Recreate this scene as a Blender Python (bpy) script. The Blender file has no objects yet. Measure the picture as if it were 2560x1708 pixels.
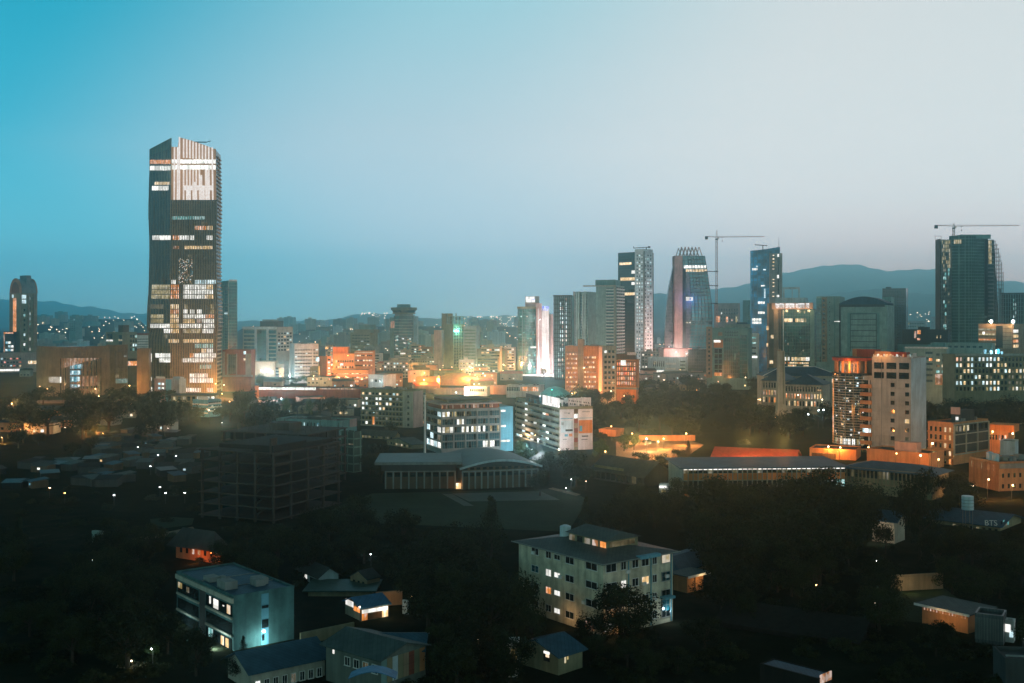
import bpy, math, random
from mathutils import Vector, Matrix
SC = bpy.context.scene
rnd = random.Random(7)
R = math.radians

# ---------------------------------------------------------------- camera, sky, exposure
F, CAMH, CX, HY = 2800.0, 60.0, 1280.0, 800.0      # focal length in photo pixels, eye height, principal column, horizon row
cd = bpy.data.cameras.new('camera'); cam = bpy.data.objects.new('camera', cd)
SC.collection.objects.link(cam)
cam.location = (0, 0, CAMH); cam.rotation_euler = (R(90), 0, 0)
cd.sensor_width = 36; cd.lens = 36 * F / 2560; cd.shift_y = -54 / 2560
cd.clip_start = 1; cd.clip_end = 40000
SC.camera = cam
SC.view_settings.view_transform = 'Standard'; SC.view_settings.look = 'None'
SC.view_settings.exposure = 0; SC.view_settings.gamma = 1
SC.cycles.use_denoising = True
SC.cycles.max_bounces = 5; SC.cycles.diffuse_bounces = 2; SC.cycles.glossy_bounces = 2
SC.cycles.transmission_bounces = 2; SC.cycles.volume_bounces = 2; SC.cycles.transparent_max_bounces = 6
SC.cycles.sample_clamp_indirect = 3; SC.cycles.caustics_reflective = False; SC.cycles.caustics_refractive = False

def s2l(c):
    return tuple(((v / 255) / 12.92 if v <= 10 else ((v / 255 + .055) / 1.055) ** 2.4) for v in c) + (1,)

class NT:
    def __init__(s, tree): s.t = tree; s.n = tree.nodes; s.l = tree.links
    def node(s, kind, ins=None, **kw):
        n = s.n.new(kind)
        for k, v in kw.items(): setattr(n, k, v)
        for k, v in (ins or {}).items():
            if hasattr(v, 'is_output'): s.l.new(v, n.inputs[k])
            else: n.inputs[k].default_value = v
        return n
    def math(s, op, a, b=0.0, c=0.0, clamp=False):
        n = s.n.new('ShaderNodeMath'); n.operation = op; n.use_clamp = clamp
        for i, v in enumerate((a, b, c)):
            if hasattr(v, 'is_output'): s.l.new(v, n.inputs[i])
            else: n.inputs[i].default_value = v
        return n.outputs[0]
    def ramp(s, fac, stops, interp='LINEAR'):
        n = s.n.new('ShaderNodeValToRGB'); n.color_ramp.interpolation = interp
        e = n.color_ramp.elements
        while len(e) < len(stops): e.new(.5)
        for i, (p, c) in enumerate(stops):
            e[i].position = p; e[i].color = c if hasattr(c, '__len__') else (c, c, c, 1)
        s.l.new(fac, n.inputs[0]); return n.outputs[0]
    def mix(s, f, a, b, blend='MIX'):
        n = s.n.new('ShaderNodeMix'); n.data_type = 'RGBA'; n.blend_type = blend
        for i, v in ((0, f), (6, a), (7, b)):
            if hasattr(v, 'is_output'): s.l.new(v, n.inputs[i])
            else: n.inputs[i].default_value = v
        return n.outputs[2]
    def sstep(s, v, a, b):
        n = s.n.new('ShaderNodeMapRange'); n.interpolation_type = 'SMOOTHSTEP'
        for i, x in enumerate((v, a, b, 0.0, 1.0)):
            if hasattr(x, 'is_output'): s.l.new(x, n.inputs[i])
            else: n.inputs[i].default_value = x
        return n.outputs[0]

SKY_UP, SKY_BACK = .05, 1.5
HAZE, HAZE_IN = 1.8e-4, (.21, .44, .49)     # density of the air; how much of the lost sky light it gives back
w = bpy.data.worlds.new('World'); SC.world = w; w.use_nodes = True
w.node_tree.nodes.clear(); T = NT(w.node_tree)
sep = T.node('ShaderNodeSeparateXYZ', {0: T.node('ShaderNodeTexCoord').outputs['Generated']}).outputs
az = T.math('ARCTAN2', sep[0], sep[1]); el = T.math('ARCSINE', sep[2])
eln = T.math('MULTIPLY', el, 2.5, clamp=True)
left = T.ramp(eln, [(0, s2l((116, 186, 200))), (.18, s2l((92, 184, 203))), (.42, s2l((54, 166, 192))), (.75, s2l((27, 156, 184)))])
mid = T.ramp(eln, [(0, s2l((160, 192, 204))), (.18, s2l((168, 196, 208))), (.42, s2l((168, 194, 204))), (.75, s2l((144, 196, 208)))])
right = T.ramp(eln, [(0, s2l((214, 196, 192))), (.10, s2l((208, 202, 201))), (.25, s2l((205, 211, 211))), (.75, s2l((203, 210, 211)))])
a0 = T.math('ADD', T.ramp(eln, [(0, .62), (.18, .45), (.36, .36), (.75, .47)]), -.5)
cm1 = T.sstep(T.math('SUBTRACT', az, a0), -.34, 0.02); cm2 = T.sstep(T.math('SUBTRACT', az, a0), -.02, .36)
col = T.mix(cm2, T.mix(cm1, left, mid), right)
up = T.sstep(el, .34, .75)
col = T.mix(up, col, s2l((50, 132, 168)))
side = T.math('MAXIMUM', T.sstep(T.math('MULTIPLY', az, -1), .55, 1.7), T.sstep(az, 1.2, 2.6))
col = T.mix(side, col, s2l((104, 148, 146)))
fall = T.math('MULTIPLY', T.math('SUBTRACT', 1, T.math('MULTIPLY', up, 1 - SKY_UP)), T.math('SUBTRACT', 1, T.math('MULTIPLY', side, 1 - SKY_BACK)))
fall = T.math('MULTIPLY', fall, T.math('SUBTRACT', 1, T.math('MULTIPLY', T.sstep(el, 0, -.1), .9)))
comp = T.ramp(eln, [(q, tuple(1 / (math.exp(-HAZE * min(10600, 580 / max(1e-4, math.sin(q / 2.5)))) * (1 - k) + k) / 8 for k in HAZE_IN) + (1,)) for q in (0, .04, .08, .12, .16, .2, .26, .34, .45, .6, .8, 1)])
col = T.mix(1.0, col, comp, 'MULTIPLY'); fall = T.math('MULTIPLY', fall, 8)     # the sky beyond the air, before the air dims it
bg = T.node('ShaderNodeBackground', {0: col, 1: fall})
T.node('ShaderNodeOutputWorld', {0: bg.outputs[0]})

# ---------------------------------------------------------------- helpers
def PX(px, d): return (px - CX) * d / F
def PZ(py, d): return CAMH - (py - HY) * d / F
def dep(py): return CAMH * F / (py - HY)

MATS = {}
def base_mat(name):
    m = bpy.data.materials.new(name); m.use_nodes = True; m.node_tree.nodes.clear()
    MATS[name] = m; return m, NT(m.node_tree)
def wallm(name, rgb, rough=.85, var=.3, scale=.12, joint=None, ior=1.4, metal=0):
    m, t = base_mat(name)
    co = t.node('ShaderNodeTexCoord').outputs['Object']
    n1 = t.node('ShaderNodeTexNoise', {'Vector': co, 'Scale': scale, 'Detail': 5.0, 'Roughness': .65}).outputs[0]
    mp = t.node('ShaderNodeMapping', {'Vector': co, 'Scale': (1, 1, .08)}).outputs[0]
    n2 = t.node('ShaderNodeTexNoise', {'Vector': mp, 'Scale': .9, 'Detail': 3.0}).outputs[0]
    f = t.math('ADD', t.math('MULTIPLY', n1, .6), t.math('MULTIPLY', n2, .4))
    f = t.sstep(f, .32, .68)
    c = t.mix(f, tuple(v * (1 - var) for v in rgb) + (1,), tuple(min(1, v * (1 + var * .6)) for v in rgb) + (1,))
    if joint:
        sx = t.node('ShaderNodeSeparateXYZ', {0: co}).outputs
        vec = t.node('ShaderNodeCombineXYZ', {0: t.math('ADD', sx[0], sx[1]), 1: sx[2]}).outputs[0]
        br = t.node('ShaderNodeTexBrick', {'Vector': vec, 'Color1': (1, 1, 1, 1), 'Color2': (.86, .86, .86, 1), 'Mortar': (joint[2],) * 3 + (1,), 'Scale': 1.0,
                    'Mortar Size': joint[3] if len(joint) > 3 else .06, 'Brick Width': joint[0], 'Row Height': joint[1]}, offset=0.0).outputs[0]
        c = t.mix(1.0, c, br, 'MULTIPLY')
    p = t.node('ShaderNodeBsdfPrincipled', {'Base Color': c, 'Roughness': rough, 'IOR': ior, 'Metallic': metal, 'Specular IOR Level': .12 if rough > .5 else .4})
    t.node('ShaderNodeOutputMaterial', {0: p.outputs[0]}); return m
def glassm(name, rgb, ior=1.9, rough=.1, grid=None, mort=(.1, .12, .12), var=.5, bias=.0):
    m, t = base_mat(name)
    co = t.node('ShaderNodeTexCoord').outputs['Object']
    sx = t.node('ShaderNodeSeparateXYZ', {0: co}).outputs
    vec = t.node('ShaderNodeCombineXYZ', {0: t.math('ADD', sx[0], sx[1]), 1: sx[2]}).outputs[0]
    n = t.node('ShaderNodeTexNoise', {'Vector': co, 'Scale': .08, 'Detail': 3.0}).outputs[0]
    c = t.mix(t.sstep(n, .35, .65), tuple(v * (1 - var) for v in rgb) + (1,), tuple(v * (1 + var) for v in rgb) + (1,))
    r = rough
    if grid:
        br = t.node('ShaderNodeTexBrick', {'Vector': vec, 'Color1': (1, 1, 1, 1), 'Color2': (.45, .45, .45, 1), 'Mortar': (1, 1, 1, 1), 'Scale': 1.0,
                    'Mortar Size': grid[2] if len(grid) > 2 else .12, 'Mortar Smooth': .1, 'Brick Width': grid[0], 'Row Height': grid[1], 'Bias': bias}, offset=0.0)
        c = t.mix(1.0, c, br.outputs[0], 'MULTIPLY')
        c = t.mix(br.outputs[1], c, mort + (1,))
        r = t.math('ADD', t.math('MULTIPLY', br.outputs[1], .5), rough)
    p = t.node('ShaderNodeBsdfPrincipled', {'Base Color': c, 'Roughness': r, 'IOR': ior})
    t.node('ShaderNodeOutputMaterial', {0: p.outputs[0]}); return m
def litm(name, rgb, st=1.0, var=.5, scale=.55, strip=True, sample=False):
    if name.startswith('lit_'): st *= 1.4
    m, t = base_mat(name)
    co = t.node('ShaderNodeNewGeometry').outputs['Position']
    n = t.node('ShaderNodeTexNoise', {'Vector': co, 'Scale': scale, 'Detail': 2.0}).outputs[0]
    mp = t.node('ShaderNodeMapping', {'Vector': co, 'Scale': (1, 1, .1)}).outputs[0]
    n2 = t.node('ShaderNodeTexNoise', {'Vector': mp, 'Scale': 1.1, 'Detail': 1.0}).outputs[0]
    f = t.math('ADD', t.math('MULTIPLY', n, .5), t.math('MULTIPLY', n2, .5))
    oi = t.node('ShaderNodeObjectInfo').outputs['Random']
    f = t.math('ADD', t.sstep(f, .36, .6), t.math('MULTIPLY', oi, .35))
    sp = t.node('ShaderNodeSeparateXYZ', {0: co}).outputs     # rooms and blinds: each bay a little different
    wn = t.node('ShaderNodeTexWhiteNoise', {0: t.node('ShaderNodeCombineXYZ', {0: t.math('FLOOR', t.math('MULTIPLY', t.math('ADD', sp[0], sp[1]), .62)), 1: t.math('FLOOR', t.math('MULTIPLY', sp[2], .29))}).outputs[0]}, noise_dimensions='3D').outputs[0]
    s = t.math('MULTIPLY', t.math('ADD', t.math('MULTIPLY', f, var), 1 - var), t.math('MULTIPLY', t.math('ADD', t.math('MULTIPLY', wn, .75 if strip else 0), .62 if strip else 1), st))
    hot = t.mix(t.sstep(f, .7, 1.2), rgb + (1,), tuple(min(1, v * .5 + .5) for v in rgb) + (1,))
    e = t.node('ShaderNodeEmission', {0: hot, 1: s})
    t.node('ShaderNodeOutputMaterial', {0: e.outputs[0]})
    m.cycles.emission_sampling = 'AUTO' if sample else 'NONE'
    return m

wallm('concrete', (.30, .31, .28)); wallm('cream', (.42, .38, .29)); wallm('white', (.62, .64, .62)); wallm('tan', (.36, .27, .18), joint=(60, 3.2, .75))
wallm('brown', (.13, .09, .055)); wallm('grey', (.24, .27, .26)); wallm('darkgrey', (.06, .07, .07)); wallm('soot', (.022, .022, .02)); wallm('pink', (.50, .36, .33)); wallm('redbrown', (.28, .09, .06), joint=(3, 1.2, .7))  # the darkest tone here is a plain near black
wallm('bronze', (.11, .095, .06), .5); wallm('tealgrey', (.28, .42, .39), joint=(4, 3.5, .8)); wallm('tealwall', (.17, .32, .31)); wallm('bluewhite', (.46, .58, .62)); wallm('pale_blue', (.62, .74, .78)); wallm('arch_brown', (.22, .12, .07)); wallm('steel', (.2, .2, .2), .5); wallm('darksteel', (.04, .045, .045), .5)
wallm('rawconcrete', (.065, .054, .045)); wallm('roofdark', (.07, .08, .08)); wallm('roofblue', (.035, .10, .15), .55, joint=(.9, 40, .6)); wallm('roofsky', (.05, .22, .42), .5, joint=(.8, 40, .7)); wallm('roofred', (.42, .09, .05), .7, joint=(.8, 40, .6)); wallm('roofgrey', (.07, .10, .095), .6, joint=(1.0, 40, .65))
wallm('roofgreen', (.045, .10, .08), .5, joint=(1.2, 60, .7)); wallm('metalsheet', (.10, .12, .125), .45, joint=(.6, 30, .6)); wallm('orangewall', (.55, .26, .12)); wallm('orangepaint', (.6, .22, .07)); wallm('bluepanel', (.12, .34, .44)); wallm('white_trim', (.7, .72, .7)); wallm('palewall', (.36, .37, .31))
wallm('olive', (.25, .24, .15)); wallm('tankwhite', (.55, .68, .72), .4); wallm('bark', (.05, .04, .03)); wallm('asphalt', (.05, .05, .05)); wallm('dirt', (.16, .13, .09)); wallm('net', (.05, .10, .085), joint=(3.6, 3.3, 2.6, .3))
wallm('hotelwall', (.44, .43, .39), joint=(6.5, 3.6, .8)); wallm('whitepod', (.58, .56, .57))
glassm('pane', (.012, .02, .022), 1.6, .06); glassm('pane_blue', (.015, .10, .13), 1.7, .08, (1.2, 3.4, .05), (.1, .14, .15))
glassm('curtain_teal', (.012, .14, .13), 1.9, .12, (1.8, 3.4, .12), (.05, .13, .12)); glassm('curtain_dark', (.012, .035, .033), 1.8, .12, (1.8, 3.3, .10), (.05, .07, .065)); glassm('curtain_blue', (.008, .24, .50), 1.7, .12, (2.0, 3.6, .10), (.02, .09, .13))
glassm('curtain_green', (.015, .10, .075), 2.0, .15, (1.6, 3.4, .14), (.05, .12, .1)); glassm('fluted', (.036, .042, .027), 1.7, .25, (2.2, 4.0, .12), (.1, .09, .06)); glassm('curtain_pink', (.14, .12, .16), 2.0, .15, (2.2, 3.5, .1), (.12, .12, .15))
glassm('shell_glass', (.015, .17, .22), 2.3, .1, (60, 4.2, .3), (.01, .08, .1)); glassm('cyan_glass', (.01, .16, .22), 2.2, .1, (6.2, 3.6, .1), (.01, .07, .09))
litm('lit_warm', (1, .66, .30), .85); litm('lit_white', (.95, .93, .86), 1.0, .35); litm('lit_cool', (.62, .88, .95), .85); litm('lit_orange', (1, .34, .08), .75); litm('lit_teal', (.25, .75, .72), .5)
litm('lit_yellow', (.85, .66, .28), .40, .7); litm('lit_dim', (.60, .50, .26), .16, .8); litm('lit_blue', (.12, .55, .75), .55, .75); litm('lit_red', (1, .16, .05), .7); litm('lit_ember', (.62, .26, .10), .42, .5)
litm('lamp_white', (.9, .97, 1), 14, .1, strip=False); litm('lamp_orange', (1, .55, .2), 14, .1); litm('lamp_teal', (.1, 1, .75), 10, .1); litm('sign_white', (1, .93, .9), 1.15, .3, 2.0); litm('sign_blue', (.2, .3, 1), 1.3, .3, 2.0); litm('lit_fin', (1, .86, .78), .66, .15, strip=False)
PAL = {'w': 'lit_warm', 'W': 'lit_white', 'c': 'lit_cool', 'o': 'lit_orange', 't': 'lit_teal', 'y': 'lit_yellow', 'd': 'lit_dim', 'b': 'lit_blue', 'r': 'lit_red', '.': 'pane', ',': 'pane_blue', 'e': 'lit_ember'}

def leafm(name, a, b):
    m, t = base_mat(name)
    n = t.node('ShaderNodeTexNoise', {'Vector': t.node('ShaderNodeTexCoord').outputs['Object'], 'Scale': 6.0, 'Detail': 2.0}).outputs[0]
    r = t.node('ShaderNodeObjectInfo').outputs['Random']
    c = t.mix(t.sstep(t.math('ADD', n, t.math('MULTIPLY', r, .3)), .4, .9), a + (1,), b + (1,))
    p = t.node('ShaderNodeBsdfPrincipled', {'Base Color': c, 'Roughness': .8, 'Specular IOR Level': .05})
    t.node('ShaderNodeOutputMaterial', {0: p.outputs[0]})
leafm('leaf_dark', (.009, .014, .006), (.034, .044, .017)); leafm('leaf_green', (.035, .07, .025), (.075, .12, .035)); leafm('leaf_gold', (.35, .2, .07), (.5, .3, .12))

COL = SC.collection
class MB:
    def __init__(s): s.v = []; s.f = []
    def add(s, vs, fs):
        o = len(s.v); s.v += [tuple(v) for v in vs]; s.f += [tuple(i + o for i in f) for f in fs]; return s
    def box(s, x0, x1, y0, y1, z0, z1):
        if x0 > x1: x0, x1 = x1, x0
        if y0 > y1: y0, y1 = y1, y0
        return s.add([(x0, y0, z0), (x1, y0, z0), (x1, y1, z0), (x0, y1, z0), (x0, y0, z1), (x1, y0, z1), (x1, y1, z1), (x0, y1, z1)],
                     [(0, 3, 2, 1), (4, 5, 6, 7), (0, 1, 5, 4), (1, 2, 6, 5), (2, 3, 7, 6), (3, 0, 4, 7)])
    def prism(s, poly, z0, z1, poly2=None):
        n = len(poly); p2 = poly2 or poly
        return s.add([(x, y, z0) for x, y in poly] + [(x, y, z1) for x, y in p2],
                     [tuple(reversed(range(n))), tuple(range(n, 2 * n))] + [(i, (i + 1) % n, n + (i + 1) % n, n + i) for i in range(n)])
    def cyl(s, x, y, r, z0, z1, n=12, r2=None):
        r2 = r if r2 is None else r2
        c = [(math.cos(2 * math.pi * i / n), math.sin(2 * math.pi * i / n)) for i in range(n)]
        return s.prism([(x + r * a, y + r * b) for a, b in c], z0, z1, [(x + r2 * a, y + r2 * b) for a, b in c])
    def tube(s, p, q, r, n=5, r2=None):
        p, q = Vector(p), Vector(q); d = (q - p); r2 = r if r2 is None else r2
        if d.length < 1e-6: return s
        u = d.normalized().orthogonal().normalized(); v = d.normalized().cross(u)
        vs = [p + (u * math.cos(2 * math.pi * i / n) + v * math.sin(2 * math.pi * i / n)) * r for i in range(n)] + [q + (u * math.cos(2 * math.pi * i / n) + v * math.sin(2 * math.pi * i / n)) * r2 for i in range(n)]
        return s.add(vs, [tuple(reversed(range(n))), tuple(range(n, 2 * n))] + [(i, (i + 1) % n, n + (i + 1) % n, n + i) for i in range(n)])
    def ball(s, c, r, n=8, m=5):
        vs = [(c[0], c[1], c[2] - r)]; fs = []
        for j in range(1, m):
            t = math.pi * j / m
            vs += [(c[0] + r * math.sin(t) * math.cos(2 * math.pi * i / n), c[1] + r * math.sin(t) * math.sin(2 * math.pi * i / n), c[2] - r * math.cos(t)) for i in range(n)]
        vs.append((c[0], c[1], c[2] + r)); L = len(vs) - 1
        for i in range(n):
            k = (i + 1) % n; fs.append((0, 1 + k, 1 + i)); fs.append((L, L - n + i, L - n + k))
            for j in range(m - 2): a = 1 + j * n; fs.append((a + i, a + k, a + n + k, a + n + i))
        return s.add(vs, fs)
    def mesh(s, name, mat):
        me = bpy.data.meshes.new(name); me.from_pydata(s.v, [], s.f)
        for m in (mat if isinstance(mat, (list, tuple)) else [mat]): me.materials.append(MATS[m])
        return me
def link(name, data, parent=None, loc=(0, 0, 0), rz=0.0):
    o = bpy.data.objects.new(name, data); COL.objects.link(o)
    o.location = loc; o.rotation_euler = (0, 0, rz)
    if parent is not None: o.parent = parent
    return o
def part(name, mb, mat, parent, loc=(0, 0, 0), rz=0.0, label=None):
    o = link(name, mb.mesh(name, mat), parent, loc, rz)
    if label: o['label'] = label
    return o
def tag(o, label, cat, group=None):
    o['label'] = label; o['category'] = cat
    if group: o['group'] = group
    return o
def thing(name, label, cat, loc, rz=0.0, group=None): return tag(link(name, None, None, loc, rz), label, cat, group)
def struct(name, mb, mat, kind='structure'):
    o = link(name, mb.mesh(name, mat)); o['kind'] = kind; return o
def light(parent, loc, power, rgb, size=.5, kind='POINT', spot=None):
    if parent.location.y > 450: power *= 3.6 if rgb[2] < .2 else 2.5          # the lit town is floodlit hard
    l = bpy.data.lights.new('lamp_light', kind); l.energy = power; l.color = rgb; l.shadow_soft_size = size
    o = link('lamp_light', l, parent, loc)
    return o
ORANGE, WHITE, TEAL, WARM = (1, .34, .08), (.85, .95, 1), (.25, 1, .85), (1, .55, .25)

PANES = {}
def pane_mesh(w_, h_, mat, name='window'):
    k = (round(w_, 2), round(h_, 2), mat, name)
    if k not in PANES: PANES[k] = MB().box(-w_ / 2, w_ / 2, -.06, .05, -h_ / 2, h_ / 2).mesh(name, mat)
    return PANES[k]

class B:
    """a rectangular building: corner nearest the eye at column xc and depth d, its left face ends at column xl, its right face at xr"""
    def __init__(s, name, label, cat, xl, xc, xr, d, th, yt, mat, D=None, group=None, roof='roofdark', parapet=.7, body='wall', z0=-.5, W=None, fix=False):
        t = R(th); x0 = PX(xc, d); kl = (xl - CX) / F
        if D is not None and not fix and xr is not None:   # turn it so that the given depth ends at column xr
            kr = (xr - CX) / F; t = math.atan(kr) + math.asin(max(-.95, min(.95, (kr * d - x0) / (D * math.sqrt(1 + kr * kr)))))
        c, n = math.cos(t), math.sin(t)
        s.W = W or (x0 - kl * d) / (c + kl * n)
        if D is None: kr = (xr - CX) / F; D = (kr * d - x0) / (n - kr * c)
        s.D, s.d, s.xl, s.xc, s.xr = D, d, xl, xc, xr if xr is not None else xc + 1
        s.h = PZ(yt, d); s.e = thing(name, label, cat, (x0, d, 0), -t, group); s.t = t
        s.n = 0; s.extra = {}
        s.wall = part(body, MB().box(-s.W, 0, 0, s.D, z0, s.h), mat, s.e)
        if parapet:
            m = MB(); p = parapet
            m.box(-s.W - .05, .05, -.05, .3, s.h + .004, s.h + p).box(-s.W - .05, .05, s.D - .3, s.D + .05, s.h + .004, s.h + p).box(-s.W - .05, -s.W + .3, .3, s.D - .3, s.h + .004, s.h + p).box(-.3, .05, .3, s.D - .3, s.h + .004, s.h + p)
            part('parapet', m, mat, s.e)
        if roof: part('roof', MB().box(-s.W + .32, -.32, .32, s.D - .32, s.h + .004, s.h + .12), roof, s.e)
    def z(s, py): return PZ(py, s.d)
    def u(s, f, px):
        return (px - s.xl) / (s.xc - s.xl) * s.W if f == 'L' else (px - s.xc) / (s.xr - s.xc) * s.D
    def P(s, f, u, n, z): return (-s.W + u, -n, z) if f == 'L' else (n, u, z)
    def fbox(s, mb, f, u0, u1, z0, z1, n0, n1):
        a = s.P(f, u0, n0, z0); b = s.P(f, u1, n1, z1)
        return mb.box(a[0], b[0], a[1], b[1], min(z0, z1), max(z0, z1))
    def pane(s, f, u, z, w_, h_, mat, n=0.0, name='window', lab=None):
        o = link(name, pane_mesh(w_, h_, mat, name), s.e, s.P(f, u, n + .03, z), 0 if f == 'L' else math.pi / 2)
        if lab: o['label'] = lab
        return o
    def win(s, f, px0, px1, nc, py0, py1, nr, wf=.6, hf=.5, lit=.15, pal='wW', dark='.', n=0.0, cap=90, pat=None, frame=None):
        u0, u1, z0, z1 = s.u(f, px0), s.u(f, px1), s.z(py0), s.z(py1)
        cw, ch = (u1 - u0) / nc, (z0 - z1) / nr
        for r in range(nr):
            for c in range(nc):
                if pat: k = pat[r % len(pat)][c % len(pat[r % len(pat)])]
                else: k = rnd.choice(pal) if rnd.random() < lit else dark
                if k == ' ': continue
                m = PAL[k]; u, z = u0 + (c + .5) * cw, z0 - (r + .5) * ch
                if s.n < cap:
                    o = s.pane(f, u, z, cw * wf, ch * hf, m, n); s.n += 1
                    if frame:
                        fm = MB(); a, b2, fr = cw * wf / 2, ch * hf / 2, .09
                        fm.box(-a - fr, a + fr, -.14, -.02, b2, b2 + fr).box(-a - fr, -a, -.14, -.02, -b2, b2).box(a, a + fr, -.14, -.02, -b2, b2).box(-a - fr - .05, a + fr + .05, -.22, -.02, -b2 - .1, -b2).box(-.03, .03, -.1, -.07, -b2, b2)
                        part('frame', fm, frame, o)
                else:
                    s.fbox(s.extra.setdefault(m, MB()), f, u - cw * wf / 2, u + cw * wf / 2, z - ch * hf / 2, z + ch * hf / 2, n - .02, n + .08)
        return s
    def patch(s, f, px0, px1, py0, py1, mat, out=.12, name='window', lab=None):
        a = s.u(f, px0); b = s.u(f, px1); z0, z1 = s.z(py1), s.z(py0)
        m = MB(); x, y, z = s.P(f, (a + b) / 2, 0, (z0 + z1) / 2); w_ = abs(b - a)
        m.box(-w_ / 2, w_ / 2, -out, .05, -(z1 - z0) / 2, (z1 - z0) / 2)
        o = part(name, m, mat, s.e, (x, y, z), 0 if f == 'L' else math.pi / 2)
        if lab: o['label'] = lab
        return s
    def bands(s, f, px0, px1, py0, py1, n, frac, mat, out=.35, name='storey_band'):
        a, b, z1, z0 = s.u(f, px0), s.u(f, px1), s.z(py0), s.z(py1); h = (z1 - z0) / n
        for i in range(n):
            m = MB(); s.fbox(m, f, a, b, z0 + i * h, z0 + i * h + h * frac, -.03, out); part(name, m, mat, s.e)
        return s
    def grid(s, f, px0, px1, nv, py0, py1, nh, tv, th, mat, out=.35, name='facade_grid'):
        a, b, z1, z0 = s.u(f, px0), s.u(f, px1), s.z(py0), s.z(py1); m = MB()
        for i in range(nv + 1 if nv else 0):
            u = a + (b - a) * i / nv; s.fbox(m, f, u - tv / 2, u + tv / 2, z0, z1, -.03, out)
        for i in range(nh + 1 if nh else 0):
            z = z0 + (z1 - z0) * i / nh; s.fbox(m, f, a, b, z - th / 2, z + th / 2, -.03, out - .03)
        part(name, m, mat, s.e); return s
    def block(s, px0, px1, yt, mat, name='plant_room', y0=.2, y1=.8, zb=None):
        a, b = s.u('L', px0), s.u('L', px1)
        part(name, MB().box(-s.W + a, -s.W + b, s.D * y0, s.D * y1, (s.h if zb is None else zb) + .13, s.z(yt)), mat, s.e); return s
    def clutter(s, k, seed=1):
        r = random.Random(seed); m = MB()
        for i in range(k):
            x, y, a, h = -s.W * r.uniform(.1, .9), s.D * r.uniform(.15, .85), r.uniform(.6, 1.8), r.uniform(.6, 1.8)
            m.box(x - a, x + a, y - a * .7, y + a * .7, s.h + .13, s.h + .13 + h)
        part('roof_equipment', m, 'grey', s.e); return s
    def done(s):
        if s.extra:
            ms = list(s.extra); me = bpy.data.meshes.new('window_field'); v = []; f = []; mi = []
            for i, k in enumerate(ms):
                o = len(v); v += s.extra[k].v; f += [tuple(j + o for j in q) for q in s.extra[k].f]; mi += [i] * len(s.extra[k].f)
            me.from_pydata(v, [], f)
            for k in ms: me.materials.append(MATS[k])
            me.polygons.foreach_set('material_index', mi)
            o = link('window', me, s.e); o['kind'] = 'stuff'
        return s
# ---------------------------------------------------------------- ground, roads, hills
m, t = base_mat('ground')
co = t.node('ShaderNodeTexCoord').outputs['Object']
n1 = t.node('ShaderNodeTexNoise', {'Vector': co, 'Scale': .012, 'Detail': 6.0, 'Roughness': .6}).outputs[0]
n2 = t.node('ShaderNodeTexNoise', {'Vector': co, 'Scale': .11, 'Detail': 5.0, 'Roughness': .7}).outputs[0]
f = t.math('ADD', t.math('MULTIPLY', n1, .55), t.math('MULTIPLY', n2, .45))
c = t.ramp(f, [(.36, (.008, .012, .007, 1)), (.5, (.014, .02, .012, 1)), (.6, (.03, .03, .02, 1)), (.7, (.08, .07, .05, 1))])
p = t.node('ShaderNodeBsdfPrincipled', {'Base Color': c, 'Roughness': 1.0, 'Specular IOR Level': .0})
t.node('ShaderNodeOutputMaterial', {0: p.outputs[0]})
m, t = base_mat('hillside')
n1 = t.node('ShaderNodeTexNoise', {'Vector': t.node('ShaderNodeTexCoord').outputs['Object'], 'Scale': .004, 'Detail': 6.0}).outputs[0]
c = t.ramp(n1, [(.35, (.07, .12, .07, 1)), (.65, (.13, .17, .10, 1))])
p = t.node('ShaderNodeBsdfPrincipled', {'Base Color': c, 'Roughness': 1.0, 'Specular IOR Level': .0}); t.node('ShaderNodeOutputMaterial', {0: p.outputs[0]})

mb = MB(); nx, ny = 60, 60
for j in range(ny + 1):
    y = -400 + 10700 * (j / ny) ** 2
    for i in range(nx + 1): mb.v.append(((i / nx - .5) * 14000, y, 0))
for j in range(ny):
    for i in range(nx): a = j * (nx + 1) + i; mb.f.append((a, a + 1, a + nx + 2, a + nx + 1))
struct('ground', mb, 'ground')

def hill(pts, d, depth, seed):
    """a ridge whose crest passes the given (column, row) marks at distance d, sloping down in front and behind"""
    r = random.Random(seed); ph = [r.uniform(0, 6) for _ in range(6)]
    n, k = 120, 14; mb = MB(); x0, x1 = pts[0][0], pts[-1][0]
    for i in range(n + 1):
        px = x0 + (x1 - x0) * i / n
        for a, b in zip(pts, pts[1:]):
            if a[0] <= px <= b[0]: q = (px - a[0]) / (b[0] - a[0]); q = q * q * (3 - 2 * q) * .6 + q * .4; row = a[1] + (b[1] - a[1]) * q; break
        crest = PZ(row, d) + 6 * math.sin(px * .05 + ph[0]) * d / 9000 + 4 * math.sin(px * .13 + ph[1]) * d / 9000
        X = PX(px, d)
        for j in range(k + 1):
            v = j / k * 2 - 1
            s = max(0, 1 - abs(v)) ; s = s * s * (3 - 2 * s)
            s *= 1 + .12 * math.sin(i * .35 + v * 5 + ph[2]) * (1 - s)
            mb.v.append((X * (1 + v * depth / d * .3), d + v * depth, max(-2, crest * s) - .5))
    for i in range(n):
        for j in range(k): a = i * (k + 1) + j; mb.f.append((a, a + k + 1, a + k + 2, a + 1))
    o = struct('hill', mb, 'hillside')
    for pl in o.data.polygons: pl.use_smooth = True
hill([(1560, 800), (1650, 738), (1700, 733), (1792, 723), (1830, 716), (1880, 708), (1953, 681), (2000, 676), (2030, 671), (2072, 662), (2110, 660), (2150, 664), (2180, 671), (2225, 676), (2270, 676), (2340, 671), (2420, 676), (2500, 703), (2560, 706), (2760, 740), (2900, 800)], 9700, 850, 1)
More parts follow.
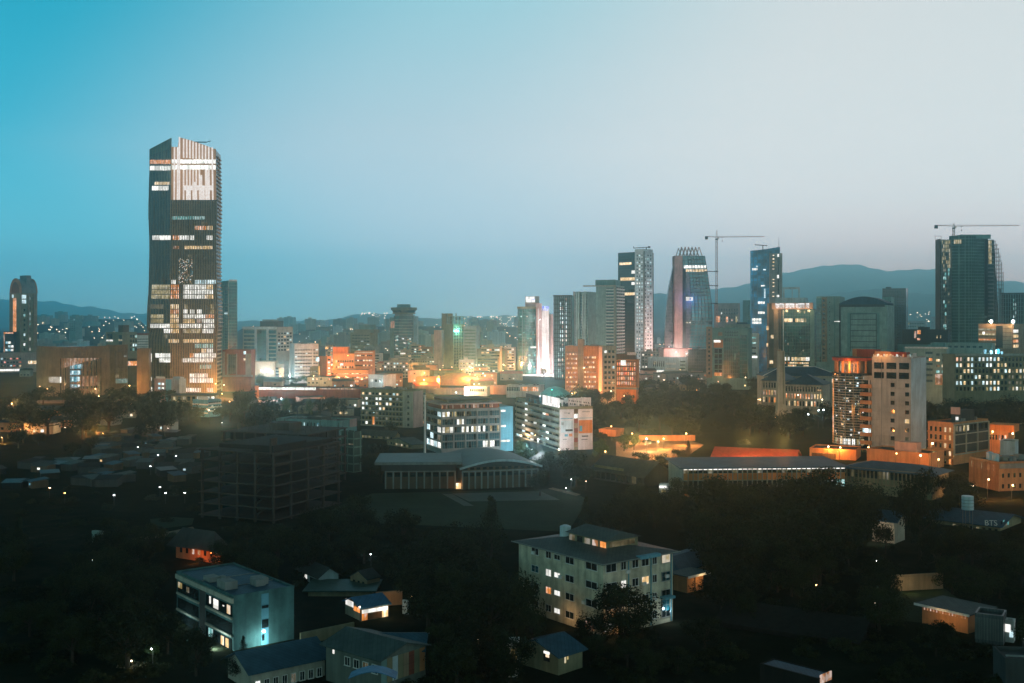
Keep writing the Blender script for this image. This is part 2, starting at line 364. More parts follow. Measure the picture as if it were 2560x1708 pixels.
hill([(1840, 800), (2000, 752), (2120, 728), (2200, 724), (2300, 735), (2500, 752), (2700, 770), (2850, 800)], 7000, 900, 2)
hill([(-260, 800), (-60, 748), (60, 750), (130, 755), (210, 765), (300, 780), (420, 790), (560, 800)], 9800, 750, 3)
hill([(600, 803), (720, 806), (800, 799), (850, 796), (900, 786), (940, 781), (985, 787), (1040, 793), (1100, 795), (1180, 791), (1300, 790), (1420, 782), (1560, 740), (1660, 735), (1800, 800)], 7800, 1300, 4)
def town_rise(px, d):
    """height of the low built-up rises the far town climbs"""
    if not 2300 < d < 4500: return 0
    s = 1 - abs(d - 3400) / 1100; s = s * s * (3 - 2 * s)
    z = 0
    for x0, x1, h_ in ((40, 400, 62), (560, 1380, 40)):
        q = max(0, min(1, (px - x0) / 60, (x1 - px) / 60)); z = max(z, h_ * q * q * (3 - 2 * q))
    return z * s
def rise_mesh(x0, x1):
    mb = MB(); n, k = 70, 22
    for i in range(n + 1):
        px = x0 - 10 + (x1 - x0 + 20) * i / n
        for j in range(k + 1): d = 2290 + 2220 * j / k; mb.v.append((PX(px, d), d, town_rise(px, d) + .4 - (.9 if town_rise(px, d) <= 0 else 0)))
    for i in range(n):
        for j in range(k): a = i * (k + 1) + j; mb.f.append((a, a + k + 1, a + k + 2, a + 1))
    o = struct('hill', mb, 'ground')
    for pl in o.data.polygons: pl.use_smooth = True
rise_mesh(40, 400); rise_mesh(560, 1380)

def strip(name, pts, wid, z, mat):
    mb = MB()
    for i, (px, py) in enumerate(pts):
        d = dep(py); mb.v += [(PX(px, d) - wid / 2, d, z), (PX(px, d) + wid / 2, d, z)]
    for i in range(len(pts) - 1): mb.f.append((2 * i, 2 * i + 1, 2 * i + 3, 2 * i + 2))
    struct(name, mb, mat)
def patchg(name, pts, z, mat):
    mb = MB(); mb.v = [(PX(px, dep(py)), dep(py), z) for px, py in pts]; mb.f = [tuple(range(len(pts)))]
    struct(name, mb, mat)
wallm('lawn', (.03, .055, .028), .95, .3, .08); wallm('paving', (.13, .16, .15), .9, .2); wallm('sand', (.22, .19, .14), .95, .35, .3)
patchg('road', [(1540, 1160), (1690, 1160), (1760, 1112), (1700, 1094), (1600, 1086), (1540, 1100)], .02, 'dirt')
patchg('road', [(0, 1003), (0, 1010), (560, 1003), (640, 1010), (900, 1052), (900, 1042), (650, 1000), (560, 994)], .02, 'asphalt')
patchg('road', [(1330, 1150), (1365, 1150), (1345, 1085), (1322, 1085)], .024, 'asphalt')
patchg('lawn', [(760, 1300), (1420, 1330), (1470, 1250), (1420, 1222), (930, 1234)], .012, 'lawn')
patchg('path', [(1105, 1235), (1160, 1265), (1185, 1265), (1130, 1235)], .028, 'paving')
patchg('path', [(1130, 1234), (1172, 1254), (1400, 1250), (1350, 1228)], .02, 'paving')
patchg('path', [(1370, 1222), (1440, 1240), (1452, 1236), (1382, 1219)], .024, 'sand')
patchg('path', [(330, 1352), (400, 1345), (486, 1322), (482, 1317), (380, 1338), (328, 1346)], .02, 'sand')
patchg('field', [(380, 1325), (480, 1312), (485, 1296), (430, 1293), (375, 1298)], .016, 'lawn')
patchg('path', [(290, 1670), (360, 1675), (372, 1655), (300, 1652)], .02, 'sand')
patchg('courtyard', [(2190, 1545), (2330, 1560), (2400, 1500), (2340, 1455), (2230, 1460)], .016, 'lawn')
# ---------------------------------------------------------------- the tall fluted tower at the left
def loft_tower():
    d0 = 884.0; s = d0 / F
    Bp = Vector((PX(427, d0), d0)); Cp = Vector((PX(541, d0 + 7), d0 + 7)); Ap = Vector((PX(373, d0 + 34), d0 + 34)); Rp = Vector((PX(552.5, d0 + 36), d0 + 36)); Kp = Ap + (Rp - Bp) * .9
    base = (Ap + Bp + Cp + Rp) / 4
    e = thing('skyscraper', 'tallest tower, dark fluted glass with a brightly lit white slatted crown', 'skyscraper', (base.x, base.y, 0))
    prof = [(0, 1.0), (20, 1.0), (52, 1.01), (54, 1.045), (66, 1.04), (90, 1.0), (120, .985), (150, 1.012), (165, 1.0), (184, .985), (230, .985)]
    def wz(z):
        for a, b in zip(prof, prof[1:]):
            if a[0] <= z <= b[0]: q = (z - a[0]) / (b[0] - a[0]); q = q * q * (3 - 2 * q); return a[1] + (b[1] - a[1]) * q
        return .985
    ring = [('l', Ap, Bp, 14), ('m', Bp, Cp, 27), ('r', Cp, Rp, 3), ('k', Rp, Kp, 2), ('j', Kp, Ap, 2)]
    def pt(a, b, q, z, out=0.0):
        p = (a + (b - a) * q) - base; w_ = wz(z); p = Vector((p.x * w_, p.y * (w_ * .5 + .5)))
        if out: t_ = (b - a).normalized(); p = p + Vector((t_.y, -t_.x)) * out
        return Vector((p.x, p.y, z))
    ztop = PZ(372, d0); nz = 50
    def zt(f, q):  # crown heights: left face climbs to the corner, main face falls away from a notch beside it
        if f == 'l': return PZ(373 - 28 * q, d0 + 34 - 34 * q)
        if f == 'm': return PZ(367, d0) if q < .17 else PZ(343 + 28 * ((q - .17) / .83) ** 1.3, d0)
        return ztop
    pts = [(a, b, i / n) for f, a, b, n in ring for i in range(n)]; N = len(pts)
    mb = MB()
    for k in range(nz + 1):
        z = -1 + (ztop + 1) * k / nz
        mb.v += [tuple(pt(a, b, q, z)) for a, b, q in pts]
    for k in range(nz):
        for i in range(N): j = (i + 1) % N; mb.f.append((k * N + i, k * N + j, (k + 1) * N + j, (k + 1) * N + i))
    mb.f.append(tuple(range(nz * N, nz * N + N)))
    part('facade', mb, 'fluted', e)
    # crown screens above the roof
    for f, a, b, n in ring[:2]:
        mb = MB()
        for i in range(n):
            q0, q1 = i / n, (i + 1) / n; zz = zt(f, q0 + .001), zt(f, q1 - .001)
            vs = [pt(a, b, q0, ztop), pt(a, b, q1, ztop), pt(a, b, q1, zz[1]), pt(a, b, q0, zz[0])]; vo = [pt(a, b, q0, v.z, -.5) if g in (0, 3) else pt(a, b, q1, v.z, -.5) for g, v in enumerate(vs)]
            mb.add(vs + vo, [(0, 1, 2, 3), (7, 6, 5, 4), (3, 2, 6, 7), (0, 3, 7, 4), (1, 5, 6, 2)])
        part('crown_screen', mb, 'tealwall' if f == 'l' else 'crown_tan', e)
    zk = [PZ(500, d0)]
    for f, a, b, n in ring[:2]:
        mb = MB()
        for i in range(n + 1):
            q = i / n; top = zt(f, min(.999, max(.001, q)))
            if f == 'm': top = min(top, zk[0])
            zs = [-1 + (top + 1) * k / 22 for k in range(23)]
            for za, zb in zip(zs, zs[1:]):
                t_ = (b - a).normalized(); hw = .3
                v = []
                for z in (za, zb):
                    o = pt(a, b, q, z, 0); oo = pt(a, b, q, z, .55 if f == 'm' else .3); dx = Vector((t_.x, t_.y, 0)) * hw
                    v += [o - dx, oo - dx, oo + dx, o + dx]
                mb.add(v, [(0, 1, 5, 4), (1, 2, 6, 5), (2, 3, 7, 6)])
        part('fin', mb, 'fin', e)['kind'] = 'stuff'
    # stair strip on the right edge: a stack of landings
    mb = MB(); f, a, b, n = ring[2]
    for k in range(60):
        z = 4 + k * (ztop - 6) / 60
        v = [pt(a, b, .12, z, .1), pt(a, b, .12, z, 1.0), pt(a, b, .95, z, 1.0), pt(a, b, .95, z, .1)]
        mb.add([tuple(x) for x in v] + [(x.x, x.y, x.z + .9) for x in v], [(0, 3, 2, 1), (4, 5, 6, 7), (0, 1, 5, 4), (1, 2, 6, 5), (2, 3, 7, 6), (3, 0, 4, 7)])
    part('service_stair', mb, 'palewall', e)
    def seg(px0, px1, py0, py1, mat, name='window', out=.22):
        out_ = []
        for f, a, b, xa, xb in (('l', Ap, Bp, 373, 427), ('m', Bp, Cp, 427, 541.5)):
            q0, q1 = max(0, (px0 - xa) / (xb - xa)), min(1, (px1 - xa) / (xb - xa))
            if q1 - q0 < .01: continue
            def de(q): return (d0 + 34 * (1 - q)) if f == 'l' else d0 + 7 * q
            n = max(1, int((q1 - q0) * 12)); mb = MB()
            for i in range(n):
                r0, r1 = q0 + (q1 - q0) * i / n, q0 + (q1 - q0) * (i + 1) / n
                z00, z01 = PZ(py1, de((r0 + r1) / 2)), PZ(py0, de((r0 + r1) / 2))
                v = [pt(a, b, r0, z00, out), pt(a, b, r1, z00, out), pt(a, b, r1, z01, out), pt(a, b, r0, z01, out)]
                w2 = [pt(a, b, r0, z00, .02), pt(a, b, r1, z00, .02), pt(a, b, r1, z01, .02), pt(a, b, r0, z01, .02)]
                mb.add(v + w2, [(0, 1, 2, 3), (3, 2, 6, 7), (0, 4, 5, 1)] + ([(0, 3, 7, 4)] if i == 0 else []) + ([(1, 5, 6, 2)] if i == n - 1 else []))
            part(name, mb, mat, e)
    L = """429 541 399 409 W,429 541 413 424 W,374 427 400 410 o,374 427 415 426 W,387 424 455 462 w,380 421 465 476 W,430 513 541 549 t,487 517 565 575 o,518 534 565 575 w,381 427 589 600 W,430 448 589 600 o,449 472 589 600 W,475 487 589 600 W,518 534 589 600 W,433 447 615 623 e,460 534 615 623 w,429 440 700 710 W,486 540 700 710 c,380 425 712 723 y,427 447 712 723 o,459 515 712 723 W,516 534 712 723 w,380 425 724.5 735 y,427 447 724.5 735 o,459 534 724.5 735 W,380 425 737 747 y,427 447 737 747 o,459 511 737 747 W,512 534 737 747 w,380 412 761 772 d,427 447 761 772 w,460 470 761 772 y,523 534 761 772 y,427 447 774 784 o,459 470 774 784 W,475 487 774 784 W,490 503 774 784 W,523 534 774 784 y,382 412 786.5 796 y,427 447 786.5 796 w,459 511 786.5 796 W,512 534 786.5 796 o,382 412 798 808 y,427 447 798 808 w,459 487 798 808 w,490 502 798 808 e,505 534 798 808 W,381 427 810 820 W,427 447 810 820 w,450 472 810 820 W,474 503 810 820 W,506 534 810 820 W,411 427 822.5 833 W,427 447 822.5 833 w,459 502 822.5 833 y,506 534 822.5 833 W,422 447 848 857 w,459 534 848 857 w,487 534 860 870 t,503 515 872 882 w,518 534 872 882 W,390 428 883.5 894 W,474 485 883.5 894 o,486 540 883.5 894 W,399 428 896 906 W,455 534 896 906 W,474 519 934 944 W,474 534 946 957 W,463 503 970 980 W,518 534 970 980 W,375 381 884 905 W,375 381 943 952 W,375 381 968 978 W,504 519 555 562 d,470 480 637 645 d,411 420 836 846 d,500 530 912 922 t"""
    for q in L.split(','):
        v = q.split(); seg(*map(float, v[:4]), PAL[v[4]])
    # lit crown: vertical light fins over a plain tan screen
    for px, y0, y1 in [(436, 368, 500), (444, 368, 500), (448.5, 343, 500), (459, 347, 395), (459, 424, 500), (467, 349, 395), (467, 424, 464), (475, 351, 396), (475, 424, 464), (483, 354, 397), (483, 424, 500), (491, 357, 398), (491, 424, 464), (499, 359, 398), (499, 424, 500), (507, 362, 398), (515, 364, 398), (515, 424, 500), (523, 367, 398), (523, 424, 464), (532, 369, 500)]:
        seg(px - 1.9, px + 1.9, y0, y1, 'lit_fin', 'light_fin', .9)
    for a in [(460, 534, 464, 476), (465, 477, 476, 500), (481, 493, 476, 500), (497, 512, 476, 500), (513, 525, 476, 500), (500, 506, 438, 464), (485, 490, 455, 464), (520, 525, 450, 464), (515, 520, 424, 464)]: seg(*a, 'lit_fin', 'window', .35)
    seg(428, 541, 372, 500, 'crown_tan', 'crown_panel', .12)
    # the patchwork of small coloured lights half-way up
    st = {}
    r = random.Random(5)
    fa = ring[1]
    for i in range(150):
        px, py = 447 + 35 * r.random() ** 1.2, 648 + 61 * r.random()
        if (px - 447) > 37 - (py - 648) * .05: continue
        q = (px - 427) / 114.5; q1 = q + r.uniform(.008, .014); z = PZ(py, d0 + 7 * q); hh = r.uniform(.25, .6)
        k = 'lit_blue' if (px - 478) ** 2 + (py - 680) ** 2 < 60 else r.choice(['lit_white', 'lit_cool', 'lit_orange', 'lit_warm', 'lit_yellow'])
        st.setdefault(k, MB()).add([pt(fa[1], fa[2], q, z, .8), pt(fa[1], fa[2], q1, z, .8), pt(fa[1], fa[2], q1, z + hh, .8), pt(fa[1], fa[2], q, z + hh, .8), pt(fa[1], fa[2], q, z, .6), pt(fa[1], fa[2], q1, z, .6), pt(fa[1], fa[2], q1, z + hh, .6), pt(fa[1], fa[2], q, z + hh, .6)], [(0, 1, 2, 3), (7, 6, 5, 4), (3, 2, 6, 7), (0, 4, 5, 1), (0, 3, 7, 4), (1, 5, 6, 2)])
    for k in st: part('coloured_light', st[k], k, e)['kind'] = 'stuff'
    mb = MB(); z = PZ(345, d0) ; x = PX(448, d0) - base.x
    mb.tube((x - 2, 4, ztop), (x - 2, 4, z + .6), .5).tube((x - 3, 4, z + .5), (PX(496, d0) - base.x, 4, z + .3), .45).tube((PX(496, d0) - base.x, 4, z + .3), (PX(508, d0) - base.x, 4, z + 1.4), .3).box(x - 3.5, x + .5, 3, 5, z - .6, z + .8)
    part('maintenance_crane', mb, 'darksteel', e)
    # added unseen lights hang before the crown in place of its fins' light
    for px, py in ((455, 430), (515, 430)): light(e, (PX(px, d0) - base.x, -48, PZ(py, d0)), 2600, (1, .66, .45), 3)
m, t = base_mat('crown_tan')
p = t.node('ShaderNodeBsdfPrincipled', {'Base Color': (.62, .37, .22, 1), 'Roughness': .8}); t.node('ShaderNodeOutputMaterial', {0: p.outputs[0]})
wallm('fin', (.235, .195, .115), .5, .35)
loft_tower()

def drum(name, label, xc, dc, rx, yt, arcs, mat):
    """round tower on a circular plan; returns the thing, its radius and its mapper"""
    r = rx * dc / F; e = thing(name, label, 'building', (PX(xc, dc), dc, 0))
    part('wall', MB().cyl(0, 0, r, -.5, PZ(yt, dc), 48), mat, e); return e, r
def arcpanel(mb, r, a0, a1, z0, z1, out, n=6, thick=.15):
    """a slab curved round the z axis; angle 0 faces the eye, positive to the right"""
    for i in range(n):
        t0, t1 = a0 + (a1 - a0) * i / n, a0 + (a1 - a0) * (i + 1) / n
        v = []
        for rr in (r + out, r + out - thick):
            for tt, zz in ((t0, z0), (t1, z0), (t1, z1), (t0, z1)): v.append((rr * math.sin(tt), -rr * math.cos(tt), zz))
        mb.add(v, [(0, 1, 2, 3), (7, 6, 5, 4), (3, 2, 6, 7), (0, 4, 5, 1), (0, 3, 7, 4), (1, 5, 6, 2)])
    return mb
# fluted drum annex with the slanted opening
def annex():
    d = 905.0; sx = d / F
    e = thing('fluted_hall', 'low round hall of dark vertical fins with a slanted cut showing blue lit floors', 'building', (PX(188, d), d, 0))
    r = 88 * sx; zt = PZ(865, d); z0 = PZ(1000, d)
    part('core', MB().cyl(0, 0, r - 4, -.5, zt - .5, 48), 'fluted', e)
    def A(px): return math.asin(max(-1, min(1, (px - 188) / 89)))
    def cut(px):  # bottom and top of the opening at this column
        if px < 183 or px > 268: return None
        return PZ(912, d) if px < 185 else PZ(893, d)
    mb = MB(); shell = MB()
    n = 96
    for i in range(n):
        a0 = -1.5 + 3.0 * i / n; a1 = -1.5 + 3.0 * (i + 1) / n; px = 188 + 89 * math.sin((a0 + a1) / 2)
        lo = PZ(893 + 0 * px, d) if 183 < px < 268 else -.5
        arcpanel(shell, r, a0, a1, lo, zt, 0, 1, .8)
        for k in (0, .5):
            aa = a0 + (a1 - a0) * k; arcpanel(mb, r, aa, aa + .006, (lo if rnd.random() < .55 else -.5), zt + rnd.uniform(0, .5), .5, 1, .6)
    part('shell', shell, 'fluted', e); part('fin', mb, 'fin', e)['kind'] = 'stuff'
    mb = MB()
    for i in range(14):  # the tilted timber soffit, its orange light painted in as glow
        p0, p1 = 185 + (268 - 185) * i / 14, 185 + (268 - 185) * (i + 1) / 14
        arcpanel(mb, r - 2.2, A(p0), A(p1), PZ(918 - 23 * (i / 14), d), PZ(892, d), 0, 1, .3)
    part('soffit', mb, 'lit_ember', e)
    for k, (y0, y1) in enumerate([(908, 919), (923, 934), (938, 951), (957, 966), (973, 984)]):
        mb = MB(); arcpanel(mb, r - 3, A(207), A(237 - 4 * k), PZ(y1, d), PZ(y0, d), 0, 6, .2); part('window', mb, 'lit_blue' if k < 4 else 'lit_cool', e)
        for px in (212, 226): mb = MB(); arcpanel(mb, r - 2.7, A(px), A(px + 5), PZ(y1 - 2, d), PZ(y0 + 1, d), 0, 2, .1); part('window', mb, 'lit_cool', e)
    mb = MB(); arcpanel(mb, r, A(157), A(189), PZ(952, d), PZ(938, d), .3, 6, .2); part('window', mb, 'lit_white', e)
    for (p0, p1, y0, y1) in [(236, 268, 938, 962), (228, 268, 968, 986)]:
        mb = MB(); arcpanel(mb, r - 2.5, A(p0), A(p1), PZ(y1, d), PZ(y0, d), 0, 6, .2); part('window', mb, 'lit_ember', e)
    b = B('fluted_wing', 'narrow dark fluted block between the round fluted hall and the striped block', 'building', 268, 286, 318, 915, 40, 865, 'fluted')
    b.grid('L', 268, 286, 10, 862, 1000, 0, .3, .3, 'fin', .5, 'fin'); b.grid('R', 286, 318, 14, 862, 1000, 0, .3, .3, 'fin', .5, 'fin')
    b.patch('R', 290, 298, 920, 931, 'lit_dim'); b.patch('R', 289, 297, 937, 945, 'lit_yellow'); b.patch('R', 290, 318, 948, 959, 'lit_teal'); b.patch('R', 309, 317, 890, 893, 'lit_cool')
    b = B('fluted_wing', 'narrow brown fluted block against the foot of the tallest tower', 'building', 343, 372, 378, 865, 8, 874, 'bronze', D=20)
    b.grid('L', 343, 372, 14, 871, 1000, 0, .3, .3, 'fin', .5, 'fin')
annex()

# ---------------------------------------------------------------- far left
def arch_tower():
    d = 1330.0; s = d / F
    b = B('arched_tower', 'slim tower topped by a round barrel arch, orange light on its left side', 'skyscraper', 26, 53, 92, d, 42, 733, 'olive', parapet=0, roof=None)
    W, D, h = b.W, b.D, b.h; rr = W / 2; rise = PZ(697, d) - h
    mb = MB(); n = 14
    for y0, y1 in ((0, D),):
        poly = [(-W / 2 + rr * math.cos(math.pi * i / n), h + rise * math.sin(math.pi * i / n)) for i in range(n + 1)]
        v = [(x, y, z) for y in (y0, y1) for x, z in poly]; k = n + 1
        mb.add(v, [tuple(range(k)), tuple(reversed(range(k, 2 * k)))] + [(i + 1, i, k + i, k + i + 1) for i in range(n)])
    part('barrel_roof', mb, 'grey', b.e)
    for y in (-.7, D - .5):
        mb = MB()
        for i in range(n):
            a0, a1 = math.pi * i / n, math.pi * (i + 1) / n
            q = [(-W / 2 + rr * k * math.cos(a), h + rise * k * math.sin(a)) for a, k in ((a0, 1.05), (a1, 1.05), (a1, .8), (a0, .8))]
            mb.add([(x, y, z) for x, z in q] + [(x, y + 1.3, z) for x, z in q], [(0, 1, 2, 3), (7, 6, 5, 4), (0, 4, 5, 1), (2, 6, 7, 3)])
        part('arch', mb, 'orangewall', b.e)
    mb = MB()
    for x in (-W, -W * .02): mb.box(x - .6, x + .6, -.9, 0, 0, h)
    b.fbox(mb, 'R', D * .42, D * .52, 0, h, 0, 1.1); b.fbox(mb, 'R', D * .78, D, 0, h, 0, 1.2)
    part('pier', mb, 'tan', b.e)
    b.patch('L', 33, 41, 745, 830, 'lit_orange', .2, 'lit_strip'); b.patch('L', 30, 34, 736, 744, 'lit_cool')  # orange light on the left wall is painted in as a glowing strip
    b.win('R', 54, 66, 1, 736, 760, 2, .9, .8, pat=['c', 'c']); b.win('R', 58, 64, 1, 770, 880, 9, .7, .5, .5, 'ctW'); b.win('R', 70, 76, 1, 740, 880, 11, .8, .55, .6, 'cWct')
    n2 = 14; part('tympanum', MB().add([(-W / 2 + rr * .8 * math.cos(math.pi * i / n2), -.35, h + rise * .8 * math.sin(math.pi * i / n2)) for i in range(n2 + 1)] + [(-W / 2 + rr * .8 * math.cos(math.pi * i / n2), .1, h + rise * .8 * math.sin(math.pi * i / n2)) for i in range(n2 + 1)], [tuple(range(n2 + 1)), tuple(reversed(range(n2 + 1, 2 * n2 + 2)))]), 'arch_brown', b.e)
    light(b.e, (-W * .6, -14, h - 4), 900, (1, .5, .3), 1); light(b.e, (-W - 3, -8, h * .45), 500, ORANGE, 1)
    part('plant_room', MB().box(-W * .7, -W * .1, D * .4, D * .7, h + rise * .6, PZ(688, d)), 'grey', b.e)
    b.done()
    b = B('annex_block', 'low block with an orange edged flat roof beside the arched tower', 'building', 9, 35, 38, 1325, 8, 831, 'darkgrey', D=18)
    b.patch('L', 9, 34, 831, 834, 'lit_orange', .4, 'lit_edge'); b.patch('L', 9, 12, 834, 884, 'lit_ember', .4, 'lit_edge'); b.win('L', 13, 34, 3, 852, 880, 3, .85, .6, .7, 'ccWb').done()
    b = B('shopping_podium', 'low pinkish white shop block with rows of small windows under the arched tower', 'building', -40, 98, 104, 1290, 4, 884, 'pink', D=30)
    b.win('L', -38, 54, 12, 892, 918, 3, .6, .45, .25, 'cwr').patch('L', -20, 54, 922, 927, 'lit_white', .3, 'shop_front'); b.patch('L', 70, 98, 902, 910, 'lit_warm', .3, 'shop_front'); b.done()
arch_tower()
b = B('block', 'small dark far tower standing alone right of the arched tower', 'tower', 174, 188, 205, 2300, 40, 790, 'tealwall'); b.win('L', 175, 188, 3, 793, 828, 8, .6, .5, .06, 'c', cap=20).block(176, 184, 787, 'tealwall'); b.done()
b = B('block', 'beige block with a lit balcony and a roof hut, left of the tallest tower', 'building', 265, 306, 343, 1300, 35, 832, 'olive'); b.patch('L', 268, 281, 835, 848, 'pane'); b.patch('L', 267, 282, 850, 854, 'lit_white', .4, 'lit_balcony'); b.win('R', 324, 343, 3, 836, 880, 4, .6, .6, .2, 'tc').block(292, 304, 813, 'brown', y0=.1, y1=.5); b.patch('L', 298, 305, 838, 870, 'pane'); b.patch('L', 297, 306, 849, 853, 'lit_yellow', .3); b.done()
b = B('block', 'white block with horizontal stripes and a red roof line beside the tallest tower', 'building', 343, 378, 384, 1200, 6, 836, 'white', D=20); b.bands('L', 343, 378, 843, 875, 5, .4, 'grey'); b.patch('L', 343, 378, 833, 838, 'redbrown', .4, 'roof_fascia'); b.done()
b = B('stall_block', 'low dark block with an orange awning left of the brown fluted block', 'building', 318, 343, 346, 1000, 6, 900, 'darkgrey', D=15); b.patch('L', 320, 342, 903, 914, 'lit_orange', .6, 'awning'); b.done()
b = B('slim_tower', 'slim tall apartment tower half hidden behind the right side of the tallest tower', 'skyscraper', 535, 571, 593, 1250, 62, 703, 'tealwall')
b.grid('L', 552, 571, 4, 706, 880, 26, .8, .5, 'palewall', .7, 'balcony_grid'); b.win('L', 560, 571, 1, 712, 878, 22, .6, .6, .04, 'c', cap=40); b.patch('R', 571, 593, 706, 900, 'curtain_teal', .2, 'glass_wall'); b.patch('R', 572, 593, 699, 703, 'white_trim', .5, 'roof_edge'); b.grid('R', 571, 593, 0, 706, 880, 22, .3, .35, 'tealwall', .5, 'floor_lines'); b.done()
b = B('brick_block', 'block with a grey frame and a dark red wall right of the tallest tower', 'building', 556, 628, 638, 940, 10, 877, 'redbrown', D=25)
b.patch('L', 557, 563, 879, 940, 'concrete', .8, 'frame_pier'); b.patch('L', 571, 590, 886, 935, 'curtain_dark', .4, 'glass_wall'); b.patch('L', 567, 571, 884, 940, 'concrete', .9, 'frame_pier'); b.patch('L', 590, 593, 884, 940, 'concrete', .9, 'frame_pier'); b.patch('L', 614, 628, 884, 940, 'concrete', .6, 'side_wall'); b.patch('L', 609, 615, 878, 886, 'lit_cool', .3, 'lit_sign'); b.patch('L', 609, 616, 896, 901, 'lit_warm', .3); b.patch('L', 556, 632, 937, 942, 'grey', 1, 'canopy'); b.done()
b = B('office_block', 'pale office block with two white pillars framing teal glass', 'building', 607, 692, 732, 1270, 18, 819, 'palewall')
b.patch('L', 610, 690, 826, 905, 'curtain_teal', .15, 'glass_wall'); b.bands('L', 608, 638, 828, 905, 8, .35, 'palewall'); b.bands('L', 672, 692, 828, 905, 8, .35, 'palewall')
for q in (638, 667): b.patch('L', q, q + 5, 818, 905, 'white_trim', 1.2, 'pillar')
b.patch('L', 607, 692, 817, 823, 'white_trim', 1.0, 'roof_beam'); b.block(642, 676, 803, 'darkgrey').block(648, 664, 799, 'grey', zb=PZ(803, 1270)); b.win('R', 694, 730, 5, 830, 880, 6, .7, .5, .15, 'wc', cap=60); b.done()
b = B('hall', 'plain cream walled hall lit warm under the pale pillared office block', 'building', 637, 688, 694, 1180, 8, 906, 'cream', D=30); b.done()
b = B('office_block', 'white office block with fine horizontal stripes and a blank left edge', 'building', 724, 736, 796, 1060, 70, 862, 'white')
b.bands('R', 737, 795, 872, 948, 9, .45, 'white'); b.win('R', 737, 795, 9, 872, 948, 9, .85, .5, .05, 'c', cap=30); b.clutter(4, 2); b.patch('R', 779, 783, 866, 945, 'white_trim', .7, 'pier'); b.done()
b = B('shed', 'small white walled annex at the left foot of the striped white office block', 'building', 710, 723, 726, 1040, 10, 905, 'white', D=10); b.done()
# orange lit terraces
b = B('office_block', 'orange lit office block with a solid orange roof house', 'building', 832, 886, 892, 1090, 10, 886, 'orangewall', D=30)
b.win('L', 838, 884, 8, 896, 955, 4, .6, .35, .3, 'wwW'); b.block(832, 870, 868, 'orangepaint', y0=.05, y1=.7); b.patch('L', 850, 858, 909, 914, 'lit_cool'); b.done()
b = B('office_block', 'orange office wing with rows of ribbon windows, right of the orange roof house', 'building', 886, 932, 938, 1100, 10, 880, 'orangewall', D=30); b.bands('L', 888, 931, 884, 958, 6, .45, 'orangewall', .5); b.win('L', 888, 931, 9, 884, 958, 6, .8, .45, .35, 'wW').patch('L', 886, 932, 880, 883, 'white_trim', .6, 'roof_edge'); b.done()
b = B('terrace_block', 'long low orange lit block of glowing ribbon windows in front of the orange offices', 'building', 834, 921, 930, 1030, 10, 927, 'orangewall', D=30); b.win('L', 838, 920, 14, 931, 966, 4, .9, .4, .6, 'wwWo').bands('L', 834, 921, 929, 968, 4, .4, 'pink', .6); b.done()
b = B('stair_tower', 'narrow orange stair tower with a vertical strip of small windows', 'building', 798, 818, 828, 1010, 30, 893, 'orangepaint'); b.win('R', 819, 826, 1, 896, 960, 9, .8, .6, .6, 'wWc').patch('L', 790, 798, 894, 904, 'lit_cool', .3, 'lit_sign'); b.done()
b = B('block', 'olive block with tall dim windows left of the narrow orange stair tower', 'building', 775, 796, 800, 990, 10, 919, 'olive', D=15); b.win('L', 777, 795, 3, 926, 962, 4, .7, .6, .5, 'dy').done()
b = B('long_hall', 'very long low red brown wall building with white light along its eaves', 'building', 638, 900, 920, 850, 6, 974, 'redbrown', D=25); b.patch('L', 648, 790, 970, 976, 'lit_white', .8, 'eaves_light'); b.patch('L', 800, 890, 971, 974, 'lit_ember', .8, 'eaves_light'); b.patch('L', 638, 648, 966, 1000, 'orangepaint', 1.2, 'end_wall'); b.done()
b = B('sloping_hall', 'hall with a white gable end glaring in floodlight right of the orange terraces', 'building', 921, 958, 990, 960, 25, 940, 'white', roof='roofgrey'); b.win('L', 925, 955, 3, 945, 960, 1, .6, .4, .5, 'W'); b.done()
# flared tower
def flared():
    d = 1650.0; s = d / F
    e = thing('flared_tower', 'glass tower with a wide flared round crown like a control tower', 'skyscraper', (PX(1010, d), d, 0)); h = lambda y: PZ(y, d)
    n = 8; o = math.pi / 8
    def pg(r): return [(r * math.cos(2 * math.pi * i / n + o), r * math.sin(2 * math.pi * i / n + o)) for i in range(n)]
    part('shaft', MB().prism(pg(26 * s), -.5, h(790)), 'curtain_teal', e)
    part('lift_core', MB().box(18 * s, 34 * s, -5, 14, -.5, h(795)), 'bluewhite', e); part('side_wing', MB().box(-34 * s, -20 * s, -6, 14, -.5, h(794)), 'tealwall', e)
    part('neck', MB().prism(pg(24 * s), h(790), h(785)), 'grey', e)
    part('crown', MB().prism(pg(26 * s), h(785), h(776), pg(31 * s)), 'curtain_dark', e)
    part('crown_ledge', MB().prism(pg(30 * s), h(785) , h(782), pg(30 * s)), 'olive', e)
    part('crown_roof', MB().prism(pg(34 * s), h(776), h(769)), 'olive', e)
    part('plant_room', MB().box(-16 * s, 15 * s, -14 * s, 14 * s, h(769), h(761)), 'tealwall', e)
    mb = MB()
    for k in range(12): mb.prism(pg(26.4 * s), h(880 - k * 7.3), h(880 - k * 7.3) + .5)
    part('floor_edge', mb, 'tealgrey', e)
    for i in range(26):
        px, py = rnd.uniform(988, 1030), rnd.uniform(840, 885); part('window', MB().box(-1.3, 1.3, -.3, .3, -.9, .9), rnd.choice(['lit_teal', 'lit_cool', 'lit_yellow']), e, (PX(px, d) - PX(1010, d), -24.5 * s, h(py)))
    mb = MB()
    for k in range(14): mb.box(34 * s, 34.5 * s, -3, 12, h(800 + k * 7), h(800 + k * 7) + 1.6)
    part('window', MB().box(-32 * s, -22 * s, -7, -6, h(820), h(803)), 'lit_ember', e)
flared()
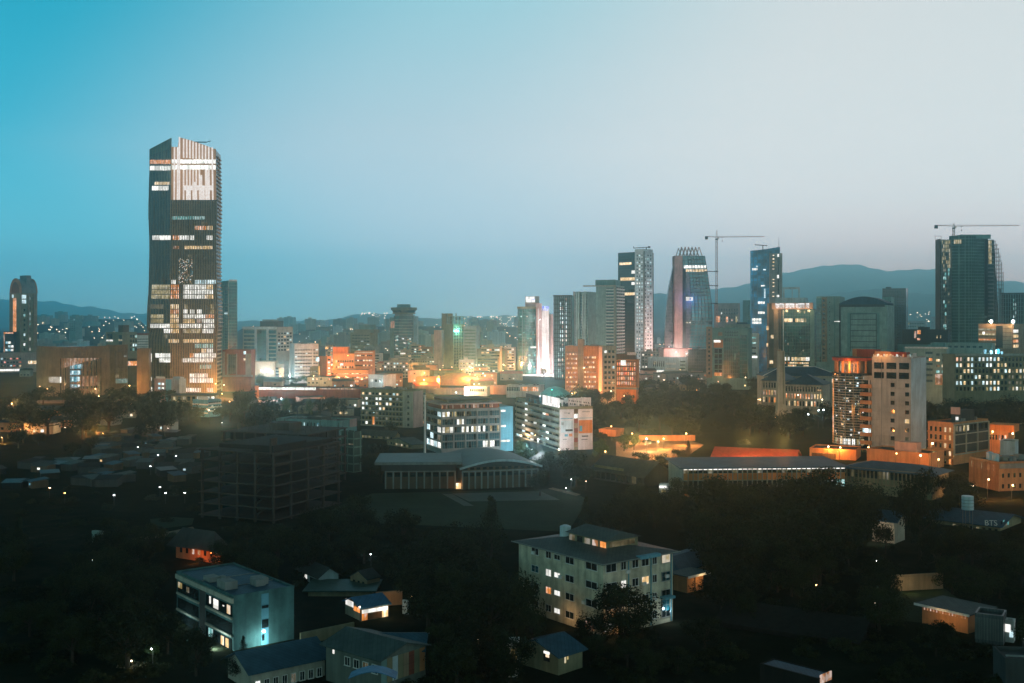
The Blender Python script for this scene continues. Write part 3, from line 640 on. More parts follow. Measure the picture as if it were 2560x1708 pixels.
b = B('stepped_block', 'stepped hotel block with dark balcony stripes left of the flared tower', 'building', 876, 925, 944, 1600, 25, 833, 'olive'); b.bands('L', 878, 924, 836, 880, 6, .5, 'olive', .8); b.bands('R', 926, 943, 836, 880, 6, .5, 'olive', .8); b.win('L', 880, 924, 6, 836, 880, 6, .8, .5, .12, 'wc', cap=30).block(882, 932, 824, 'olive', y0=.1, y1=.9).block(893, 924, 812, 'tealwall', zb=PZ(824, 1600)); b.done()
# frame topped pair
b = B('slab_tower', 'grey slab tower with an open steel frame on its roof and a teal light', 'skyscraper', 1104, 1133, 1160, 1400, 30, 812, 'olive')
b.grid('R', 1133, 1160, 4, 815, 930, 0, .8, .4, 'palewall', .6, 'pier'); b.win('R', 1134, 1159, 4, 815, 920, 14, .5, .5, .03, 'c', cap=30)
mb = MB(); hz = b.h
for x in (-b.W, -b.W * .55): mb.box(x, x + 1, 0, 1, hz, PZ(783, 1400)); mb.box(x, x + 1, b.D * .8, b.D * .8 + 1, hz, PZ(783, 1400))
for y in (0, b.D * .33, b.D * .66, b.D - 1): mb.box(-1, 0, y, y + 1, hz, PZ(792, 1400)); mb.box(-b.W * .4, -b.W * .4 + 1, y, y + 1, hz, PZ(792, 1400))
for z in (PZ(792, 1400), PZ(803, 1400)): mb.box(-b.W * .4, 0, 0, b.D, z, z + .8)
part('roof_frame', mb, 'tealgrey', b.e); part('stair_head', MB().box(-b.W, -b.W * .6, 0, b.D * .6, hz + .13, PZ(784, 1400)), 'olive', b.e); b.patch('R', 1133, 1147, 826, 829, 'lamp_teal', .5, 'sign_light'); light(b.e, (3, b.D * .3, PZ(827, 1400)), 6000, TEAL); b.done()
b = B('slab_block', 'blank beige slab leaning against the left of the open framed tower', 'building', 1085, 1104, 1110, 1380, 10, 827, 'pink', D=20); b.done()
b = B('office_block', 'teal office block with many horizontal bands right of the open framed tower', 'building', 1160, 1190, 1200, 1390, 15, 817, 'bluewhite', D=25); b.bands('L', 1161, 1190, 820, 898, 10, .45, 'tealgrey'); b.grid('L', 1160, 1190, 1, 816, 930, 0, 1.2, 1, 'bluewhite', .7, 'edge_pier'); b.done()
b = B('theatre_hall', 'wide grey hall with a dotted wall behind the orange domed roof', 'building', 1192, 1268, 1280, 1330, 6, 874, 'grey', D=40); b.patch('L', 1206, 1262, 877, 925, 'tealwall', .5, 'portal'); b.win('L', 1220, 1246, 8, 884, 925, 6, .4, .4, .2, 'cd', dark='d', n=.5, cap=48); b.block(1205, 1240, 866, 'tealwall'); b.done()
def dome():
    d = 1040.0; e = thing('domed_hall', 'low wide hall with a shallow domed roof glowing orange', 'building', (PX(1150, d), d, 0)); r = 66 * d / F
    part('wall', MB().cyl(0, 0, r, -.5, PZ(962, d), 40), 'orangewall', e)
    mb = MB(); n = 40; z0, zh = PZ(960, d), PZ(933, d) - PZ(960, d)
    for j in range(7):
        a = j / 6 * math.pi / 2
        mb.v += [(r * 1.06 * math.cos(a) * math.cos(2 * math.pi * i / n), r * 1.06 * math.cos(a) * math.sin(2 * math.pi * i / n), z0 + zh * math.sin(a)) for i in range(n)]
    for j in range(6):
        for i in range(n): k = (i + 1) % n; mb.f.append((j * n + i, j * n + k, (j + 1) * n + k, (j + 1) * n + i))
    part('roof', mb, 'orangewall', e)
    for i in range(18):
        a = -1.2 + 2.4 * i / 17; part('window', MB().box(-1.1, 1.1, -.15, .3, -1.2, 1.2), 'lit_warm' if i % 3 else 'lit_white', e, (r * math.sin(a), -r * math.cos(a), PZ(968, d)), a)
dome()
# round glass tower and its pink lit twin
def round_glass():
    d = 1230.0; s = d / F; e = thing('glass_tower', 'round green glass tower joined to a floodlit pink and white tower', 'skyscraper', (PX(1318, d), d, 0)); z = lambda y: PZ(y, d)
    part('shaft', MB().cyl(0, 0, 24 * s, -.5, z(772), 40), 'curtain_green', e)
    part('crown', MB().cyl(0, 0, 25.5 * s, z(772), z(767), 40), 'olive', e)
    mb = MB()
    for k in range(34): mb.cyl(0, 0, 24.35 * s, z(932 - k * 4.7), z(932 - k * 4.7) + .4, 40)
    part('floor_edge', mb, 'curtain_teal', e)
    part('sign_box', MB().box(-5 * s, 31 * s, -2, 6, z(770), z(757)), 'pink', e); part('sign_panel', MB().box(-4 * s, 19 * s, -2.6, -2, z(756), z(742)), 'sign_white', e); part('sign_mast', MB().box(-5 * s, 30 * s, -1.9, 2, z(757), z(741)), 'grey', e); part('sign_mark', MB().cyl(0, 0, 2.2 * s, 0, .4, 16), 'sign_blue', e, (15.5 * s, -2.8, z(749))).rotation_euler = (R(90), 0, 0)
    part('side_tower', MB().box(22 * s, 36 * s, -10, 14, -.5, z(759)), 'pink', e)
    part('fin_tower', MB().box(36 * s, 54 * s, -16, 10, -.5, z(777)), 'white', e); part('side_block', MB().box(54 * s, 64 * s, -10, 14, -.5, z(786)), 'pink', e)
    for x in (26, 38, 43, 50): part('column', MB().box(x * s, (x + 2.2) * s, -17.5, -10, -.5, z(772)), 'white_trim', e)
    part('crown_sign', MB().box(36.5 * s, 53 * s, -15, -13, z(778), z(766)), 'sign_blue', e)
    for i in range(14):
        a, y = rnd.uniform(-1.1, .8), rnd.choice([790, 830, 835, 845, 857, 886, 915]); m_ = MB(); arcpanel(m_, 24 * s, a, a + rnd.uniform(.1, .4), z(y + 3), z(y), .35, 3, .2); part('window', m_, rnd.choice(['lit_yellow', 'lit_dim', 'lit_teal']), e)
    m_ = MB(); arcpanel(m_, 24 * s, .3, 1.2, z(870), z(866), .4, 4, .2); part('window', m_, 'lit_white', e)
    part('podium', MB().box(-40 * s, 70 * s, -30, 20, -.5, z(935)), 'white', e)
round_glass()
b = B('lattice_tower', 'dark tower of open concrete frame with see-through window rows', 'skyscraper', 1385, 1428, 1436, 1130, 12, 740, 'tealwall', D=28)
b.grid('L', 1385, 1428, 9, 740, 990, 24, .7, .6, 'darkgrey', .7, 'frame_grid'); b.win('L', 1397, 1418, 3, 743, 880, 12, .6, .62, .85, 'ccWe', cap=45); b.win('L', 1394, 1420, 3, 880, 960, 6, .6, .5, .6, 'wWt'); b.patch('L', 1383, 1430, 738, 741, 'darkgrey', 1.4, 'roof_edge'); b.done()  # light through the see-through rows is painted in as glowing panes
b = B('finned_tower', 'teal tower of tall stepped vertical ribs right of the open framed dark tower', 'skyscraper', 1434, 1470, 1492, 1240, 20, 731, 'tealwall', D=30)
for i, q in enumerate((1434, 1441, 1447, 1456, 1462)): b.patch('L', q, q + 4, 729 + (i % 2) * 3, 900, 'palewall' if i == 0 else 'tealgrey', 1.5 + i % 3, 'rib')
b.win('L', 1436, 1470, 5, 735, 880, 20, .4, .6, .02, 'd', cap=20, dark=','); b.done()
b = B('banded_tower', 'grey office tower with white horizontal bands and a square roof house', 'skyscraper', 1490, 1541, 1561, 1180, 16, 715, 'tealgrey', D=36)
b.win('L', 1515, 1535, 1, 718, 900, 23, .9, .5, 0, 'd', dark=',', cap=60).bands('R', 1541, 1561, 716, 900, 23, .35, 'white_trim', .6); b.bands('L', 1515, 1538, 716, 900, 23, .22, 'white_trim', .3); b.patch('L', 1535, 1539, 714, 900, 'palewall', .6, 'pier'); b.patch('L', 1458, 1541, 713, 716, 'palewall', 1.2, 'roof_edge'); b.block(1486, 1537, 699, 'tealwall', y0=.1, y1=.7); b.win('R', 1541, 1561, 4, 716, 900, 23, .8, .5, 0, 'd', dark=',', cap=60)
b.done()
b = B('orange_block', 'brown orange office block with two panels of lit office rows and a tall chimney shaft', 'building', 1413, 1498, 1506, 820, 8, 868, 'orangewall', D=25)
b.win('L', 1416, 1443, 7, 880, 985, 9, .75, .4, .5, 'wwe', dark='e'); b.win('L', 1461, 1490, 8, 888, 985, 8, .75, .4, .5, 'wew', dark='e', cap=160); b.patch('L', 1445, 1459, 848, 995, 'tan', 1.4, 'shaft'); b.block(1445, 1459, 849, 'tan', y0=0, y1=.3); b.patch('L', 1413, 1444, 880, 882, 'tan', .4, 'sill'); b.clutter(5, 4); b.done()
b = B('grid_block', 'cream block with a grid of square dark windows right of the brown orange offices', 'building', 1498, 1507, 1540, 790, 80, 868, 'cream'); b.win('R', 1509, 1538, 3, 873, 990, 9, .6, .5, .2, 'Wwc').patch('L', 1498, 1507, 868, 1010, 'pink', .5, 'end_wall'); b.done()
b = B('lattice_block', 'small rounded block glowing bright orange behind a window lattice', 'building', 1541, 1590, 1598, 800, 12, 903, 'orangepaint', D=18); b.win('L', 1542, 1589, 9, 905, 964, 5, .75, .7, .9, 'oore', dark='e').patch('L', 1552, 1565, 901, 914, 'lit_white', .5, 'lit_sign'); b.patch('L', 1541, 1596, 969, 974, 'grey', .8, 'ledge'); b.grid('L', 1541, 1590, 9, 904, 966, 5, .35, .35, 'brown', .35, 'lattice'); b.done()
b = B('dark_block', 'small dark flat roofed block behind the glowing orange lattice block', 'building', 1541, 1588, 1592, 840, 5, 888, 'brown', D=12); b.patch('L', 1568, 1590, 881, 888, 'white', 1, 'roof_hut'); b.done()
b = B('dark_tower', 'dark glass tower with three rows of orange light joined to a pale apartment tower', 'skyscraper', 1545, 1592, 1634, 1300, 34, 630, 'curtain_dark', D=30, parapet=0)
b.patch('L', 1549, 1579, 655, 661, 'lit_warm'); b.patch('L', 1551, 1587, 693, 701, 'lit_warm'); b.patch('L', 1562, 1587, 731, 738, 'lit_warm'); b.patch('L', 1579, 1587, 676, 684, 'lit_white'); b.patch('L', 1579, 1587, 705, 712, 'lit_white')
b.done()
b = B('apartment_tower', 'tall pale blue apartment tower with dotted columns of small lit windows', 'skyscraper', 1587, 1609, 1632, 1270, 45, 624, 'pale_blue', parapet=.8)
b.win('L', 1590, 1608, 3, 634, 930, 34, .4, .42, .55, 'ccW', dark=',', cap=70); b.win('R', 1610, 1630, 3, 634, 930, 34, .4, .42, .45, 'cct', dark=',', cap=100); b.patch('R', 1608, 1612, 628, 940, 'grey', .6, 'slot'); b.win('R', 1608, 1612, 1, 630, 930, 40, .7, .4, .7, 'cWw', cap=140)
mb = MB(); zt = PZ(618, 1270); x0 = PX(1568, 1270) - PX(1609, 1270); x1 = PX(1618, 1270) - PX(1609, 1270); mb.tube((x0, 5, zt), (x1, 5, zt), .45).tube((0, 5, PZ(624, 1270)), (0, 5, zt), .5).box(x1 - 1, x1 + 1, 4, 6, zt - 1, zt + 1).tube((x0, 5, zt), (x0, 5, zt + 2), .4)
part('roof_crane', mb, 'darksteel', b.e); b.done()
# ---------------------------------------------------------------- the curved tower with the zigzag crown
def curved_tower():
    d = 1300.0; s = d / F; x0 = PX(1706, d); e = thing('curved_tower', 'tower with bulging curved sides, a pink slab spine and a zigzag lattice crown', 'skyscraper', (x0, d, 0)); z = lambda y: PZ(y, d); X = lambda p: PX(p, d) - x0
    def loft(name, prof, y0, y1, mat, rows=None):
        mb = MB()
        for (l, r_, py) in prof: mb.v += [(X(l), y0, z(py)), (X(r_), y0, z(py)), (X(r_), y1, z(py)), (X(l), y1, z(py))]
        for i in range(len(prof) - 1):
            a = 4 * i
            for k in range(4): mb.f.append((a + k, a + (k + 1) % 4, a + 4 + (k + 1) % 4, a + 4 + k)[::-1])
        mb.f.append((0, 1, 2, 3)); n = 4 * (len(prof) - 1); mb.f.append((n + 3, n + 2, n + 1, n)); return part(name, mb, mat, e)
    ys = [640, 665, 690, 720, 760, 800, 840, 872]
    lft = [1686, 1685, 1680, 1674, 1669, 1666, 1664, 1664]; rgt = [1761, 1765, 1769, 1773, 1778, 1780, 1777, 1766]; inn = [1724, 1726, 1729, 1731, 1733, 1733, 1730, 1727]
    loft('left_shell', [(l, 1690, y) for l, y in zip(lft, ys)], 6, 14, 'curtain_pink')
    part('spine', MB().box(X(1685), X(1705), -4, 14, -.5, z(640)), 'pink', e)
    loft('recess', [(1700, 1715, y) for y in ys], 0, 24, 'darkgrey')
    loft('inner_glass', [(1712, i + 2, y) for i, y in zip(inn, ys)], 1, 28, 'curtain_pink')
    loft('glass_shell', [(i - 6 if y > 680 else 1706, r_, y) for i, r_, y in zip(inn, rgt, ys)], -2, 20, 'shell_glass')
    for q in range(7):  # curved mullions
        mb = MB(); f_ = q / 6
        pp = [(X(i - 5 + (r_ - i + 5) * f_), -2.3, z(y)) for i, r_, y in zip(inn, rgt, ys)]
        for a, b_ in zip(pp, pp[1:]): mb.tube(a, b_, .3)
        part('mullion', mb, 'darkgrey', e)
    mb = MB()
    for y in range(650, 866, 9):
        k = max(i for i in range(7) if ys[i] <= y); t_ = (y - ys[k]) / (ys[k + 1] - ys[k]); l = inn[k] + (inn[k + 1] - inn[k]) * t_; r_ = rgt[k] + (rgt[k + 1] - rgt[k]) * t_
        mb.box(X(l - 5), X(r_), -2.25, -1.9, z(y) - .25, z(y) + .25)
    part('floor_edge', mb, 'darkgrey', e)
    part('window', MB().box(X(1709), X(1764), -2.25, -1.9, z(671), z(664)), 'lit_white', e); part('window', MB().box(X(1714), X(1766), -2.25, -1.9, z(680), z(674)), 'lit_warm', e)
    part('sign_panel', MB().box(X(1714), X(1731), -2.6, -2, z(752), z(743)), 'sign_white', e); part('sign_mark', MB().box(X(1723), X(1726), -2.9, -2.6, z(750), z(745)), 'darkgrey', e)
    light(e, (X(1722), -8, z(750)), 3000, (.15, .3, 1))
    part('window', MB().box(X(1715), X(1722), -.2, .98, z(808), z(805)), 'lit_yellow', e); part('window', MB().box(X(1724), X(1729), -.2, .98, z(808), z(805)), 'lit_white', e)
    mb = MB()  # zigzag crown: crossed pairs of slanting members
    for yy in (0, 24):
        for k in range(6):
            c = 1704 + k * 8.7
            mb.tube((X(c - 7), yy, z(640)), (X(c), yy, z(617.5)), .5).tube((X(c), yy, z(617.5)), (X(c + 8), yy, z(640)), .5)
    part('crown_lattice', mb, 'pink', e)
    part('podium', MB().box(X(1655), X(1716), -14, 34, -.5, z(872)), 'pink', e)
    part('podium_roof', MB().box(X(1656), X(1715), -13.5, 33, z(872) + .004, z(870)), 'redbrown', e)
    part('pool_edge', MB().box(X(1714), X(1728), -6, 0, z(874), z(871)), 'lit_red', e)
curved_tower()
b = B('hall', 'low white hall with narrow windows and a lit ground floor under the curved tower', 'building', 1620, 1718, 1726, 1180, 6, 896, 'bluewhite', D=20); b.win('L', 1632, 1662, 6, 900, 922, 1, .45, .6, 0, 'c').bands('L', 1664, 1690, 900, 925, 2, .4, 'white_trim').win('L', 1698, 1716, 1, 900, 926, 3, .7, .35, 0, 'c'); b.patch('L', 1620, 1660, 927, 932, 'lit_white', .5, 'shop_front').done()
b = B('glass_block', 'low dark glass block between the curved tower podium and the tan strip block', 'building', 1720, 1768, 1775, 1170, 6, 876, 'curtain_dark', D=20); b.done()

def tower_crane(label, px, py_foot, py_jib, py_top, pl, pr, d, group=None):
    e = thing('tower_crane', label, 'crane', (PX(px, d), d, PZ(py_foot, d)), 0, group); s = d / F
    z = lambda y: PZ(y, d) - PZ(py_foot, d); X = lambda p: PX(p, d) - PX(px, d); w_ = .9
    mb = MB(); zt = z(py_jib + 4); n = max(3, int(zt / 3))
    for a, b_ in ((-w_, -w_), (w_, -w_), (w_, w_), (-w_, w_)): mb.tube((a, b_, 0), (a, b_, zt), .2, 4)
    for k in range(n):
        z0, z1 = zt * k / n, zt * (k + 1) / n; sg = 1 if k % 2 else -1
        for yy in (-w_, w_): mb.tube((-w_ * sg, yy, z0), (w_ * sg, yy, z1), .12, 3)
        mb.tube((-w_, -w_ * sg, z0), (-w_, w_ * sg, z1), .12, 3); mb.tube((w_, -w_ * sg, z0), (w_, w_ * sg, z1), .12, 3)
    part('mast', mb, 'crane_paint', e)
    mb = MB(); zj = z(py_jib)
    mb.tube((0, 0, zj), (X(pr), 0, zj), .22, 4).tube((0, -.8, zj - 1.2), (X(pr), -.6, zj - .5), .16, 4).tube((0, .8, zj - 1.2), (X(pr), .6, zj - .5), .16, 4)
    k = int(abs(X(pr)) / 3)
    for i in range(k): a, c = X(pr) * i / k, X(pr) * (i + 1) / k; mb.tube((a, -.8, zj - 1.1), ((a + c) / 2, 0, zj), .08, 3).tube(((a + c) / 2, 0, zj), (c, -.8, zj - 1.1), .08, 3)
    part('jib', mb, 'crane_paint', e)
    mb = MB().tube((0, -.7, zj - 1), (X(pl), -.7, zj - .4), .28, 4).tube((0, .7, zj - 1), (X(pl), .7, zj - .4), .28, 4).tube((0, 0, zj + .2), (X(pl), 0, zj), .2, 4); part('counter_jib', mb, 'crane_paint', e)
    part('counterweight', MB().box(X(pl) - .6, X(pl) + 2.6, -1, 1, zj - 3.6, zj - .2), 'darksteel', e)
    part('cab', MB().box(.5, 2.6, -1, 1, zj - 3.4, zj - 1.3), 'white_trim', e)
    part('apex', MB().tube((-.7, 0, zj - 1), (.4, 0, z(py_top)), .25, 4).tube((.9, 0, zj - 1), (.4, 0, z(py_top)), .2, 4), 'crane_paint', e)
    part('slewing_ring', MB().cyl(0, 0, 1.5, zj - 4.2, zj - 3.2, 10), 'darksteel', e)
    part('hook', MB().tube((X(pr) * .12, 0, zj - 1.2), (X(pr) * .12, 0, zj - 5), .08, 3).box(X(pr) * .12 - .5, X(pr) * .12 + .5, -.4, .4, zj - 6, zj - 5).box(X(pr) * .12 - 1, X(pr) * .12 + 1, -.5, .5, zj - 1.6, zj - 1), 'darksteel', e)
    return e
wallm('crane_paint', (.30, .22, .19), .6)
c1 = tower_crane('tall free standing crane with its jib pointing right, beside the curved tower', 1791.5, 870, 591, 575, 1764, 1911, 1285)
for y, t_ in ((679, 1764), (714.5, 1776), (759, 1780)): part('wall_tie', MB().tube((0, 0, PZ(y, 1285) - PZ(870, 1285)), (PX(t_, 1285) - PX(1791.5, 1285), 6, PZ(y - 1, 1285) - PZ(870, 1285)), .5).box(-1.6, 1.6, -1.6, 1.6, PZ(y, 1285) - PZ(870, 1285) - .5, PZ(y, 1285) - PZ(870, 1285) + .5), 'darksteel', c1)

b = B('office_block', 'wide plain grey block in the haze behind the tall free standing crane', 'building', 1785, 1846, 1850, 1900, 6, 759, 'pink', D=20); b.win('L', 1788, 1846, 9, 770, 805, 4, .3, .5, .1, 'oW', cap=30).patch('L', 1791, 1800, 790, 806, 'lit_orange'); b.patch('L', 1815, 1820, 792, 806, 'lit_orange'); b.patch('L', 1839, 1843, 790, 806, 'lit_yellow'); b.done()
b = B('slim_block', 'narrow grey block in the haze just left of the blue glass tower', 'building', 1857, 1880, 1884, 1850, 6, 752, 'tealwall', D=20); b.win('L', 1870, 1880, 2, 762, 805, 8, .5, .6, .5, 'dy').done()
b = B('long_block', 'long low pale block before the wide plain grey block', 'building', 1812, 1882, 1888, 1500, 6, 812, 'cream', D=20); b.win('L', 1814, 1880, 14, 820, 828, 1, .6, .8, .3, 'oy').block(1840, 1866, 806, 'darkgrey'); b.done()
def blue_tower():
    d = 1290.0; x0 = PX(1953, d); e = thing('blue_tower', 'blue glass tower with a curved sloping roof edge, mast and lit white floors', 'skyscraper', (x0, d, 0)); z = lambda y: PZ(y, d); X = lambda p: PX(p, d) - x0
    n = 10; mb = MB()
    def tp(q): return 626 - 8.5 * q ** 1.5
    def fr(q): return 10 * (1 - math.sin(q * math.pi * .5)) - 4
    for i in range(n + 1):
        q = i / n; x = X(1881 + 67 * q); mb.v += [(x, fr(q), -.5), (x, fr(q), z(tp(q))), (x, 12, z(tp(q))), (x, 12, -.5)]
    for i in range(n):
        a = 4 * i; mb.f += [(a, a + 4, a + 5, a + 1), (a + 1, a + 5, a + 6, a + 2), (a + 2, a + 6, a + 7, a + 3)]
    mb.f += [(0, 1, 2, 3), (4 * n + 3, 4 * n + 2, 4 * n + 1, 4 * n)]
    part('glass_shell', mb, 'curtain_blue', e)
    part('slab', MB().box(X(1922), X(1953), -5.2, 8, -.5, z(634)), 'concrete', e)
    part('slot', MB().box(X(1941.5), X(1944.5), -5.4, -5, z(735), z(637)), 'pane', e)
    for k, y in enumerate((638, 647, 655, 664, 672, 698, 706, 715, 730, 740)):
        part('window', MB().box(X(1928.5), X(1933), -5.4, -5, z(y + 2.4), z(y)), 'lit_warm', e)
    for a in ((1941, 1945, 636, 643), (1940, 1944.5, 688, 696), (1939, 1945, 738, 743)): part('window', MB().box(X(a[0]), X(a[1]), -5.6, -5.1, z(a[3]), z(a[2])), 'lit_white', e)
    for a in ((1883, 1899, 670.5, 675.5), (1892, 1896, 664, 668), (1903, 1912, 713, 716), (1896, 1917, 754, 760), (1896, 1917, 779, 785), (1882, 1917, 796, 802), (1882, 1917, 804, 810), (1910, 1913, 722, 745), (1908, 1914, 673, 676)):
        q = ((a[0] + a[1]) / 2 - 1881) / 67; part('window', MB().box(X(a[0]), X(a[1]), fr(q) - .9, fr(q) + 2, z(a[3]), z(a[2])), 'lit_white' if a[1] - a[0] > 8 else 'lit_cool', e)
    part('mast', MB().tube((X(1948), 2, z(620)), (X(1948), 2, z(592)), .3, 5, .1), 'steel', e)
    part('roof_crane', MB().tube((X(1913), 12, z(626)), (X(1913), 12, z(612)), .5).tube((X(1894), 12, z(610.5)), (X(1924), 12, z(612.5)), .5).tube((X(1894), 12, z(610.5)), (X(1893), 12, z(608)), .4), 'darksteel', e)
blue_tower()
b = B('tan_strip_block', 'block with a tan strip of square windows, an orange lit corner and dark glass', 'building', 1767, 1871, 1880, 960, 6, 822, 'tealwall', D=22)
b.patch('L', 1766, 1781, 817, 946, 'tan', .8, 'window_strip'); b.win('L', 1768, 1779, 1, 820, 940, 11, .45, .5, 0, 'c', n=.8); b.patch('L', 1785, 1808, 850, 870, 'orangepaint', .5, 'lit_corner'); b.patch('L', 1785, 1802, 851, 857, 'lit_white', .9, 'lit_sign'); b.win('L', 1786, 1806, 2, 872, 938, 5, .85, .8, .08, 'od', dark='.'); b.patch('L', 1786, 1806, 933, 941, 'lit_orange', .6)  # orange light in the corner is painted into its colour
b.patch('L', 1810, 1850, 845, 946, 'curtain_green', .5, 'glass_wall'); b.patch('L', 1850, 1868, 838, 946, 'curtain_teal', .4, 'glass_wall'); b.win('L', 1812, 1846, 6, 826, 842, 2, .5, .5, 0, 'c'); b.patch('L', 1836, 1840, 884, 900, 'tealwall', .8, 'pier'); b.patch('L', 1796, 1806, 831, 840, 'tan', .6, 'balcony'); b.clutter(4, 6); b.done()
b = B('office_block', 'white block with blue lit lower floors right of the tan strip block', 'building', 1868, 1894, 1898, 1100, 6, 835, 'bluewhite', D=20); b.win('L', 1874, 1892, 1, 838, 890, 4, .8, .3, .6, 'tc').patch('L', 1875, 1894, 890, 895, 'lit_white', .4, 'shop_front'); b.done()
m, t = base_mat('sign_wall'); t.node('ShaderNodeOutputMaterial', {0: t.node('ShaderNodeBsdfPrincipled', {'Base Color': (.5, .33, .24, 1), 'Roughness': .7}).outputs[0]})
# the block with the lit rooftop sign
b = B('sign_block', 'dark green glass block with a long lit white rooftop sign over brown piers', 'skyscraper', 1918, 2034, 2046, 1120, 6, 774, 'curtain_green', D=34)
for q0, q1, m_ in ((1918, 1923, 'tan'), (1923, 1934, 'bronze'), (1935, 1947, 'tan'), (1949, 1954, 'brown')): b.patch('L', q0, q1, 758, 925, m_, .7 if m_ == 'bronze' else 1.3, 'pier')
b.patch('L', 2026, 2036, 775, 915, 'tealwall', 1, 'pier'); b.patch('L', 1958, 1960, 775, 900, 'white_trim', 1, 'trim'); b.patch('L', 1930, 2033, 757, 773, 'sign_wall', 1.4, 'sign_board')
def sign_marks():
    mb = MB(); r = random.Random(12); z0, z1 = b.z(770.5), b.z(758.5); u0 = b.u('L', 1939.5); u1 = b.u('L', 2024); k = 30; cw = (u1 - u0) / k
    for i in range(k):   # unreadable close-set lettering: a head stroke and two or three stems each
        u = u0 + i * cw; t_ = cw * .2
        if i % 9 == 8: continue
        def q(a, c, lo, hi): b.fbox(mb, 'L', u + a, u + c, z0 + (z1 - z0) * lo, z0 + (z1 - z0) * hi, 1.5, 1.9)
        q(0, cw * .92, .68, 1.0); q(0, t_, 0 if i % 3 else .2, .68); q(cw * .7, cw * .7 + t_, .1 if i % 2 else 0, .68)
        if i % 4 == 1: q(0, cw * .8, 0, .16)
        if i % 5 == 2: q(t_, cw * .7, .36, .5)
    part('sign_lettering', mb, 'sign_white', b.e)
sign_marks(); [light(b.e, (-b.W * q, -7, b.z(777)), 700, WARM, 1) for q in (.12, .35, .6, .8)]
b.win('L', 1961, 2016, 8, 796, 806, 1, .95, .9, .8, 'wwy'); b.patch('L', 1998, 2003, 777, 783, 'lit_yellow'); b.patch('L', 2010, 2013, 776, 784, 'lit_yellow'); b.win('L', 1961, 2024, 14, 893, 903, 1, .9, .9, .9, 'wwWy'); b.win('L', 1961, 2022, 14, 905, 918, 2, .85, .6, .6, 'wwo'); b.win('L', 1961, 2024, 10, 815, 890, 9, .3, .3, .05, 'wyt', dark=' ')
for a in ((1917, 1922, 816, 826), (1928, 1934, 838, 847), (1917, 1921, 859, 868), (1925, 1933, 903, 911)): b.patch('L', *a, 'lit_warm', 1.5)
b.patch('L', 1918, 2040, 921, 926, 'tan', 2, 'canopy'); b.block(1935, 2012, 744, 'bluewhite', y0=.15, y1=.6)
mb = MB(); zt = b.z(716); zb = b.h + .13
for px in (1950, 1973, 1989): u = b.u('L', px); mb.box(-b.W + u - .5, -b.W + u + (1.2 if px != 1973 else .2), 20, 21, zb, zt)
mb.box(-b.W + b.u('L', 1948), -b.W + b.u('L', 1991), 20, 21.2, zt - 2.2, zt); part('roof_frame', mb, 'bluewhite', b.e); b.done()
# teal group
b = B('teal_slab', 'pale teal slab block with a dark strip of square windows on its beige edge', 'building', 2041, 2100, 2112, 1010, 8, 743, 'tealgrey', D=50)
b.patch('L', 2041, 2053, 746, 905, 'curtain_teal', .4, 'glass_wall'); b.patch('L', 2055, 2068, 743, 905, 'tan', .6, 'window_strip'); b.win('L', 2056, 2063, 1, 746, 900, 14, .8, .55, 0, 'c', n=.6); b.patch('L', 2085, 2088, 745, 900, 'tealwall', .3, 'slot'); b.win('L', 2072, 2076, 1, 750, 890, 12, .5, .3, 0, 'c'); b.done()
def teal_hall():
    d = 980.0; b = B('teal_hall', 'broad teal block with a gently curved roof and a framed panel of dark lines', 'building', 2100, 2218, 2234, d, 9, 763, 'tealgrey', D=45, roof=None, parapet=0)
    mb = MB(); n = 16; pr = [(-b.W * 1.0 + (b.W * 1.0) * i / n, b.h + (PZ(741, d) - b.h) * (math.sin(math.pi * (i + 1.5) / (n + 3)))) for i in range(n + 1)]
    v = [(x, y, z) for y in (-.6, b.D) for x, z in pr] + [(x, y, b.h) for y in (-.6, b.D) for x in (-b.W, 0)]; k = n + 1
    mb.add(v, [(i + 1, i, k + i, k + i + 1) for i in range(n)] + [tuple(range(k)) + (2 * k + 1, 2 * k), tuple(reversed(range(k, 2 * k))) + (2 * k + 2, 2 * k + 3)])
    part('curved_roof', mb, 'roofblue', b.e)
    b.patch('L', 2102, 2212, 761, 767, 'darkgrey', .9, 'roof_shadow_gap'); b.patch('L', 2098, 2102, 758, 905, 'darkgrey', .4, 'slot')  # shadow under the roof edge is painted as a dark strip
    b.patch('L', 2119, 2199, 782, 910, 'tealwall', .2, 'panel_frame'); b.patch('L', 2126, 2192, 784, 910, 'tealgrey', .4, 'panel')
    for y in range(784, 880, 14): b.patch('L', 2126, 2192, y, y + 1.6, 'darkgrey', .6, 'panel_line')
    b.patch('L', 2126, 2127.4, 784, 880, 'darkgrey', .6, 'panel_line'); b.patch('L', 2191, 2192.4, 784, 880, 'darkgrey', .6, 'panel_line')
    b.patch('L', 2086, 2100, 803, 805, 'lit_white', .8, 'lamp'); b.done()
teal_hall()
b = B('teal_slab', 'tall narrow pale teal slab at the right end of the broad curved roof block', 'building', 2206, 2228, 2236, 1030, 8, 744, 'tealgrey', D=40); b.win('L', 2224, 2228, 1, 750, 900, 20, .5, .4, .02, 'c', cap=30).done()
b = B('dark_tower', 'dark stepped tower rising behind the broad curved roof block', 'skyscraper', 2206, 2265, 2270, 1350, 6, 722, 'curtain_dark', D=30); b.win('L', 2232, 2264, 8, 745, 880, 22, .6, .5, .0, 'c', dark=',', cap=40).block(2214, 2224, 717, 'darkgrey', y0=.1).grid('L', 2206, 2268, 12, 733, 880, 0, .3, .3, 'darkgrey', .4, 'fin'); b.done()
b = B('block', 'low pale block in the haze left of the netted tower under construction', 'building', 2268, 2314, 2318, 1700, 6, 803, 'bluewhite', D=20); b.win('L', 2270, 2312, 10, 806, 820, 2, .6, .5, .05, 'y', cap=24).done()
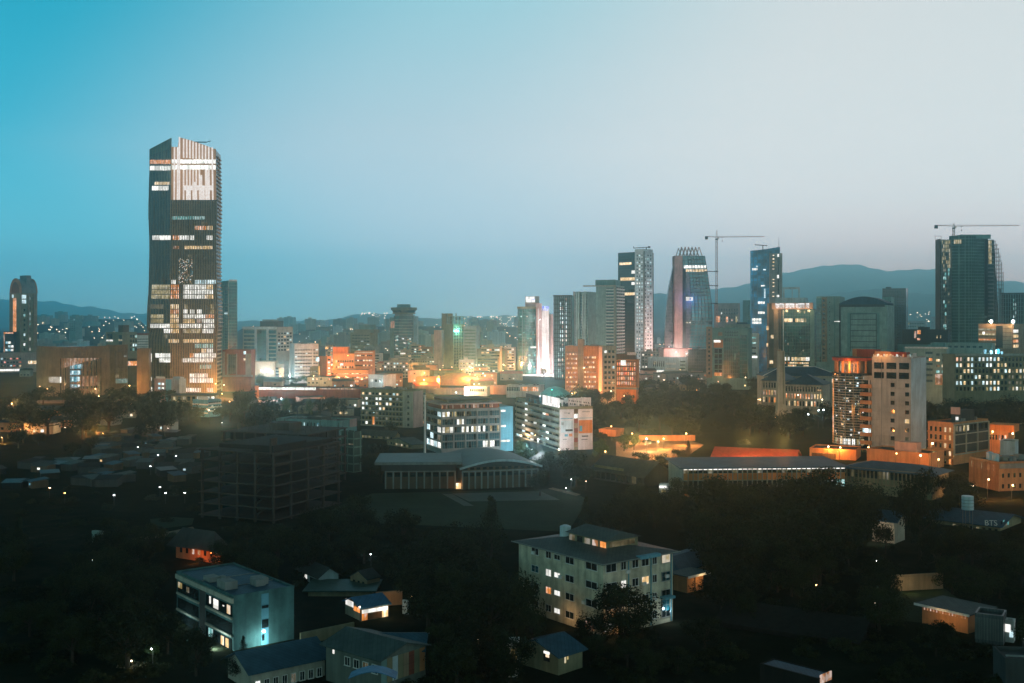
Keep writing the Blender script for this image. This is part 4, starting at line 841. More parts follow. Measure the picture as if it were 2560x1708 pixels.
b = B('block', 'slim pale block close against the left edge of the netted tower', 'building', 2328, 2337, 2341, 1650, 6, 793, 'bluewhite', D=15); b.done()
b = B('dark_block', 'dark olive block with a small orange glow left of the netted tower', 'building', 2256, 2370, 2376, 1000, 6, 826, 'darkgrey', D=20); b.patch('L', 2286, 2291, 828, 846, 'lit_ember', .5); b.patch('L', 2294, 2302, 826, 836, 'lit_orange', .6); b.patch('L', 2294, 2301, 846, 851, 'lit_orange', .6); b.win('L', 2330, 2365, 4, 835, 850, 1, .3, .5, .5, 'y', dark=' ').block(2294, 2320, 818, 'darkgrey'); b.patch('L', 2244, 2330, 862, 880, 'tealwall', 1.0, 'lower_wall'); b.done()
# netted tower
def netted_tower():
    d = 1180.0; x0 = PX(2440, d); e = thing('unfinished_tower', 'tall tower under construction wrapped in dark green netting and scaffold', 'skyscraper', (x0, d, 0)); z = lambda y: PZ(y, d); X = lambda p: PX(p, d) - x0
    part('frame', MB().box(X(2353), X(2488), 4, 15, -.5, z(599)), 'darkgrey', e)
    part('side_wall', MB().box(X(2352), X(2353.5), 2, 15.2, -.5, z(597)), 'brown', e)
    n = 10; mb = MB()
    for i in range(n + 1):
        q = i / n; x = X(2382 + 92 * q); y = 4 - 9 * math.sin(math.pi * min(1, q * 1.05 + .12)); mb.v += [(x, y, -.5), (x, y, z(589)), (x, 10, z(589)), (x, 10, -.5)]
    for i in range(n): a = 4 * i; mb.f += [(a, a + 4, a + 5, a + 1), (a + 1, a + 5, a + 6, a + 2)]
    mb.f += [(0, 1, 2, 3), (4 * n + 3, 4 * n + 2, 4 * n + 1, 4 * n)]
    part('netting', mb, 'net', e)
    part('roof_house', MB().box(X(2400), X(2475), -2, 12, z(597), z(587)), 'tealwall', e)
    mb = MB()
    for i in range(7):
        p0 = 2488 + 4 * i; top = 600 + i * i * 2.2
        mb.box(X(p0), X(p0 + .8), 4, 5, -.5, z(top))
    for k in range(26): y = 602 + k * 10; w_ = 2490 + min(24, ((y - 600) / 2.2) ** .5 * 4 if y > 600 else 0); mb.box(X(2484), X(w_), 4.2, 12, z(y) - .2, z(y) + .2)
    part('scaffold', mb, 'steel', e)
    part('side_floors', MB().prism([(X(2486), 6), (X(2512), 6), (X(2512), 30), (X(2486), 30)], -.5, z(600), [(X(2486), 6), (X(2491), 6), (X(2491), 30), (X(2486), 30)]), 'darkgrey', e)
    for k in range(7):   # open top storeys; sky seen through is painted as glowing panes
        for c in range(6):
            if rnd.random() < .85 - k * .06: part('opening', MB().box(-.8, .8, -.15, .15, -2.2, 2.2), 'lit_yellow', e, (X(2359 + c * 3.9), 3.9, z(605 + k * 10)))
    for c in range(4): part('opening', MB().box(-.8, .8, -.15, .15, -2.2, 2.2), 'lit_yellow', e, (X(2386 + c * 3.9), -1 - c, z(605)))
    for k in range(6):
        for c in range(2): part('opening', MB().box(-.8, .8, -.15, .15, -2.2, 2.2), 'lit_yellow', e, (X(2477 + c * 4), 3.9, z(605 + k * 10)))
    for k in range(7, 25):
        for c in (1, 2, 4):
            if rnd.random() < .6: part('opening', MB().box(-.7, .7, -.15, .15, -1.6, 1.6), rnd.choice(['lit_dim', 'lit_teal', 'pane']), e, (X(2359 + c * 3.9), 3.0, z(605 + k * 10)))
    mb = MB()
    for k in range(27): mb.box(X(2353), X(2383), 3.2, 4, z(600 + k * 10) - .4, z(600 + k * 10) + .3); mb.box(X(2474), X(2488), 3.2, 4, z(600 + k * 10) - .4, z(600 + k * 10) + .3)
    for c in range(9): mb.box(X(2353 + c * 3.6), X(2353 + c * 3.6) + .5, 3.2, 4, 0, z(598))
    part('slab_edge', mb, 'concrete', e)
    part('edge_rail', MB().box(X(2344), X(2361), 8, 8.3, z(589.5), z(588.8)).tube((X(2345), 8, z(597)), (X(2345), 8, z(588)), .2).tube((X(2360), 8, z(597)), (X(2360), 8, z(588)), .2), 'steel', e)
netted_tower()
tower_crane('long jib crane standing on top of the netted tower', 2384, 597, 563, 558, 2338, 2548, 1190)
b = B('scaffold_block', 'dark scaffolded block at the right edge behind the yellow lit building', 'building', 2502, 2590, 2600, 1300, 6, 733, 'darkgrey', D=30); b.grid('L', 2502, 2590, 14, 735, 860, 12, .5, .4, 'tealwall', 1.2, 'scaffold'); b.win('L', 2532, 2542, 2, 745, 850, 10, .5, .6, .7, 'tc', n=.2).patch('L', 2498, 2502, 720, 860, 'darksteel', .3, 'hoist_mast'); b.done()
b = B('yellow_block', 'building striped with yellow floor lights under two glaring roof floodlights', 'building', 2446, 2534, 2560, 900, 10, 812, 'tan', D=25)
for y in (822, 835, 848, 860): b.patch('L', 2447, 2490, y, y + 4, 'lit_yellow' if y != 848 else 'lit_orange', .6, 'floor_light')
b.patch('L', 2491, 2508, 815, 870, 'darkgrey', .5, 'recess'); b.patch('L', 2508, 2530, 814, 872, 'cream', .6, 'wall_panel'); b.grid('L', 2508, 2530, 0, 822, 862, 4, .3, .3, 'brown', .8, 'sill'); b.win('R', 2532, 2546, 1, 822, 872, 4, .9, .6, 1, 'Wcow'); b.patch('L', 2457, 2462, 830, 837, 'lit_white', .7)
for px, k in ((2478, 1), (2542, 2)): u = min(b.W - .5, b.u('L', px)); part('floodlight', MB().tube((-b.W + u, 1, b.h), (-b.W + u, 1, b.h + 2.5), .15).ball((-b.W + u, .3, b.h + 2.6), 1.3), 'lamp_white', b.e); light(b.e, (-b.W + u, -5, b.h + 2.2), 1800, WARM)
b.done()
b = B('office_block', 'teal grey office block with ribbon windows behind the cream round fronted hotel', 'building', 2262, 2366, 2374, 760, 8, 872, 'tealgrey', D=22); b.win('L', 2312, 2334, 1, 876, 960, 6, .8, .4, 0, 'c', dark=',').win('L', 2338, 2366, 2, 880, 965, 6, .6, .4, .25, 'tw', dark=',').patch('L', 2323, 2331, 896, 903, 'lit_orange', .3); b.patch('L', 2338, 2368, 936, 963, 'lit_ember', .2, 'lit_wall'); b.patch('L', 2262, 2370, 868, 872, 'white_trim', .6, 'roof_edge'); b.block(2328, 2360, 858, 'tealwall'); b.done()  # orange light on the lower wall is painted as a glowing panel
b = B('teal_block', 'long low teal block with a flat roof behind the many windowed white office', 'building', 2326, 2480, 2488, 880, 8, 861, 'tealgrey', D=20); b.win('L', 2368, 2460, 6, 864, 872, 1, .6, .6, .1, 'tc', dark=',').done()
b = B('curved_office', 'long brown office block with rows of many small lit square windows', 'building', 2372, 2386, 2640, 640, 84, 889, 'olive', W=14)
pat = ["oe.wc.cWcWcw........d....c", "cw.wc...cW.wyw....d..y.....", "..wwc.....ww.cwdwWwywyy.d.yo", ".y...cw.yd..y.dd.yd.y.o..w.y", "ccw.c.dcWwcw..d.dd.y.w.o....", "....y...ycwc..dyWyyy..y..d.y"]
b.win('R', 2388, 2630, 26, 891, 980, 6, .5, .62, pat=pat, cap=100); b.grid('R', 2386, 2635, 0, 889, 982, 6, .5, .5, 'olive', .35, 'floor_edge'); b.patch('R', 2388, 2640, 885, 890, 'palewall', .9, 'roof_edge')
b.done()
for k, (px, w_, y, mt) in enumerate([(2463, 6, 875, 'tankwhite'), (2478, 6, 877, 'tankwhite'), (2496, 7, 874, 'bluepanel'), (2506, 4, 880, 'tankwhite')]):
    d = 656; tag(link('roof_unit', MB().box(-w_ * d / F / 2, w_ * d / F / 2, 0, 1.5, 0, PZ(y, d) - PZ(889, 640)).mesh('roof_unit', mt)), ['white roof unit leftmost above the many windowed office', 'short white roof unit second above the many windowed office', 'blue roof unit above the many windowed office', 'narrow white roof unit rightmost above the many windowed office'][k], 'roof unit').location = (PX(px, d), d, PZ(889, 640) + .12)
lm = thing('roof_lamp', 'cool white lamp among the units on the many windowed office roof', 'lamp', (PX(2490, 654), 654, PZ(889, 640) + .12)); part('lamp_head', MB().tube((0, 0, 0), (0, 0, 2), .1).ball((0, 0, 2.2), .4), 'lamp_white', lm); light(lm, (0, -1, 2.5), 1500, (.4, .8, 1))
# ---------------------------------------------------------------- middle ground
def hip(b, rise, over=.6, mat='roofgrey', inset=.45, name='roof'):
    W, D, h = b.W, b.D, b.h; k = min(W, D) * inset
    x0, x1, y0, y1 = -W - over, over, -over, D + over
    mb = MB(); v = [(x0, y0, h), (x1, y0, h), (x1, y1, h), (x0, y1, h)]
    if W >= D: v += [(x0 + k + over, (y0 + y1) / 2, h + rise), (x1 - k - over, (y0 + y1) / 2, h + rise)]; f = [(0, 1, 5, 4), (1, 2, 5), (2, 3, 4, 5), (3, 0, 4)]
    else: v += [((x0 + x1) / 2, y0 + k + over, h + rise), ((x0 + x1) / 2, y1 - k - over, h + rise)]; f = [(0, 1, 4), (1, 2, 5, 4), (2, 3, 5), (3, 0, 4, 5)]
    v2 = [(x, y, z - .22) for x, y, z in v[:4]]
    mb.add(v + v2, f + [(1, 0, 6, 7), (2, 1, 7, 8), (3, 2, 8, 9), (0, 3, 9, 6), (6, 9, 8, 7)]); part(name, mb, mat, b.e)
def gable(b, rise, axis, over=.7, mat='roofgrey', wall=None, name='roof', th=.2):
    """axis 'y': the ridge runs away from the left face, whose end is a gable; axis 'x': the ridge runs along the left face"""
    W, D, h = b.W, b.D, b.h
    if axis == 'y':
        mx = -W / 2; a, c = -over, D + over; sl = rise / (W / 2); lo = h - over * sl
        prof = [(-W - over, lo), (mx, h + rise), (over, lo)]; P3 = lambda q, y: (q[0], y, q[1])
        wl = [(-W, h), (0, h), (mx, h + rise)]; wy = (0.02, D - .02)
    else:
        my = D / 2; a, c = -W - over, over; sl = rise / (D / 2); lo = h - over * sl
        prof = [(-over, lo), (my, h + rise), (D + over, lo)]; P3 = lambda q, x: (x, q[0], q[1])
        wl = [(0, h), (D, h), (my, h + rise)]; wy = (-W + .02, -.02)
    mb = MB(); v = [P3(q, y) for y in (a, c) for q in prof]; v += [(x, y, z + th) for x, y, z in v]
    mb.add(v, [(0, 1, 4, 3), (1, 2, 5, 4), (6, 9, 10, 7), (7, 10, 11, 8), (0, 3, 9, 6), (2, 8, 11, 5), (0, 6, 7, 1), (1, 7, 8, 2), (3, 4, 10, 9), (4, 5, 11, 10)])
    part(name, mb, mat, b.e)
    if wall:
        v = [P3(q, y) for y in wy for q in wl]; part('gable_wall', MB().add(v, [(0, 1, 2), (5, 4, 3), (0, 3, 4, 1), (1, 4, 5, 2), (2, 5, 3, 0)]), wall, b.e)

b = B('blue_office', 'five storey office with blue glass, lit rooms and a red band under its flat roof', 'building', 1066, 1104, 1250, 500, 68, 1024, 'grey', parapet=0, roof=None)
b.win('R', 1106, 1248, 24, 1029, 1124, 5, .86, .82, pat=["WyW.yy...y..,,.,,,,,.,,,", ",.,..,WyW,,,..,,,.,,,,.,", "WyyWW.,,WyW.WyWW.W,.y.,y", ",.,,.,,,,.,,,.,,,,.,,,,,", ",.,,,.,,,,,.,,.,,WWyWW.,"], dark=',', cap=100)
b.win('L', 1067, 1103, 4, 1029, 1124, 5, .8, .75, pat=["...c", "...y", "c..W", ".c.d", "cWcW"], cap=125)
b.bands('R', 1104, 1250, 1026, 1126, 5, .16, 'grey', .4); b.grid('R', 1104, 1250, 5, 1028, 1126, 0, .5, .4, 'grey', .45, 'pier'); b.bands('L', 1066, 1104, 1026, 1126, 5, .16, 'grey', .4)
W, D, h = b.W, b.D, b.h
part('roof_storey', MB().box(-W + .6, -.5, .5, D - .6, h, PZ(1013, 500)), 'redbrown', b.e)
part('roof', MB().box(-W - .5, .9, -1, D + .6, PZ(1013, 500), PZ(1010, 500)), 'pink', b.e); part('upper_roof', MB().box(-W + 2, -2, 3, D - 3, PZ(1005, 500), PZ(1000, 500)), 'roofgrey', b.e)
part('upper_wall', MB().box(-W + 3, -3, 4, D - 4, PZ(1010, 500), PZ(1005, 500)), 'grey', b.e)
for i in range(28): part('roof_window', MB().box(-.06, .06, -.35, .35, -.8, .8), rnd.choice(['pane', 'lit_ember', 'redbrown', 'pink']), b.e, (-.5, D * (i + .5) / 28, PZ(1018, 500)))
part('side_block', MB().box(-W, -.4, D, D + 6.6, -.5, h + .4), 'bluepanel', b.e)
for y, w_ in ((1030, 14), (1069, 14), (1107, 26)): part('window', MB().box(-.45, -.3, D + .4, D + .4 + w_ * .18, PZ(y + 5, 500), PZ(y, 500)), 'lit_white', b.e)
b.done()
e = thing('light_mast', 'tall white mast standing at the left corner of the blue glass office', 'mast', (PX(1062, 488), 488, 0)); part('pole', MB().cyl(0, 0, .45, 0, PZ(990, 488), 10, .35), 'white_trim', e); part('base', MB().cyl(0, 0, .9, 0, .5, 10), 'concrete', e); part('cap', MB().cyl(0, 0, .5, PZ(990, 488), PZ(990, 488) + .4, 10), 'white_trim', e)

b = B('banner_office', 'long office with slanting bands of windows and large printed banners on its end wall', 'building', 1290, 1399, 1481, 515, 73, 1021, 'olive')
b.bands('L', 1290, 1399, 1022, 1130, 7, .42, 'palewall', .5, 'spandrel')
b.win('L', 1292, 1397, 14, 1022, 1130, 7, .9, .5, pat=["..dc....d...dd", "...Wd....Wo..d", "..dW.......d..", "...Wd.Wd.W...d", "..W....d..W.d.", "..c..c...dW..d", "cW...W...d...."], cap=98)
b.patch('L', 1361, 1399, 996, 1020, 'sign_white', .3, 'roof_sign'); b.patch('L', 1318, 1361, 1000, 1022, 'cyan_glass', .25, 'roof_screen')
b.patch('R', 1399, 1434, 1024, 1130, 'whitepod', .25, 'banner'); b.patch('R', 1445, 1481, 1024, 1130, 'whitepod', .25, 'banner')
for i, y in enumerate(range(1024, 1118, 12)): b.patch('R', 1435, 1444, y, y + 11, ['brown', 'lit_white', 'redbrown', 'tan', 'redbrown', 'tan', 'redbrown', 'tan'][i], .2, 'stair_window')
rr = random.Random(3)
for p0, p1, y0, y1, mt in [(1401, 1431, 1046, 1048, 'bluepanel'), (1446, 1480, 1046, 1047.5, 'bluepanel'), (1402, 1432, 1052, 1082, 'bluewhite'), (1446, 1480, 1052, 1085, 'orangepaint'), (1448, 1455, 1066, 1080, 'bluepanel'), (1461, 1480, 1066, 1085, 'bluewhite'), (1470, 1478, 1054, 1064, 'lit_red'), (1403, 1409, 1056, 1063, 'grey'), (1416, 1424, 1054, 1059, 'darkgrey'), (1418, 1427, 1062, 1066, 'darkgrey'), (1413, 1431, 1074, 1079, 'darkgrey'), (1411, 1419, 1086, 1092, 'bluepanel'), (1422, 1430, 1085, 1092, 'orangepaint'), (1410, 1418, 1032, 1034, 'grey'), (1419, 1424, 1032, 1036, 'grey'), (1455, 1474, 1030, 1032, 'grey'), (1454, 1470, 1091, 1094, 'darkgrey'), (1453, 1468, 1100, 1101.5, 'darkgrey'), (1407, 1416, 1098, 1100, 'grey')]:
    b.patch('R', p0, p1, y0, y1, mt, .3 + .04 * rr.random(), 'banner_print')
u = b.u('R', 1412); mb = MB()
for i in range(26):
    a = rr.uniform(.05, .95) * b.D; mb.box(-rr.uniform(.5, 8), -.4, a, a + .25, b.h + rr.uniform(.7, 4.5), b.h + rr.uniform(.7, 5))
part('roof_rail', mb, 'white_trim', b.e); part('roof_board', MB().box(-1.2, -.6, b.D * .28, b.D * .97, b.h + .7, b.h + 4.6), 'whitepod', b.e)
mb = MB()
for i in range(22): a = b.D * (.3 + .029 * i); z = b.h + 3.4 - i * .06 - (i % 2) * 1.3; mb.box(-.6, -.5, a, a + .3 + .2 * (i % 3), z - .35 - .2 * (i % 2), z + .25)
part('roof_lettering', mb, 'darkgrey', b.e); part('roof_planter', MB().ball((-2.5, b.D * .1, b.h + 1.2), 1.3), 'leaf_green', b.e); b.done()

b = B('beige_block', 'beige six storey block with a few lit rooms and a pink end wall', 'building', 902, 1033, 1065, 622, 26, 979, 'olive')
b.win('L', 904, 1007, 12, 982, 1068, 7, .6, .55, pat=["w.w..w.w.cw.", ".W..WW..c.d.", "Wc..Ww.Ww...", "W.d..Ww.....", ".d..d.......", "....d..d....", ".W..........",], cap=84)
b.bands('L', 902, 1008, 980, 1070, 7, .2, 'palewall', .35, 'storey_band'); b.patch('L', 1008, 1033, 979, 1075, 'palewall', .4, 'stair_wall'); b.win('L', 1018, 1026, 1, 984, 1070, 6, .6, .45, 0, 'd', n=.4); b.patch('R', 1033, 1056, 979, 1075, 'pink', .4, 'end_wall'); b.win('R', 1056, 1065, 1, 982, 1066, 7, .6, .5, .3, 'od'); b.patch('L', 933, 937, 1046, 1066, 'lit_orange', .5, 'lit_stair'); b.clutter(9, 3); b.done()

# palace like group with blue roofs
for lab, xl, xc, xr, d, yt, rs in [('pale palace wing with blue hipped roof and tall orange lit windows behind the chimney', 1906, 1962, 1990, 735, 952, 5.5), ('pale palace block with a blue hipped roof directly left of the round hotel', 1962, 2056, 2075, 712, 962, 6.0)]:
    b = B('palace', lab, 'palace', xl, xc, xr, d, 20, yt, 'palewall', D=24, parapet=0, roof=None); hip(b, rs, 1, 'roofblue')
    nn = int((xc - xl) / 7); b.win('L', xl + 1, xc - 1, nn, yt + 3, yt + 58, 3, .5, .68, pat=[''.join(rnd.choice('...') for _ in range(nn)), ''.join(rnd.choice('oew') for _ in range(nn)), ''.join(rnd.choice('.wo.') for _ in range(nn))]); b.grid('L', xl, xc, nn, yt, yt + 62, 3, .6, .5, 'palewall', .5, 'pilaster'); b.done()
e = thing('palace', 'central blue roofed palace hall with white gable lines behind the chimney', 'palace', (PX(2005, 770), 770, 0)); mb = MB().box(-26, 26, 0, 22, -.5, PZ(940, 770)); part('wall', mb, 'palewall', e)
z0, z1 = PZ(940, 770), PZ(919, 770); part('roof', MB().add([(-27, -1, z0), (27, -1, z0), (27, 23, z0), (-27, 23, z0), (-12, 11, z1), (12, 11, z1)], [(0, 1, 5, 4), (1, 2, 5), (2, 3, 4, 5), (3, 0, 4), (3, 2, 1, 0)]), 'roofblue', e)
part('ridge_trim', MB().tube((-27, -1, z0 + .1), (-12, 11, z1 + .1), .3).tube((27, -1, z0 + .1), (12, 11, z1 + .1), .3).tube((-12, 11, z1 + .1), (12, 11, z1 + .1), .3), 'white_trim', e)
for k in range(8): part('window', MB().box(-.8, .8, -.1, .1, -1.5, 1.5), 'lit_warm' if k % 3 else 'pane', e, (-22 + k * 6.2, 0, z0 - 3.5))
d = 640.0; e = thing('chimney', 'slim tapering concrete chimney rising from the dark wood', 'chimney', (PX(1952, d), d, 0)); s_ = d / F
mb = MB().prism([(-16 * s_ * .9, -3.5), (16 * s_ * .9, -3.5), (16 * s_ * .9, 3.5), (-16 * s_ * .9, 3.5)], 0, PZ(1010, d), [(-9.5 * s_, -2.2), (9.5 * s_, -2.2), (9.5 * s_, 2.2), (-9.5 * s_, 2.2)]); mb.prism([(-9.5 * s_, -2.2), (9.5 * s_, -2.2), (9.5 * s_, 2.2), (-9.5 * s_, 2.2)], PZ(1010, d), PZ(877, d), [(-7.5 * s_, -1.7), (8 * s_, -1.7), (8 * s_, 1.7), (-7.5 * s_, 1.7)])
part('shaft', mb, 'cream', e); part('rib', MB().box(3 * s_, 5 * s_, -2.5, -1.6, PZ(1010, d), PZ(880, d)), 'olive', e); part('rim', MB().box(-8 * s_, -1 * s_, -1.9, 1.9, PZ(877, d), PZ(874, d)), 'tan', e)
part('lamp', MB().ball((0, -3.2, PZ(1040, d)), .35), 'lit_dim', e)

def round_hotel():
    b = B('round_hotel', 'cream hotel tower with a round glass front, balconies and a red rooftop pavilion', 'hotel', 2180, 2277, 2315, 505, 36, 897, 'hotelwall', roof='roofdark', parapet=.6)
    b.win('L', 2182, 2276, 3, 906, 926, 1, .78, .8, 0, 'd'); b.win('L', 2182, 2276, 3, 930, 951, 1, .78, .75, .2, 'd'); b.win('L', 2224, 2240, 1, 953, 1110, 7, .6, .45, 0, 'd')
    b.win('L', 2260, 2276, 1, 953, 1110, 7, .6, .45, pat=['.', '.', '.', '.', 'w', ',', 'd'])
    b.patch('L', 2204, 2205, 897, 1110, 'grey', .1, 'joint'); b.patch('R', 2277, 2315, 897, 1140, 'bluewhite', .1, 'end_wall')  # bluish sky light on the end wall is painted into its colour
    W = b.W; s = b.d / F; z = b.z
    part('balcony_wall', MB().box(-W - 5.2, -W, 1.0, 16, -.5, z(943)), 'hotelwall', b.e)
    for i in range(9):
        y = 965 + i * 20.6; part('balcony', MB().box(-W - 5.4, -W - .02, -.6, 1.0, z(y + 9), z(y)), 'orangewall', b.e)
        o = part('balcony_door', MB().box(-W - 4.6, -W - 1, .9, .98, z(y), z(y - 10.5)), 'pane' if i != 6 else 'lit_cool', b.e)
        part('door_frame', MB().box(-W - 1.9, -W - 1.4, .84, .9, z(y), z(y - 10.5)), 'white_trim', b.e)
    cx, cy, r = -W - 10.5, 9.5, 10.4
    def arc(mb, rr, a0, a1, z0, z1, out, n=10, th=.2):
        m_ = MB(); arcpanel(m_, rr, a0, a1, z0, z1, out, n, th); return mb.add([(x + cx, y + cy, q) for x, y, q in m_.v], m_.f)
    part('glass_front', MB().cyl(cx, cy, r, -.5, z(940), 48), 'curtain_dark', b.e)
    mb = MB()
    for k in range(27): arc(mb, r, -2.1, 1.25, z(947 + k * 6.7), z(946 + k * 6.7), .55, 20, .5)
    part('slat', mb, 'steel_pale', b.e)
    mb = MB()
    for k in range(9): a = -1.6 + k * .36; arc(mb, r, a, a + .02, z(1125), z(942), .4, 1, .4)
    part('mullion', mb, 'olive', b.e)
    part('corner_light', arc(MB(), r, -.98, -.93, z(1120), z(955), .7, 1, .3), 'lit_orange', b.e)
    q = random.Random(9)
    for i in range(96):
        a, y, hh = q.uniform(-.95, .85), 946 + int(q.random() * 26) * 6.7, q.choice([4.5, 4.5, 5.2])
        ww = q.uniform(.03, .12); k = q.choice(['lit_cool', 'lit_white', 'lit_dim', 'lit_yellow', 'lit_yellow', 'lit_dim', 'lit_warm', 'lit_dim', 'pane_blue'])
        part('window', arc(MB(), r, a, a + ww, z(y + hh), z(y + 1), .2, 2, .2), k, b.e)
    for i in range(9): a = -.8 + i * .19; part('lobby_window', arc(MB(), r, a, a + .12, z(1122), z(1106), .3, 2, .2), q.choice(['lit_warm', 'lit_yellow', 'lit_white', 'lit_ember']), b.e)
    part('terrace_floor', MB().cyl(cx, cy, r + .9, z(940), z(937), 48), 'roofdark', b.e)
    part('terrace_wall', MB().cyl(cx, cy, r - 3.2, z(937), z(908), 40), 'pink', b.e)
    mb = MB()
    for k in range(8): a = -1.5 + k * .38; mb.box(cx + (r - .8) * math.sin(a) - .4, cx + (r - .8) * math.sin(a) + .4, cy - (r - .8) * math.cos(a) - .4, cy - (r - .8) * math.cos(a) + .4, z(937), z(902))
    part('terrace_column', mb, 'orangewall', b.e)
    for k in range(7): a = -1.2 + k * .36; part('terrace_window', arc(MB(), r - 3.2, a, a + .24, z(934), z(914), .15, 3, .2), q.choice(['lit_dim', 'pane', 'lit_ember', 'lit_yellow']), b.e)
    part('pavilion_roof', MB().cyl(cx, cy, r + .6, z(906), z(898), 48), 'roofred', b.e); part('pavilion_cap', MB().cyl(cx, cy, r + 1.0, z(898), z(896.5), 48), 'roofdark', b.e)
    part('terrace_side', MB().box(-W - 6.5, -W - .01, 3, 15, z(943), z(903)), 'darkgrey', b.e); part('terrace_roof', MB().box(-W - 6.5, -W - .01, 1.5, 15, z(903), z(898)), 'roofred', b.e)
    part('roof_house', MB().box(cx + .5, cx + 9.5, cy - 1, cy + 6, z(896), z(877)), 'roofred', b.e); part('roof_house_lit', MB().box(cx - 1.5, cx + .5, cy - 1.2, cy + 5, z(896), z(876)), 'orangepaint', b.e)  # light on the roof house end is painted in as orange
    for x0, x1, y0, mt in ((.0, 7.2, 881, 'orangewall'), (7.2, 14.5, 882, 'roofred'), (17.5, 20, 884, 'white')): part('roof_house', MB().box(-W + x0, -W + x1 if x1 < W else -.4, 4, 9, b.h + .13, z(y0)), mt, b.e)
    mb = MB(); rr_ = random.Random(2)
    for i in range(40): x = -W + rr_.uniform(0, W); mb.box(x, x + rr_.uniform(.2, .6), .6, 1.2, b.h + .13, b.h + rr_.uniform(.8, 1.9))
    part('roof_rail', mb, 'white_trim', b.e)
    for i, k in enumerate(['lit_white', 'lit_teal', 'lit_warm', 'lit_white', 'lit_orange', 'lit_cool']): part('roof_window', MB().box(-.35, .35, -.1, .1, -.6, .6), k, b.e, (-W + 1.5 + i * 2.9, 3.85, b.h + 1.2))
    light(b.e, (-W + 5, -3, b.h + 3), 600, ORANGE, 1); light(b.e, (cx, cy - r - 1.5, z(920)), 900, ORANGE, 1)
    b.done()
wallm('steel_pale', (.5, .5, .44), .4)
round_hotel()
b = B('podium', 'low orange lit wall and terrace at the left foot of the round hotel', 'building', 2024, 2140, 2152, 478, 8, 1129, 'orangewall', D=16); b.patch('L', 2030, 2090, 1137, 1150, 'brown', .1, 'recess'); b.done()
b = B('podium', 'long low orange lit block along the right foot of the round hotel', 'building', 2167, 2322, 2360, 448, 45, 1138, 'orangewall'); b.block(2230, 2285, 1112, 'pink', 'roof_hut', .2, .5); b.done()
b = B('orange_hotel', 'orange lit five storey block with small windows and a dark framed side', 'building', 2320, 2383, 2470, 463, 50, 1061, 'orangewall')
b.win('L', 2322, 2381, 5, 1066, 1165, 5, .4, .6, .25, 'wo', dark='.'); b.bands('L', 2320, 2383, 1062, 1170, 5, .1, 'orangewall', .7); b.patch('R', 2384, 2470, 1063, 1135, 'darkgrey', .15, 'glass_wall'); b.grid('R', 2384, 2470, 3, 1063, 1138, 3, .6, .4, 'palewall', .6); b.win('R', 2386, 2468, 9, 1064, 1084, 1, .6, .7, .5, 'dy', n=.15); b.patch('L', 2337, 2355, 1130, 1140, 'lit_warm', .8)
part('roof_hut', MB().box(-b.W * .5, -1.5, b.D * .3, b.D * .7, b.h + .13, PZ(1030, 463)), 'darkgrey', b.e); part('roof_board', MB().box(-b.W * .5, -1.5, b.D * .3 - .4, b.D * .3 - .1, PZ(1040, 463), PZ(1022, 463)), 'pink', b.e); part('lit_door', MB().box(-3.6, -2.4, b.D * .3 - .2, b.D * .3, b.h + .2, b.h + 2.4), 'lit_white', b.e); b.clutter(5, 8); b.done()
b = B('orange_wing', 'orange lit wing with a plain roof box right of the dark framed orange block', 'building', 2469, 2520, 2536, 500, 8, 1082, 'orangewall', D=14); b.win('L', 2472, 2518, 6, 1086, 1104, 1, .6, .7, .4, 'oe'); b.block(2469, 2535, 1063, 'orangepaint', 'roof_box', 0, .8); b.done()
b = B('grey_shed', 'flat grey roofed shed below the orange wing', 'shed', 2500, 2538, 2546, 470, 8, 1108, 'bluewhite', D=10, roof='roofgrey'); b.done()
b = B('fluted_block', 'orange lit block with tall narrow vertical ribs at the right edge', 'building', 2425, 2498, 2640, 392, 77, 1160, 'orangewall')
b.grid('L', 2425, 2498, 20, 1160, 1235, 0, .25, .3, 'orangewall', .35, 'rib'); b.win('L', 2427, 2496, 14, 1164, 1182, 1, .35, .8, .5, 'ey', dark='e'); b.win('R', 2500, 2600, 7, 1176, 1230, 2, .35, .4, .3, 'ew'); b.patch('R', 2498, 2640, 1160, 1172, 'concrete', .5, 'cornice'); b.clutter(6, 5)
for i, (x, y) in enumerate(((-6, 3), (-9, 3.5), (-12, 5))): tag(link('water_tank', MB().cyl(0, 0, 1.2, 0, 2.4, 12).cyl(0, 0, 1.2, 2.4, 2.8, 12, .3).mesh('water_tank', 'tankwhite')), ['white round tank nearest the corner of the ribbed orange block roof', 'middle one of three white tanks on the ribbed orange block roof', 'white tank farthest back on the ribbed orange block roof'][i], 'water tank', 'tanks on the ribbed orange block').location = b.e.matrix_basis @ Vector((x, y, b.h + .12))
b.done()

